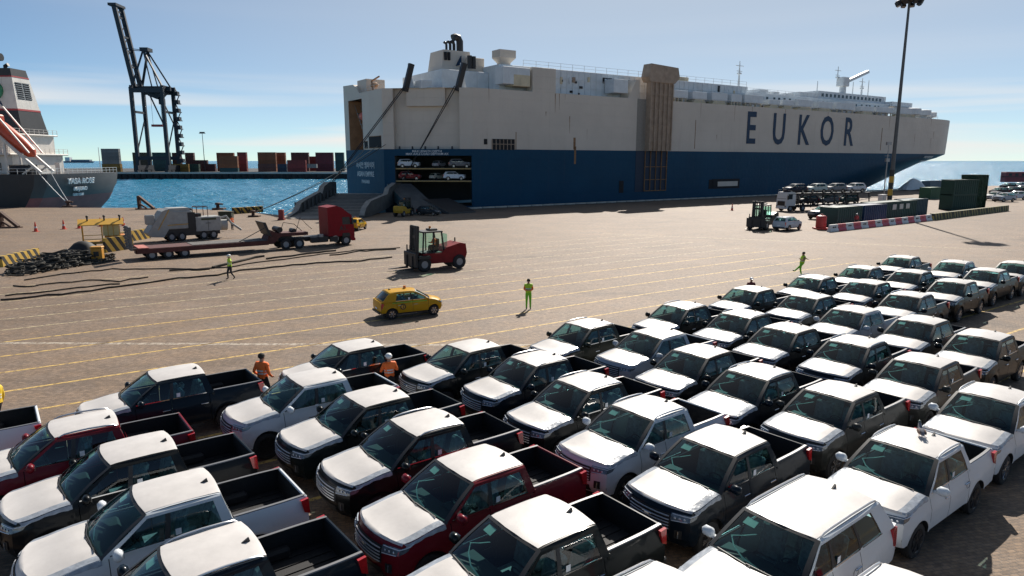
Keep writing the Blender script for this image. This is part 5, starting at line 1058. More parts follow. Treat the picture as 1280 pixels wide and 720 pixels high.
# grey machine standing behind the trailer
g0 = gp(184, 303); g1 = gp(288, 296); am = math.atan2(g1[1] - g0[1], g1[0] - g0[0]); Lm = math.hypot(g1[0] - g0[0], g1[1] - g0[1])
mch = thing('mobile_hopper_machine', 'grey wheeled loading machine standing behind the low loader', 'machine', g0, am); k_ = Lm / 10.
def mpart(name, m_, f, par=mch): mb = MB(); f(mb); return mb.build(name, m_, par, smooth=0)
mpart('feed_chute', machgrey, lambda m_: (m_.prism([(-.1, 1.0), (.3, .6), (1.7, .5), (3.6, 3.0), (2.2, 3.4), (1.7, 3.2)], -1.3, 1.3, 'xz'), m_.box(-.2, .9, -1.1, -.6, 1.9, 2.9, 0, .1)))
bdy = mpart('body', machgrey, lambda m_: (m_.box(2.0, 5.2, -1.25, 1.25, 1.3, 3.2, 0, .08), m_.prism([(2.0, 3.2), (5.0, 3.2), (4.8, 3.5), (2.6, 3.5)], -1.15, 1.15, 'xz')))
mpart('side_panel', mat('panel_pale', (.33, .34, .33), .6, var=.1), lambda m_: m_.box(2.5, 4.4, -1.29, -1.25, 1.9, 2.9), bdy); mpart('body_recess', blackp, lambda m_: (m_.box(2.0, 8.4, -1.2, 1.2, .55, 1.3), m_.box(4.6, 5.5, -1.28, -1.0, 1.3, 3.0)), bdy); mpart('yellow_stripe', yellowp, lambda m_: (m_.bar((1.1, -1.32, 1.3), (2.5, -1.32, 3.35), .05, .08), m_.bar((2.2, -1.3, 1.75), (4.6, -1.3, 1.8), .05, .07)), bdy)
eng = mpart('engine_housing', machgrey, lambda m_: m_.box(5.5, 8.6, -1.25, 1.25, .9, 2.45, 0, .06)); mpart('vent_band', mat('vent_dark_green', (.05, .06, .03), .7), lambda m_: m_.box(6.2, 8.0, -1.28, -1.24, 2.1, 2.3), eng); mpart('door_seam', blackp, lambda m_: (m_.box(6.98, 7.02, -1.27, -1.24, 1.0, 2.05), m_.box(6.7, 7.3, -1.28, -1.24, 1.75, 1.8)), eng)
mpart('top_frame', dustred, lambda m_: ([m_.bar((x, y, 2.45), (x, y, 3.5), .07) for x in (5.8, 7.1) for y in (-1, 1)], m_.bar((5.8, -1, 3.5), (7.1, -1, 3.5), .07), m_.bar((5.8, 1, 3.5), (7.1, 1, 3.5), .07), m_.bar((5.8, -1, 3.5), (5.8, 1, 3.5), .07), m_.bar((7.1, -1, 3.5), (7.1, 1, 3.5), .07)))
mpart('control_seat', blackp, lambda m_: (m_.box(5.2, 6.4, -.6, .6, 2.45, 2.8), m_.box(5.0, 5.4, -.7, .7, 2.6, 3.4, 0, .1)))
mb = MB(); mb.cyl((8.6, -.5, 1.5), (9.5, -.5, 1.5), .55, n=14); mb.cyl((8.6, .5, 1.2), (9.8, .5, 1.2), .45, n=14); mb.tube([(8.6, -.8, 2.2), (9.4, -.8, 2.4), (10.0, -.8, 1.6), (11.2, -.9, .8)], .13, 8); mb.build('hose_end', machgrey, mch)
wheels(mch, [(x, s_ * 1.05) for x in (2.6, 3.8, 6.4, 7.6) for s_ in (-1, 1)], .5, .4)
mch.scale = (k_, k_, 1.0)
# heavy forklifts
def make_forklift(name):
    rt = bpy.data.objects.new(name, None); COL.objects.link(rt)
    fp = mat('forklift_paint', (1, 1, 1), .5, var=.2, vs=2, objcol=True, spec=.2)
    mb = MB(); mb.prism([(-2.3, .75), (-2.45, 1.2), (-2.35, 1.95), (-1.9, 2.05), (-.7, 1.75), (-.3, 1.35), (1.3, 1.35), (1.3, .55), (-1.2, .55), (-1.5, .9), (-2.0, .9)], -.95, .95, 'xz'); bo = mb.build('body', fp, rt, smooth=25)
    for x in (-.8, -.1, .6): mb = MB(); mb.box(x, x + .55, -.975, -.95, .75, 1.2, 0); mb.build('side_cover', fp, bo, smooth=0); mb = MB(); mb.box(x + .1, x + .4, -.985, -.97, 1.08, 1.13); mb.build('cover_handle', steel, bo, smooth=0)
    mb = MB()
    for x, xt in ((-.55, -.35), (1.25, 1.15)):
        for y in (-.75, .75): mb.bar((x, y, 1.35), (xt, y, 2.95), .1)
    mb.bar((.35, -.75, 1.35), (.35, -.75, 2.95), .08); mb.bar((.35, .75, 1.35), (.35, .75, 2.95), .08); mb.box(-.45, 1.25, -.82, .82, 2.93, 3.05, 0, .03); mb.box(-.2, .5, -.4, .4, 3.05, 3.2, 0, .05); mb.box(-.55, 1.3, -.8, .8, 1.35, 1.4); cb = mb.build('cab_frame', blackp, rt, smooth=0)
    gg = glass('cab_glass', (.70, .92, .86))
    for y in (-.76, .76): mb = MB(); mb.grid([[(-.45, y, 1.6), (-.35, y, 2.9)], [(1.2, y, 1.6), (1.15, y, 2.9)]]); mb.build('cab_glass', gg, cb, smooth=0)
    mb = MB(); mb.grid([[(1.22, -.7, 1.5), (1.22, .7, 1.5)], [(1.14, -.7, 2.9), (1.14, .7, 2.9)]]); mb.build('cab_glass', gg, cb, smooth=0)
    mb = MB(); mb.box(-.95, -.9, -.5, .5, 1.7, 2.75, 0); mb.build('rear_door_glass', gg, cb, smooth=0)
    mb = MB(); mb.box(-.3, .2, -.3, .3, 1.4, 1.75, 0, .05); mb.box(-.38, -.22, -.3, .3, 1.75, 2.4, 0, .05); mb.build('seat', blackp, cb)
    mb = MB()
    for y in (-.62, -.40, .40, .62): mb.bar((1.72, y, .25), (1.58, y, 3.45), .14, .22)
    for z in (.6, 1.6, 2.6, 3.4): mb.bar((1.72 - z * .04, -.7, z), (1.72 - z * .04, .7, z), .12, .2)
    for y in (-.15, .15): mb.cyl((1.7, y, .4), (1.58, y, 3.3), .07, n=8)
    ms = mb.build('mast', blackp, rt, smooth=0)
    mb = MB(); mb.box(1.85, 2.05, -1.2, 1.2, .35, 1.45, 0, .03); mb.box(1.8, 1.9, -1.0, 1.0, 1.45, 1.6); [mb.box(1.84, 1.92, y - .04, y + .04, 1.45, 1.95) for y in (-.9, -.3, .3, .9)]; mb.build('carriage', blackp, ms, smooth=0)
    for y in (-.55, .55): mb = MB(); mb.prism([(2.0, 1.2), (2.12, 1.2), (2.14, .28), (3.6, .2), (3.6, .17), (2.0, .15)], y - .1, y + .1, 'xz'); mb.build('fork', blacksteel, ms, smooth=0)
    mb = MB(); mb.cyl((-2.0, -.3, 2.0), (-2.0, -.3, 2.35), .06, n=8); mb.build('exhaust_stack', blackp, rt); mb = MB(); mb.cyl((.3, 0, 3.2), (.3, 0, 3.38), .09, n=10); mb.build('beacon', mat('beacon_amber', (.7, .22, .02), .3), rt)
    mb = MB(); mb.prism([(.75, 1.0), (1.85, 1.0), (1.75, 1.22), (.85, 1.22)], -1.25, -.95, 'xz'); mb.prism([(.75, 1.0), (1.85, 1.0), (1.75, 1.22), (.85, 1.22)], .95, 1.25, 'xz'); mb.build('mudguard', blackp, rt, smooth=0)
    wheels(rt, [(1.3, 1.0), (1.3, -1.0), (-1.75, .85), (-1.75, -.85)], .56, .42, greyrim, .5)
    return rt
fk = make_forklift('heavy_forklift')
def put_fork(o, front, rear, c, lab, sc=1.):
    f, r_ = gp(*front), gp(*rear); a = math.atan2(f[1] - r_[1], f[0] - r_[0]); o.location = ((f[0] + r_[0]) / 2 + .2 * math.cos(a), (f[1] + r_[1]) / 2 + .2 * math.sin(a), 0); o.rotation_euler = (0, 0, a); o.scale = (sc,) * 3; setcol(o, c); tag(o, lab, 'forklift', 'heavy forklifts'); return o
fb = copytree(fk); fc = copytree(fk)
put_fork(fk, (516, 338), (574, 333), (.20, .014, .016), 'dark red heavy forklift driving towards the left, driver in orange')
put_fork(fb, (941, 288), (966, 284), (.03, .03, .028), 'black forklift beside the silver car near the right')
fc.location = (gp(505, 270)[0], gp(505, 270)[1], 0); fc.rotation_euler = (0, 0, R(70)); fc.scale = (.8, .8, .8); setcol(fc, (.45, .27, .03)); tag(fc, 'yellow forklift at the foot of the ship ramp', 'forklift', 'heavy forklifts')
# yellow port cars
def port_car(rear, front, lab, first):
    o = copytree(hatch); r_, f = gp(*rear), gp(*front); a = math.atan2(f[1] - r_[1], f[0] - r_[0])
    o.name = 'yellow_car'; setcol(o, (.56, .30, .012)); o.scale = (1, 1, 1); tag(o, lab, 'car', 'yellow port cars'); c, s_ = math.cos(a), math.sin(a); q = (o,)
    mx_, my_ = (r_[0] + f[0]) / 2, (r_[1] + f[1]) / 2; o.location = (mx_ - s_ * .72, my_ + c * .72, 0); o.rotation_euler = (0, 0, a)
    mb = MB()
    for sg in (-1, 1): mb.bar((-1.2, sg * .803, .90), (.75, sg * .803, .885), .012, .05)
    mb.build('green_stripe', mat('stripe_green', (.22, .45, .05), .5), o); mb = MB(); mb.cyl((-.25, 0, 1.5), (-.25, 0, 1.66), .09, .07, 10); mb.build('roof_beacon', mat('beacon_amber', (.7, .22, .02), .3), o)
    for sg in (-1, 1): mb = MB(); mb.cyl((-.62, sg * .79, .66), (-.62, sg * .815, .66), .16, n=20); mb.cyl((-.62, sg * .815, .66), (-.62, sg * .818, .66), .11, n=20, mi=1); mb.bar((-.62, sg * .82, .58), (-.58, sg * .82, .74), .02, .035); mb.build('door_emblem', [blackp, yellowp], o)
    return o
port_car((494, 399), (540, 394), 'yellow port car with orange beacon driving across the open yard', True)
o = port_car((447, 289), (458, 286), 'yellow port car partly hidden behind the red truck tractor', False)
o = copytree(suvp); setcol(o, (.50, .54, .57)); a, b = gp(993, 289), gp(1005, 286.5); o.location = (a[0] - .2, a[1] + 1.6, 0); o.rotation_euler = (0, 0, R(40)); o.scale = (.9, .9, .9); o.name = 'silver_car'; tag(o, 'silver car parked beside the black forklift', 'car')
o = copytree(hatch); setcol(o, (.03, .035, .04)); q = gp(536, 269); o.location = (q[0], q[1], 0); o.rotation_euler = (0, 0, R(-20)); o.scale = (1, 1, 1); o.name = 'dark_small_car'; tag(o, 'small dark car in the shade right of the yellow forklift', 'car')
# car transporter
ct = thing('car_transporter', 'white car transporter truck with two decks of cars', 'truck', (gp(976, 264)[0], gp(976, 264)[1], 0), R(200))
cw_ = mat('transporter_white', (.62, .62, .60), .4, var=.06, coat=.3)
mb = MB(); mb.prism([(-1.9, .9), (-1.9, 3.1), (-1.5, 3.25), (-.25, 3.2), (0, 2.2), (.05, .5), (-.3, .45), (-.5, .95), (-1.4, .95)], -1.2, 1.2, 'xz'); cb2 = mb.build('cab', cw_, ct, smooth=25)
mb = MB(); mb.add([(-.21, -1.08, 3.0), (-.21, 1.08, 3.0), (.015, 1.08, 2.1), (.015, -1.08, 2.1)], [(0, 1, 2, 3)]); mb.build('windscreen', wm, cb2, smooth=0); mb = MB(); mb.box(.03, .08, -.85, .85, .95, 1.7); mb.build('grille', blackp, cb2, smooth=0); mb = MB(); mb.box(-.1, .15, -1.2, 1.2, .4, .7, 0, .05); mb.build('bumper', cw_, cb2)
for sg in (-1, 1):
    mb = MB(); mb.box(-1.2, -.35, sg * 1.2, sg * 1.215, 2.05, 2.85); mb.build('side_window', wm, cb2, smooth=0); mb = MB(); mb.box(.03, .1, sg * .9, sg * 1.15, .75, 1.0); mb.build('headlight', headlamp, cb2, smooth=0); mb = MB(); mb.box(-.2, -.05, sg * 1.3, sg * 1.5, 2.0, 2.7); mb.build('mirror', blackp, cb2, smooth=0)
mb = MB(); mb.box(-18.3, -.6, -.5, .5, .6, .9)
for z in (1.0, 2.95):
    for y in (-.85, .85): mb.box(-18.3, -2.2 if z < 2 else -.2, y - .35, y + .35, z - .12, z)
    for i in range(7): x = -18.2 + i * 2.6; mb.box(x, x + .15, -1.2, 1.2, z - .2, z - .05)
for i in range(7):
    x = -18.2 + i * 2.6
    for sg in (-1, 1): mb.bar((x, sg * 1.2, .6), (x + .3, sg * 1.2, 2.95), .14)
for sg in (-1, 1): mb.bar((-18.3, sg * 1.22, 3.5), (-.2, sg * 1.22, 3.5), .06); mb.bar((-18.3, sg * 1.22, 1.9), (-8, sg * 1.22, .7), .1)
mb.build('deck_frame', blacksteel, ct, smooth=0); wheels(ct, [(x, s_ * 1.0) for x in (-.95, -3.6, -12.2, -13.5) for s_ in (-1, 1)], .5, .34)
mc, ms_ = math.cos(R(200)), math.sin(R(200)); c0 = ct.location
tc_ = [(2.5, 2.96, 's', (.02, .025, .04), 'dark car first on the transporter upper deck behind the cab'), (7.0, 2.96, 's', (.50, .56, .52), 'pale green-grey car second on the transporter upper deck'), (11.2, 2.96, 's', (.22, .23, .24), 'grey car third on the transporter upper deck'), (15.6, 2.96, 's', (.60, .62, .64), 'white car last on the transporter upper deck'),
       (5.2, 1.01, 's', (.02, .02, .022), 'black car first on the transporter lower deck'), (9.7, 1.01, 's', (.10, .11, .12), 'dark grey car second on the transporter lower deck'), (14.2, 1.01, 's', (.03, .06, .05), 'dark green car last on the transporter lower deck')]
for d, z, kd, c, lab in tc_:
    o = copytree(suvp); setcol(o, c); o.location = (c0.x - mc * d, c0.y - ms_ * d, z); o.rotation_euler = (0, 0, R(200)); o.scale = (.86, .86, .86); o.name = 'transported_car'; tag(o, lab, 'car', 'cars on the transporter')
for u, v, c, kd, a, lab in ((1016, 275, 'black', 'p', 205, 'black pickup parked below the transporter'), (1031, 274, 'white', 'p', 212, 'white pickup between transporter and green cabins')):
    o = copytree(pick); setcol(o, CL[c]); q = gp(u, v); o.location = (q[0] + 2.2, q[1] + 1.6, 0); o.rotation_euler = (0, 0, R(a)); tag(o, lab, 'pickup', 'vehicles by the cabins')
for u, v, c, kd, a, lab in ((1247, 251, 'white', 'p', 200, 'white pickup nearest to the end of the striped kerb'), (1259, 252.5, 'silver', 's', 200, 'silver car parked beyond the striped kerb, second from left'), (1273, 250, 'white', 's', 200, 'white car at the right edge beyond the striped kerb'), (1251, 244, 'grey', 's', 198, 'grey car in the middle row beyond the striped kerb'), (1266, 243, 'black', 's', 198, 'black car in the middle row beyond the striped kerb'), (1280, 241, 'navy', 's', 198, 'navy car in the middle row cut by the right edge'), (1262, 236.5, 'black', 's', 195, 'black car in the farthest row beyond the striped kerb'), (1277, 235.5, 'silver', 's', 195, 'silver car in the farthest row at the right edge')):
    o = copytree(pick if kd == 'p' else suvp); setcol(o, CL[c]); q = gp(u, v); o.location = (q[0], q[1] + 1, 0); o.rotation_euler = (0, 0, R(a)); o.scale = (1, 1, 1); o.name = 'far_parked_car'; tag(o, lab, 'car', 'cars parked at the far right')
# ------------------------------------------------------------------ barriers, cabins, mast
B0 = Vector(gp(1036, 290)); B1 = Vector(gp(1163, 275.5)); bd = (B1 - B0); BL = bd.length; bd.normalize(); bn = Vector((-bd.y, bd.x, 0)); BA = math.atan2(bd.y, bd.x)
def BP(t, d, z=0.): q = B0 + bd * t + bn * d; return (q.x, q.y, z)
plr = mat('barrier_red_plastic', (.50, .03, .06), .45, var=.12); plw = mat('barrier_white_plastic', (.60, .60, .58), .5, var=.15)
mbp = MB(); NB = 15; wB = BL / NB
prof_ = [(-.28, 0), (.28, 0), (.28, .15), (.14, .40), (.10, .85), (-.10, .85), (-.14, .40), (-.28, .15)]
mbp.prism(prof_, -wB / 2 + .02, wB / 2 - .02, 'yz'); pr = None
for i in range(NB):
    if pr is None: o = pr = mbp.build('traffic_barrier', plr, None, smooth=20)
    else: o = pr.copy(); o.data = pr.data.copy(); COL.objects.link(o)
    red = i % 2 == 1; o.data.materials[0] = plr if red else plw; o.location = BP((i + .5) * wB, 0); o.rotation_euler.z = BA
    for j in range(2): mb = MB(); mb.box(-.28 + j * .42 - .05, -.02 + j * .42 - .05, -.165, -.135, .45, .60, 0); mb.build('barrier_slot', darkhole if not red else plr, o, smooth=0)
    tag(o, '%s plastic barrier, %s from the left end of the red and white line' % ('red' if red else 'white', ORDL[i]), 'barrier', 'red and white barriers')
def stripes(name, c1, c2, sc, slant):
    m = mat(name, c1, .7, var=.15); t = m.node_tree; n = t.nodes; L = t.links; b = n['Principled BSDF']; src = b.inputs['Base Color'].links[0].from_socket
    tc = n.new('ShaderNodeTexCoord'); mp = n.new('ShaderNodeMapping'); mp.inputs['Rotation'].default_value = (0, R(slant), 0); L.new(tc.outputs['Object'], mp.inputs[0]); sx = n.new('ShaderNodeSeparateXYZ'); L.new(mp.outputs[0], sx.inputs[0])
    m1 = n.new('ShaderNodeMath'); m1.operation = 'MULTIPLY'; m1.inputs[1].default_value = sc; L.new(sx.outputs[0], m1.inputs[0]); m2 = n.new('ShaderNodeMath'); m2.operation = 'FRACT'; L.new(m1.outputs[0], m2.inputs[0]); m3 = n.new('ShaderNodeMath'); m3.operation = 'GREATER_THAN'; m3.inputs[1].default_value = .5; L.new(m2.outputs[0], m3.inputs[0])
    mx = n.new('ShaderNodeMixRGB'); mx.inputs[2].default_value = (*c2, 1); L.new(m3.outputs[0], mx.inputs[0]); L.new(src, mx.inputs[1]); L.new(mx.outputs[0], b.inputs['Base Color']); return m
yk = stripes('yellow_black_stripes', (.50, .32, .05), (.02, .02, .018), 1.3, 35); yk2 = stripes('dull_yellow_black_stripes', (.26, .22, .07), (.02, .025, .018), 1.1, 20)
def block_wall(name, a, b, n_, h, w, m_, lab, group):
    a, b = Vector(a), Vector(b); d = b - a; an = math.atan2(d.y, d.x); l = d.length / n_; mb = MB(); mb.prism([(-w / 2, 0), (w / 2, 0), (w / 2 * .8, h), (-w / 2 * .8, h)], -l / 2 + .02, l / 2 - .02, 'yz'); p_ = None
    for i in range(n_):
        o = p_.copy() if p_ else mb.build(name, m_, None, smooth=0)
        if p_: COL.objects.link(o)
        p_ = p_ or o; o.location = a.lerp(b, (i + .5) / n_); o.rotation_euler.z = an; tag(o, lab % ORDL[i], 'barrier', group)
block_wall('striped_kerb_block', gp(1164, 275.3), gp(1258, 263.5), 9, .95, .7, yk2, 'dull yellow and black kerb block, %s from the red barriers', 'striped kerb blocks')
block_wall('striped_barrier', gp(0, 334), gp(47, 322), 3, .85, .5, yk, 'yellow and black block by the rope pile, %s from the left edge', 'yellow and black blocks by the rope pile')
block_wall('striped_barrier', gp(139, 306), gp(186, 297.5), 2, 1.1, .5, yk, 'yellow and black board behind the yellow hut, %s from left', 'yellow and black boards behind the hut')
block_wall('striped_barrier', gp(291, 267.5), gp(328, 265.0), 4, 1.0, .6, yk, 'yellow and black block at the water edge, %s from left', 'yellow and black blocks at the water edge')
block_wall('striped_barrier', gp(131, 316), gp(166, 310.5), 1, 1.35, .3, yk, 'yellow board with dark stripes right of the orange bin, %s one', 'striped board')
cabg = (.010, .052, .044); cabb = (.008, .036, .095)
def cabin_(t, d, c, big, lab, z=0., da=0., name='site_cabin'):
    o = (c40 if big else c20).copy(); COL.objects.link(o); o.name = name; o.location = BP(t, d, z); o.rotation_euler = (0, 0, BA + da); o.color = (*c, 1)
    for k2 in ('label', 'category', 'group'):
        if k2 in o: del o[k2]
    return tag(o, lab, 'container', 'site cabins')
cabin_(8.5, 3.2, cabg, False, 'teal container cabin at the left end of the barriers'); cabin_(15.2, 3.2, cabb, False, 'blue container cabin behind the red and white barriers'); o = cabin_(25.3, 5.0, cabg, True, 'long green container cabin with small windows')
for x in (-1.5, .6, 2.6): mb = MB(); mb.box(x, x + 1.1, -1.26, -1.2, 1.5, 2.2, 0); mb.box(x - .06, x + 1.16, -1.24, -1.19, 1.44, 1.5, 1); mb.build('window', [mat('pale_window', (.45, .48, .46), .3), steel], o, smooth=0)
cabin_(34.5, 6.0, (.02, .06, .08), False, 'dark blue cabin between the long green cabin and the tall green stack'); o = cabin_(29, 22, (.03, .10, .05), False, 'small green container standing behind the cabins'); o.location = gp(1163, 248.5); o = cabin_(47, 44, (.16, .20, .22), True, 'long grey container near the ship bow'); o.location = gp(1168, 237)
gb0 = gp(1184, 263); tl = (.012, .05, .035)
for i, (z, lab) in enumerate(((0, 'dark green container, lower one of the tall stack'), (2.6, 'dark green container, upper one of the tall stack'))):
    o = cabin_(0, 0, tl, False, lab, 0, 0, 'stacked_container'); o.location = (gb0[0] + 3.2, gb0[1] + 2.4, z); o.rotation_euler = (0, 0, R(22)); o['group'] = 'tall green container stack'
netm = mat('green_netting', (.022, .05, .03), .95, var=.6, vs=3, bump=.8, bs=6)
rnd = random.Random(5); rows = []
for i in range(9):
    z = 5.9 - i * .74; rows.append([(x, rnd.uniform(-.18, .18) + (.25 if i > 5 else 0), z) for x in [-1.6 + j * .4 for j in range(9)]])
mb = MB(); mb.grid(rows); mb.grid([[(q[0], q[1] + 2.4, q[2]) for q in r_] for r_ in rows]); mb.box(-1.65, 1.65, -.1, 2.5, 5.85, 5.98)
for x in (-1.6, 1.62): mb.box(x, x + .08, -.2, 2.5, 0, 5.9)
o = mb.build('netted_frame', netm, None, smooth=0, loc=(gb0[0] + 7.9, gb0[1] + 4.0, 0), rz=R(22)); tag(o, 'dark green netting over a tall frame right of the container stack', 'frame')
mb = MB(); mb.cyl((0, 0, .25), (0, 0, 1.5), .62, .62, 16); mb.lathe([(.62, 1.5), (.5, 1.68), (.15, 1.78), (.12, 1.9), (0, 1.9)], n=16); mb.box(-.75, .75, -.75, .75, .05, .22)
o = mb.build('red_tank', mat('tank_red', (.42, .035, .03), .5, var=.15), None, loc=BP(2.4, 2.4)); tag(o, 'round red tank at the left end of the cabins', 'tank')
mb = MB(); mb.box(-.6, .6, -.5, .5, 0, 1.9, 0, .05); mb.box(-.65, .65, -.55, .55, 1.9, 2.0, 0); mb.box(-.35, .35, -.53, -.5, .2, 1.7, 1); o = mb.build('portable_toilet', [white_paint, plw], None, loc=(gp(1102, 256)[0], gp(1102, 256)[1], 0), rz=R(20)); tag(o, 'white portable cabin behind the blue container cabin', 'cabin')
mb = MB(); rows = []
for i in range(9): rows.append([((i - 4) * .9, (j - 3) * .9, 3.2 * max(0, math.cos((i - 4) / 4.2 * 1.55)) * max(0, math.cos((j - 3) / 3.1 * 1.55)) + rnd.uniform(0, .3)) for j in range(7)])
mb.grid(rows); q = gp(1141, 238); o = mb.build('tarpaulin_heap', mat('white_tarpaulin', (.62, .64, .62), .6, var=.1, bump=.5, bs=2), None, smooth=0, loc=(q[0], q[1], 0)); tag(o, 'white tarpaulin heap on the quay below the ship bow', 'tarpaulin')
mb = MB(); mb.box(-9, 9, -1.5, 1.5, .3, 4.2, 0, .1); mb.box(-9, 9, -1.55, 1.55, 2.2, 2.5, 1); [mb.box(x, x + 1.2, -1.56, 1.56, 2.7, 3.6, 1) for x in (-8, -5.5, -3, 0, 3, 6)]; q = gp(1282, 228.5); o = mb.build('red_hut', [mat('hut_red', (.26, .04, .045), .6), blackp], None, smooth=0, loc=(q[0], q[1], 0)); tag(o, 'low red hut far away at the right edge by the sea', 'hut')
# high mast lamp
Lb = gp(1110, 268); mast = thing('high_mast_lamp', 'very tall light mast with banded foot and ring of floodlights', 'lamp', Lb); LH = 32.6
mb = MB(); mb.cyl((0, 0, 6.8), (0, 0, LH), .30, .16, 12); mb.build('pole', mat('galvanised_dark', (.10, .10, .10), .5, .4), mast)
mb = MB()
for i in range(7): mb.cyl((0, 0, i * 1.0), (0, 0, (i + 1) * 1.0 - .001), .36, .36, 14, i % 2)
mb.build('banded_foot', [blackp, yellowp], mast)
mb = MB(); mb.cyl((0, 0, LH - .5), (0, 0, LH - .35), 1.5, 1.5, 16); mb.cyl((0, 0, LH - .4), (0, 0, LH + .4), .3, .1, 8); hd_ = mb.build('head_ring', blacksteel, mast)
for i in range(8): a = i * math.pi / 4; mb = MB(); mb.box(-.32, .32, -.28, .28, -.35, .35, 0, .06); mb.box(-.28, .28, -.24, .24, -.38, -.34, 1); o = mb.build('floodlight', [blacksteel, headlamp], mast); o.location = (1.6 * math.cos(a), 1.6 * math.sin(a), LH - .75); o.rotation_euler = (R(25), 0, a + math.pi / 2)
Lp = gp(1104, 252); mb = MB(); mb.cyl((0, 0, 0), (0, 0, 12.2), .14, .09, 8); mb.box(-.5, .5, -.2, .2, 11.6, 12.2); mb.box(-.35, .35, -.3, .3, 8.2, 8.9); mb.bar((-.6, 0, 9.4), (.6, 0, 9.4), .08); tag(mb.build('camera_pole', steel, None, loc=Lp), 'slim grey pole with fittings just left of the tall light mast', 'pole')
# ------------------------------------------------------------------ small things on the left quay
hq = gp(104, 312); hut = thing('yellow_guard_hut', 'small yellow wheeled shelter with pitched roof beside the rope pile', 'shelter', hq, R(30)); 
def hp(name, f, m_=yellowp): mb = MB(); f(mb); return mb.build(name, m_, hut, smooth=0)
hp('base', lambda m_: m_.box(0, 3.4, -.8, .8, .55, .75)); hp('tank', lambda m_: m_.box(1.9, 3.6, -.85, .85, .75, 1.3, 0, .05), mat('orange_paint', (.55, .20, .02), .5, var=.1)); [hp('post', lambda m_: m_.bar((x, y, .7), (x, y, 2.5), .08)) for x in (.1, 1.7, 3.2) for y in (-.75, .75)]
hp('wall', lambda m_: m_.box(1.8, 3.15, -.76, -.72, 1.3, 2.45), mat('pale_yellow_panel', (.58, .48, .22), .6)); [hp('wall_batten', lambda m_: m_.box(x, x + .06, -.79, -.76, 1.3, 2.45)) for x in (2.2, 2.65)]
hp('roof', lambda m_: (m_.add([(-.2, -1.1, 2.4), (3.6, -1.1, 2.4), (3.6, 0, 2.9), (-.2, 0, 2.9), (-.2, 1.1, 2.4), (3.6, 1.1, 2.4)], [(0, 1, 2, 3), (3, 2, 5, 4)]), m_.add([(-.2, -1.1, 2.34), (3.6, -1.1, 2.34), (3.6, 0, 2.84), (-.2, 0, 2.84), (-.2, 1.1, 2.34), (3.6, 1.1, 2.34)], [(3, 2, 1, 0), (4, 5, 2, 3)]))); hp('rail', lambda m_: (m_.bar((.1, -.75, 1.4), (1.7, -.75, 1.4), .06), m_.bar((.1, -.75, 1.0), (1.7, -.75, 1.0), .06))); [hp('roof_lamp', lambda m_: (m_.cyl((x, -.3, 2.7), (x, -.3, 3.1), .07), m_.ell((x, -.3, 3.15), (.12, .12, .12))), blackp) for x in (.6, 2.0, 3.3)]
wheels(hut, [(.8, .8), (.8, -.8), (2.8, .8), (2.8, -.8)], .32, .2)
mb = MB(); mb.box(-.42, .42, -.35, .35, 0, 1.15, 0, .05); mb.box(-.46, .46, -.4, .4, 1.15, 1.3, 0, .04); mb.box(-.2, .2, -.37, -.34, .5, .9, 1); tag(mb.build('rubbish_bin', [mat('bin_orange', (.55, .26, .03), .5, var=.1), blackp], None, loc=gp(123, 327), rz=R(15)), 'orange yellow bin standing behind the trailer end', 'bin')
rnd = random.Random(9); mb = MB()
for i in range(170):
    t = rnd.random(); q0 = Vector(gp(2, 345)).lerp(Vector(gp(120, 326)), t); hgt = 1.15 * math.sin(math.pi * (.15 + .8 * t)) ; off = rnd.uniform(-1.7, 1.7); z = max(.1, hgt * (1 - abs(off) / 1.9) * rnd.uniform(.5, 1.05)); r_ = rnd.uniform(.3, .75); a0 = rnd.uniform(0, 6.3); tl_ = rnd.uniform(-.5, .5)
    mb.tube([(q0.x - off * .5 + r_ * 1.5 * math.cos(a0 + j * .48), q0.y + off * .8 + 1.2 + r_ * math.sin(a0 + j * .48), max(.07, z + tl_ * r_ * math.cos(a0 + j * .48) + rnd.uniform(-.05, .05))) for j in range(10)], .06, 6)
rows = [[(lerp(gp(2, 345)[0], gp(120, 326)[0], i / 14) + off * -.5, lerp(gp(2, 345)[1], gp(120, 326)[1], i / 14) + off * .8 + 1.2, max(-.05, .95 * math.sin(math.pi * (.12 + .8 * i / 14)) * (1 - abs(off) / 1.9) - .1 + rnd.uniform(-.1, .1))) for off in (-1.9, -1.3, -.6, 0, .6, 1.3, 1.9)] for i in range(15)]
mb.grid(rows); tag(mb.build('rope_heap', mat('tarred_rope', (.05, .047, .04), .95, var=.5, vs=5), None, smooth=60), 'long heap of tangled dark mooring rope at the left', 'rope')
mb = MB(); rows = [[((i - 4) * .31, (j - 3) * .31, 1.15 * max(0, math.cos((i - 4) / 4.1 * 1.5)) ** .6 * max(0, math.cos((j - 3) / 3.1 * 1.5)) ** .6 + rnd.uniform(-.05, .05)) for j in range(7)] for i in range(9)]; mb.grid(rows); q = gp(96, 318); tag(mb.build('covered_heap', mat('black_sheeting', (.016, .016, .017), .7, var=.2, bump=.3, bs=4), None, smooth=60, loc=(q[0], q[1] + 1.0, 0)), 'black sheeted heap left of the yellow hut', 'heap')
conem = mat('cone_orange', (.60, .06, .03), .6, var=.1); cp = None
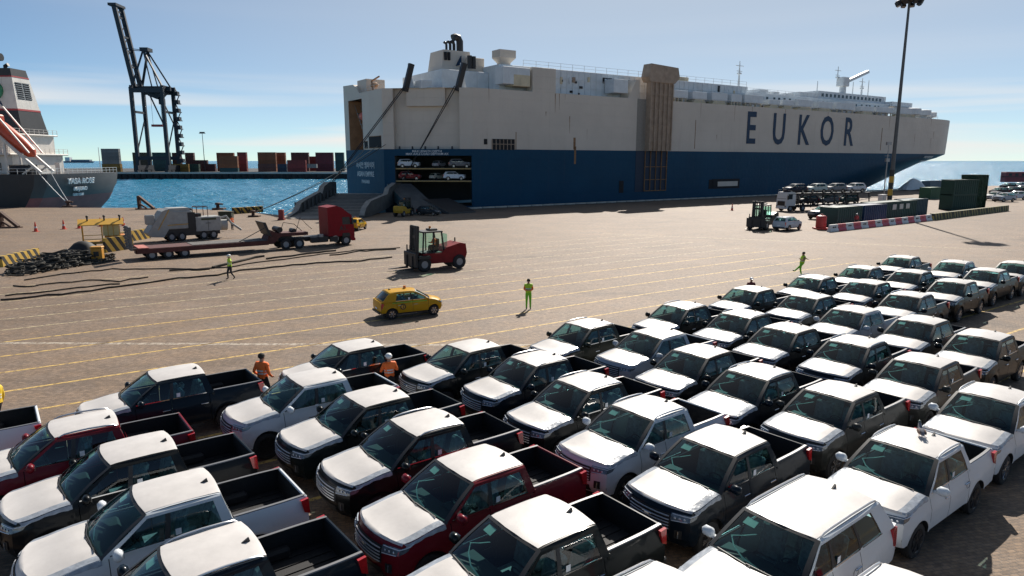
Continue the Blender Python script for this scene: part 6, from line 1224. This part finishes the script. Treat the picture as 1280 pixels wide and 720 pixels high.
for i, (u, v, lab) in enumerate(((45, 289.5, 'orange traffic cone farthest left on the quay'), (80, 286.5, 'dull traffic cone second from left on the quay'), (99, 285.5, 'orange traffic cone just left of the yellow hut'), (126, 283, 'orange traffic cone seen behind the yellow hut roof'), (154.5, 282.3, 'orange traffic cone above the striped board behind the hut'), (186, 280, 'orange traffic cone left of the grey machine'), (915, 263, 'lone small traffic cone near the black forklift'))):
    if cp is None:
        mb = MB(); mb.lathe([(.20, .04), (.17, .3), (.13, .55), (.09, .85), (.05, 1.15), (0, 1.16)], n=14); mb.box(-.28, .28, -.28, .28, 0, .05); cp = o = mb.build('traffic_cone', conem, None, smooth=50); mb = MB(); mb.lathe([(.158, .42), (.125, .62)], n=14); mb.build('cone_band', plw, o)
    else: o = copytree(cp)
    o.location = gp(u, v); tag(o, lab, 'cone', 'traffic cones')
brn = mat('rusty_brown_steel', (.07, .032, .02), .8, var=.3, rust=.5)
for u, v, sc, lab in ((4, 284.5, 1.0, 'rusty triangular steel stop at the left edge'), (176, 261.5, 1.15, 'rusty triangular steel stop at the quay edge')):
    mb = MB(); mb.prism([(-.4, 0), (.0, 0), (.0, 2.4), (-.4, 2.4)], -.3, .3, 'xz'); mb.bar((-.2, 0, 2.3), (2.6, 0, .15), .5, .4); mb.box(-.8, 2.9, -.45, .45, 0, .16); mb.bar((0, 0, .9), (1.2, 0, .2), .25); tag(mb.build('steel_stop', brn, None, smooth=0, loc=gp(u, v), rz=R(-8)), lab, 'stop', 'rusty steel stops').scale = (sc * .85,) * 3
for u, v, sc, lab in ((87, 259, 1.0, 'low mooring bollard below the black stern with white lines'), (274, 262, 1.0, 'low mooring bollard on the quay edge above the grey machine'), (318, 271, .8, 'rusty bollard at the end of the striped blocks')):
    mb = MB(); mb.box(-1.0, 1.0, -.7, .7, 0, .3, 0, .05); mb.cyl((-.2, 0, .3), (-.2, 0, .8), .32, .26, 12); mb.lathe([(.3, .8), (.46, .9), (.46, 1.1), (.3, 1.22), (0, 1.22)], (-.2, 0, 0), n=14); mb.bar((-.2, 0, 1.0), (.7, 0, .95), .3, .25); tag(mb.build('mooring_bollard', brn, None, smooth=30, loc=gp(u, v)), lab, 'bollard', 'mooring bollards').scale = (sc,) * 3
mb = MB(); mb.box(-.35, .35, -.3, .3, 0, 1.5, 0, .05); mb.box(-.45, .45, -.4, .4, 0, .25, 0); tag(mb.build('red_post', mat('post_red', (.22, .03, .025), .6, rust=.4), None, smooth=0, loc=gp(352, 275)), 'red steel post at the water edge behind the trailer', 'post')
mb = MB(); mb.box(-.9, .9, -.6, .6, 0, 1.2, 0, .05); mb.box(-.95, .95, -.65, .65, 1.2, 1.3); tag(mb.build('steel_box', mat('box_dark_green', (.035, .04, .02), .7, rust=.4), None, smooth=0, loc=gp(283, 275.5), rz=R(5)), 'dark green steel box beside the worker in orange jacket', 'box')
mb = MB(); [mb.bar((x, 0, 0), (x, 0, 1.6), .05) for x in (-.6, .6)]; mb.bar((-.6, 0, 1.5), (.6, 0, 1.5), .05); mb.bar((-.6, 0, .8), (.6, 0, .8), .05); tag(mb.build('ladder_rail', railm, None, smooth=0, loc=gp(325, 262.5)), 'small grey handrail at the quay edge', 'rail')
# ropes lying on the paving
def ground_rope(pts, r_, lab, seed):
    rnd = random.Random(seed); P_ = [Vector(gp(*q)) for q in pts]; out = []
    for a, b in zip(P_[:-1], P_[1:]):
        n_ = max(3, int((b - a).length / .8))
        for i in range(n_): q = a.lerp(b, i / n_); out.append((q.x + rnd.uniform(-.15, .15), q.y + rnd.uniform(-.30, .30), r_ * .8 + rnd.uniform(0, .03)))
    out.append((P_[-1].x, P_[-1].y, r_ * .8)); mb = MB(); mb.tube(out, r_, 6); tag(mb.build('ground_rope', roped, None, smooth=60), lab, 'rope', 'ropes lying on the quay')
ground_rope([(0, 377), (80, 368), (165, 357), (205, 351), (270, 345), (300, 339), (380, 331), (450, 326.5), (490, 322)], .062, 'longest dark rope lying on the quay, nearest the camera', 1)
ground_rope([(0, 371.5), (60, 365), (110, 359), (150, 355.5)], .05, 'short dark rope lying on the quay from the left edge', 2)
ground_rope([(18, 358), (30, 360), (60, 356), (110, 351.5), (150, 352), (185, 347)], .05, 'dark rope with a hooked left end lying on the quay', 3)
ground_rope([(35, 350), (80, 343), (140, 337), (200, 336.5), (245, 337), (280, 335), (320, 329), (400, 319), (445, 313), (500, 310)], .05, 'dark rope curving across the quay in front of the trailer', 4)
ground_rope([(210, 339.5), (235, 338), (262, 337)], .08, 'short thick rope end lying below the trailer', 5)
ground_rope([(266, 336), (275, 333), (300, 327), (330, 321)], .10, 'thick rope bundle lying right of the pointing worker', 6)
ground_rope([(335, 324), (385, 318), (420, 314)], .08, 'thin rope piece lying left of the red forklift', 7)
ground_rope([(412, 320), (450, 314.5), (480, 313), (495, 312)], .06, 'rope piece lying just left of the red forklift mast', 8)
# ------------------------------------------------------------------ people and the pigeon
skin = mat('skin', (.36, .20, .13), .6, var=.08); hair = mat('dark_hair', (.02, .016, .013), .8); boots = mat('boots', (.025, .022, .02), .7)
hv_orange = mat('hi_vis_orange', (.90, .17, .025), .7, var=.12, vs=9); hv_lime = mat('hi_vis_lime', (.45, .70, .03), .7, var=.12, vs=9); lime_tr = mat('lime_trousers', (.20, .62, .03), .75, var=.15, vs=8); hv_yellow = mat('hi_vis_yellow', (.72, .48, .02), .7, var=.12, vs=9)
dark_cl = mat('dark_cloth', (.022, .024, .03), .8, var=.2, vs=9); refl = mat('reflective_tape', (.62, .64, .62), .35); helmw = mat('helmet_white', (.72, .72, .70), .35); maroon = mat('maroon_cloth', (.16, .03, .03), .8)
BASE = dict(pelvis=(0, 0, .95), waist=(0, .01, 1.10), chest=(0, .02, 1.30), neck0=(0, 0, 1.46), neck1=(0, .01, 1.54), head=(0, .02, 1.63), crown=(0, .015, 1.70), nose=(0, .125, 1.615),
            shL=(.185, 0, 1.42), elL=(.245, -.01, 1.14), wrL=(.25, .08, .90), haL=(.25, .12, .82), shR=(-.185, 0, 1.42), elR=(-.245, -.01, 1.14), wrR=(-.25, .08, .90), haR=(-.25, .12, .82),
            hiL=(.095, 0, .90), knL=(.105, .03, .50), anL=(.11, -.02, .09), toL=(.125, .15, .045), hiR=(-.095, 0, .90), knR=(-.105, .03, .50), anR=(-.11, -.02, .09), toR=(-.125, .15, .045))
RAD = dict(pelvis=(.165, .125), waist=(.15, .11), chest=(.185, .125), neck0=(.085, .075), neck1=(.058, .06), head=(.082, .10), crown=(.075, .088), nose=(.018, .018), sh=(.078, .078), el=(.052, .052), wr=(.036, .034), ha=(.042, .022), hi=(.10, .105), kn=(.068, .068), an=(.05, .05), to=(.042, .034))
EDG = [('pelvis', 'waist'), ('waist', 'chest'), ('chest', 'neck0'), ('neck0', 'neck1'), ('neck1', 'head'), ('head', 'crown'), ('head', 'nose')] + [(a + s_, b + s_) for s_ in 'LR' for a, b in (('sh', 'el'), ('el', 'wr'), ('wr', 'ha'), ('hi', 'kn'), ('kn', 'an'), ('an', 'to'))] + [(b, a + s_) for s_ in 'LR' for a, b in (('sh', 'chest'), ('hi', 'pelvis'))]
def person(label, loc, rz, pose, top, legs, vest=None, head='hair', scale=1., sleeves=None, stripe=True, papers_=False):
    J = dict(BASE); J.update(pose); J = {k2: Vector(v) for k2, v in J.items()}
    names = list(J); idx = {n_: i for i, n_ in enumerate(names)}; vs = [J[n_] for n_ in names]; es = [(idx[a], idx[b]) for a, b in EDG]; rad = [RAD.get(n_) or RAD[n_[:2]] for n_ in names]; seg = {}
    for s_, sg in (('L', 1), ('R', -1)):              # five fingers from the palm
        w, h = J['wr' + s_], J['ha' + s_]; d = (h - w).normalized(); up = Vector((0, 1, .2)) if abs(d.z) > .6 else Vector((0, 0, 1)); sd_ = d.cross(up).normalized(); cu = sd_.cross(d).normalized()
        for f, ln in ((-1.5, .062), (-.5, .075), (.5, .07), (1.5, .055), (None, .05)):
            if f is None: a = w.lerp(h, .45) + sd_ * .035; m_ = a + (d * .4 + sd_ * .8) * .03; e = m_ + d * .035
            else: a = h + sd_ * f * .018; m_ = a + d * ln * .5 + cu * .008; e = m_ + d * ln * .4 + cu * .025
            i0 = len(vs); vs += [m_, e]; rad += [(.0085, .0085), (.007, .007)]; es += [(idx['ha' + s_], i0), (i0, i0 + 1)]
    me = bpy.data.meshes.new('person'); me.from_pydata([tuple(v) for v in vs], es, []); ob = bpy.data.objects.new('person', me); COL.objects.link(ob)
    md = ob.modifiers.new('s', 'SKIN'); md.use_smooth_shade = True
    sv = me.skin_vertices[0].data
    for i, r_ in enumerate(rad): sv[i].radius = r_
    sv[idx['pelvis']].use_root = True
    sb = ob.modifiers.new('u', 'SUBSURF'); sb.levels = 1; sb.render_levels = 1
    dg = bpy.context.evaluated_depsgraph_get(); dg.update(); m2 = bpy.data.meshes.new_from_object(ob.evaluated_get(dg)); bpy.data.objects.remove(ob, do_unlink=True)
    o = bpy.data.objects.new('person', m2); COL.objects.link(o); m2.materials.clear()
    for m_ in (skin, top, legs, boots, sleeves or top): m2.materials.append(m_)
    ids = []; torso = []
    def near(p, a, b): ab = b - a; t = max(0, min(1, (p - a).dot(ab) / ab.length_squared)); return (p - a - ab * t).length
    cls = [(a, b, 0 if a[:2] in ('ne', 'he') or b[:2] == 'ha' or b[:2] == 'no' else 3 if a[:2] == 'an' else 2 if a[:2] in ('hi', 'kn') or (a == 'pelvis' and b[:2] == 'hi') else 4 if a[:2] in ('sh', 'el') else 1) for a, b in EDG]
    for p_ in m2.polygons:
        c = p_.center; best = min(((near(c, J[a], J[b]) / max((RAD.get(b) or RAD[b[:2]])[0], .03), k2, a, b) for a, b, k2 in cls)); k2 = best[1]
        if k2 == 1 and c.z < J['pelvis'].z + .02: k2 = 2
        ids.append(k2); p_.use_smooth = True
        if k2 == 1 or (best[2] == 'chest' and best[3][:2] == 'sh'): torso.append(p_.index)
    m2.polygons.foreach_set('material_index', ids)
    o.location = loc; o.rotation_euler = (0, 0, rz); o.scale = (scale,) * 3; o['label'] = label; o['category'] = 'person'
    if vest:
        mb = MB(); mp = {}
        for fi in torso:
            f = []
            for vi in m2.polygons[fi].vertices:
                if vi not in mp: v = m2.vertices[vi]; q = v.co + v.normal * .016; mp[vi] = len(mb.v); mb.v.append(tuple(q))
                f.append(mp[vi])
            cz = m2.polygons[fi].center; mb.f.append(f); mb.m.append(0)
        vo = mb.build('vest', [vest], o, smooth=80)
        if stripe:
            mb = MB()
            for c_, rx, ry in ((J['waist'] + Vector((0, 0, .03)), .178, .138), (J['waist'].lerp(J['chest'], .6), .192, .142)):
                mb.grid([[(c_.x + rx * math.cos(a), c_.y + ry * math.sin(a), c_.z + dz) for a in [i * math.pi / 10 for i in range(21)]] for dz in (-.024, .024)])
            mb.build('reflective_band', refl, vo, smooth=80)
    hc = J['head'].lerp(J['crown'], .35); mb = MB()
    if head == 'helmet':
        mb.ell((hc.x, hc.y - .005, hc.z + .045), (.118, .14, .105), 14, 8); mb.ell((hc.x, hc.y + .05, hc.z + .03), (.115, .145, .014), 14, 4); mb.build('helmet', helmw, o, smooth=60)
    elif head == 'cap': mb.ell((hc.x, hc.y - .005, hc.z + .04), (.106, .125, .085), 14, 8); mb.ell((hc.x, hc.y + .11, hc.z + .03), (.07, .09, .012), 10, 4); mb.build('cap', helmw, o, smooth=60)
    else: mb.ell((hc.x, hc.y - .022, hc.z + .035), (.102, .115, .10), 14, 8); mb.build('hair', hair, o, smooth=60)
    mb = MB(); hd = J['head']
    for sg in (1, -1): mb.ell((hd.x + sg * .034, hd.y + .094, hd.z + .015), (.013, .008, .009), 6, 4)
    mb.build('eyes', dark_cl, o); mb = MB(); mb.ell((hd.x, hd.y + .096, hd.z - .055), (.026, .006, .007), 8, 4); mb.build('mouth', maroon, o); mb = MB()
    for sg in (1, -1): mb.ell((hd.x + sg * .092, hd.y - .005, hd.z), (.014, .022, .032), 6, 5)
    mb.build('ears', skin, o)
    return o
FWD = math.pi          # local +y turned to face the camera
HOLD = dict(elL=(.25, .0, 1.16), wrL=(.08, .22, 1.15), haL=(.02, .27, 1.15), elR=(-.25, .0, 1.16), wrR=(-.08, .22, 1.15), haR=(-.02, .27, 1.16))
person('person in orange sleeves, lime vest and green trousers standing alone in the open yard', gp(660.5, 386.5), FWD, dict(HOLD), hv_orange, lime_tr, hv_lime, 'hair', 1.0)
person('person in lime clothes striding with one leg swung out and arms spread', gp(1001, 345.5), R(100), dict(pelvis=(0, 0, .95), hiR=(-.095, .02, .91), knR=(-.11, .32, .66), anR=(-.12, .62, .42), toR=(-.12, .76, .50), hiL=(.095, 0, .90), knL=(.10, .02, .50), anL=(.10, -.10, .09), toL=(.11, .07, .045), chest=(0, -.06, 1.30), waist=(0, -.03, 1.1), neck0=(0, -.09, 1.46), neck1=(0, -.09, 1.54), head=(0, -.07, 1.63), crown=(0, -.075, 1.70), nose=(0, .035, 1.615), shL=(.185, -.08, 1.42), elL=(.28, -.36, 1.30), wrL=(.30, -.60, 1.20), haL=(.30, -.69, 1.17), shR=(-.185, -.08, 1.42), elR=(-.26, .06, 1.18), wrR=(-.2, .26, 1.28), haR=(-.18, .33, 1.32)), hv_lime, lime_tr, hv_lime, 'hair', 1.03, skin)
WALK = dict(hiL=(.095, .02, .90), knL=(.10, .16, .52), anL=(.10, .14, .10), toL=(.11, .31, .06), hiR=(-.095, -.02, .90), knR=(-.10, -.02, .50), anR=(-.10, -.26, .14), toR=(-.11, -.12, .05))
person('person in lime vest and white helmet pointing with an arm stretched out left', gp(288.5, 349.5), FWD - R(50), dict(WALK, elR=(-.46, .06, 1.40), wrR=(-.70, .12, 1.40), haR=(-.79, .13, 1.40)), hv_lime, dark_cl, hv_lime, 'helmet', 1.02)
person('person in orange jacket and black trousers by the dark green box', gp(290.5, 287.5), R(250), dict(elL=(.36, .16, 1.28), wrL=(.42, .38, 1.24), haL=(.43, .46, 1.24)), hv_orange, dark_cl, hv_orange, 'hair', 1.0)
q = gp(331, 508); person('person in orange jacket with back turned by the dark pickup tail', q, R(-20), dict(WALK, elL=(.3, -.06, 1.15), elR=(-.3, -.06, 1.15), wrL=(.26, .12, 1.0), wrR=(-.26, .12, 1.0), haL=(.24, .2, .97), haR=(-.24, .2, .97)), hv_orange, dark_cl, hv_orange, 'hair', 1.08)
q = gp(488, 503); pw = person('person in orange vest and white helmet holding papers between pickups', q, R(28), dict(elL=(.3, .02, 1.15), wrL=(.28, .24, 1.18), haL=(.26, .32, 1.2), elR=(-.3, .04, 1.15), wrR=(-.2, .26, 1.2), haR=(-.16, .33, 1.22)), hv_orange, dark_cl, hv_orange, 'helmet', 1.0)
mb = MB(); mb.add([(-.15, -.11, 0), (.15, -.11, 0), (.15, .11, .004), (-.15, .11, .004), (-.15, -.11, .006), (.15, -.11, .006), (.15, .11, .010), (-.15, .11, .010)], [(0, 1, 2, 3), (4, 5, 6, 7), (0, 1, 5, 4), (1, 2, 6, 5), (2, 3, 7, 6), (3, 0, 4, 7)]); o = mb.build('paper_form', papers, None, smooth=0); ca, sa = math.cos(R(28)), math.sin(R(28)); o.location = (q[0] + .05 * ca - .37 * sa, q[1] + .05 * sa + .37 * ca, 1.25); o.rotation_euler = (R(30), 0, R(28)); tag(o, 'white paper form held by the person in orange vest and helmet', 'paper')
q = gp(937, 384); person('person in maroon shirt and white cap half hidden behind a black pickup', q, FWD, {}, maroon, dark_cl, None, 'cap', 1.0)
q = gp(1, 540); person('person in yellow jacket at the left edge of the photo', q, R(80), dict(WALK), hv_yellow, dark_cl, hv_yellow, 'hair', 1.0, stripe=True)
q = gp(1061, 284); person('person in white helmet and red top in front of the teal cabin', (BP(8.5, 1.1)[0], BP(8.5, 1.1)[1], 0), R(170), {}, redp, dark_cl, None, 'helmet', 1.0)
q = LW(-19.5, 126, 0); person('person in yellow vest on foot beside the ship ramp', (-18.6 * U, 118.0 * U, 0), FWD, {}, dark_cl, dark_cl, hv_yellow, 'helmet', 1.0)
SIT = dict(pelvis=(0, 0, .95), hiL=(.095, .02, .93), knL=(.13, .42, .93), anL=(.13, .46, .52), toL=(.13, .60, .47), hiR=(-.095, .02, .93), knR=(-.13, .42, .93), anR=(-.13, .46, .52), toR=(-.13, .60, .47), elL=(.26, .12, 1.18), wrL=(.14, .38, 1.20), haL=(.12, .46, 1.21), elR=(-.26, .12, 1.18), wrR=(-.14, .38, 1.20), haR=(-.12, .46, 1.21))
fa = fk.rotation_euler.z; person('person in orange vest sitting at the wheel of the red forklift', (fk.location.x - .05 * math.cos(fa), fk.location.y - .05 * math.sin(fa), .92), fa - math.pi / 2, SIT, hv_orange, dark_cl, hv_orange, 'hair', .98)
# pigeon
pg = thing('pigeon', 'grey pigeon perched on the roof of the nearest white pickup', 'pigeon'); pm = mat('pigeon_grey', (.16, .16, .18), .7, var=.2, vs=30); pw_ = mat('pigeon_brown', (.20, .13, .10), .8, var=.4, vs=40); pk = mat('pigeon_neck', (.06, .09, .08), .4); pf = mat('pigeon_foot', (.35, .08, .06), .6)
mb = MB(); mb.tube([(.16, 0, .27), (.13, 0, .25), (.09, 0, .19), (.03, 0, .135), (-.05, 0, .115), (-.12, 0, .10), (-.17, 0, .085)], [.012, .030, .042, .068, .066, .040, .018], 12, 0); mb.ell((.145, 0, .275), (.038, .030, .032), 10, 7, 1); mb.prism([(.178, .268), (.178, .282), (.21, .268)], -.006, .006, 'xz', 2); mb.build('body', [pm, pk, dark_plastic], pg, smooth=70)
for sg in (1, -1): mb = MB(); mb.ell((-.04, sg * .058, .125), (.125, .018, .05), 10, 6); mb.build('wing', pw_, pg, smooth=70)
mb = MB(); mb.prism([(-.13, -.022), (-.27, -.04), (-.28, 0), (-.27, .04), (-.13, .022)], .075, .09, 'xy'); mb.build('tail', pm, pg)
for sg in (1, -1): mb = MB(); mb.cyl((.01, sg * .025, .0), (.01, sg * .028, .08), .006, n=6); [mb.bar((.01, sg * .025, .004), (.01 + .04 * math.cos(a), sg * .025 + .04 * math.sin(a), .003), .008) for a in (-.6, 0, .6, 3.14)]; mb.build('leg', pf, pg)
a = pigeon_at.rotation_euler.z; lx, ly = -.50, .02; pg.location = (pigeon_at.location.x + TS * (lx * math.cos(a) - ly * math.sin(a)), pigeon_at.location.y + TS * (lx * math.sin(a) + ly * math.cos(a)), TS * 1.868); pg.rotation_euler = (0, 0, R(75)); pg.scale = (1.15,) * 3
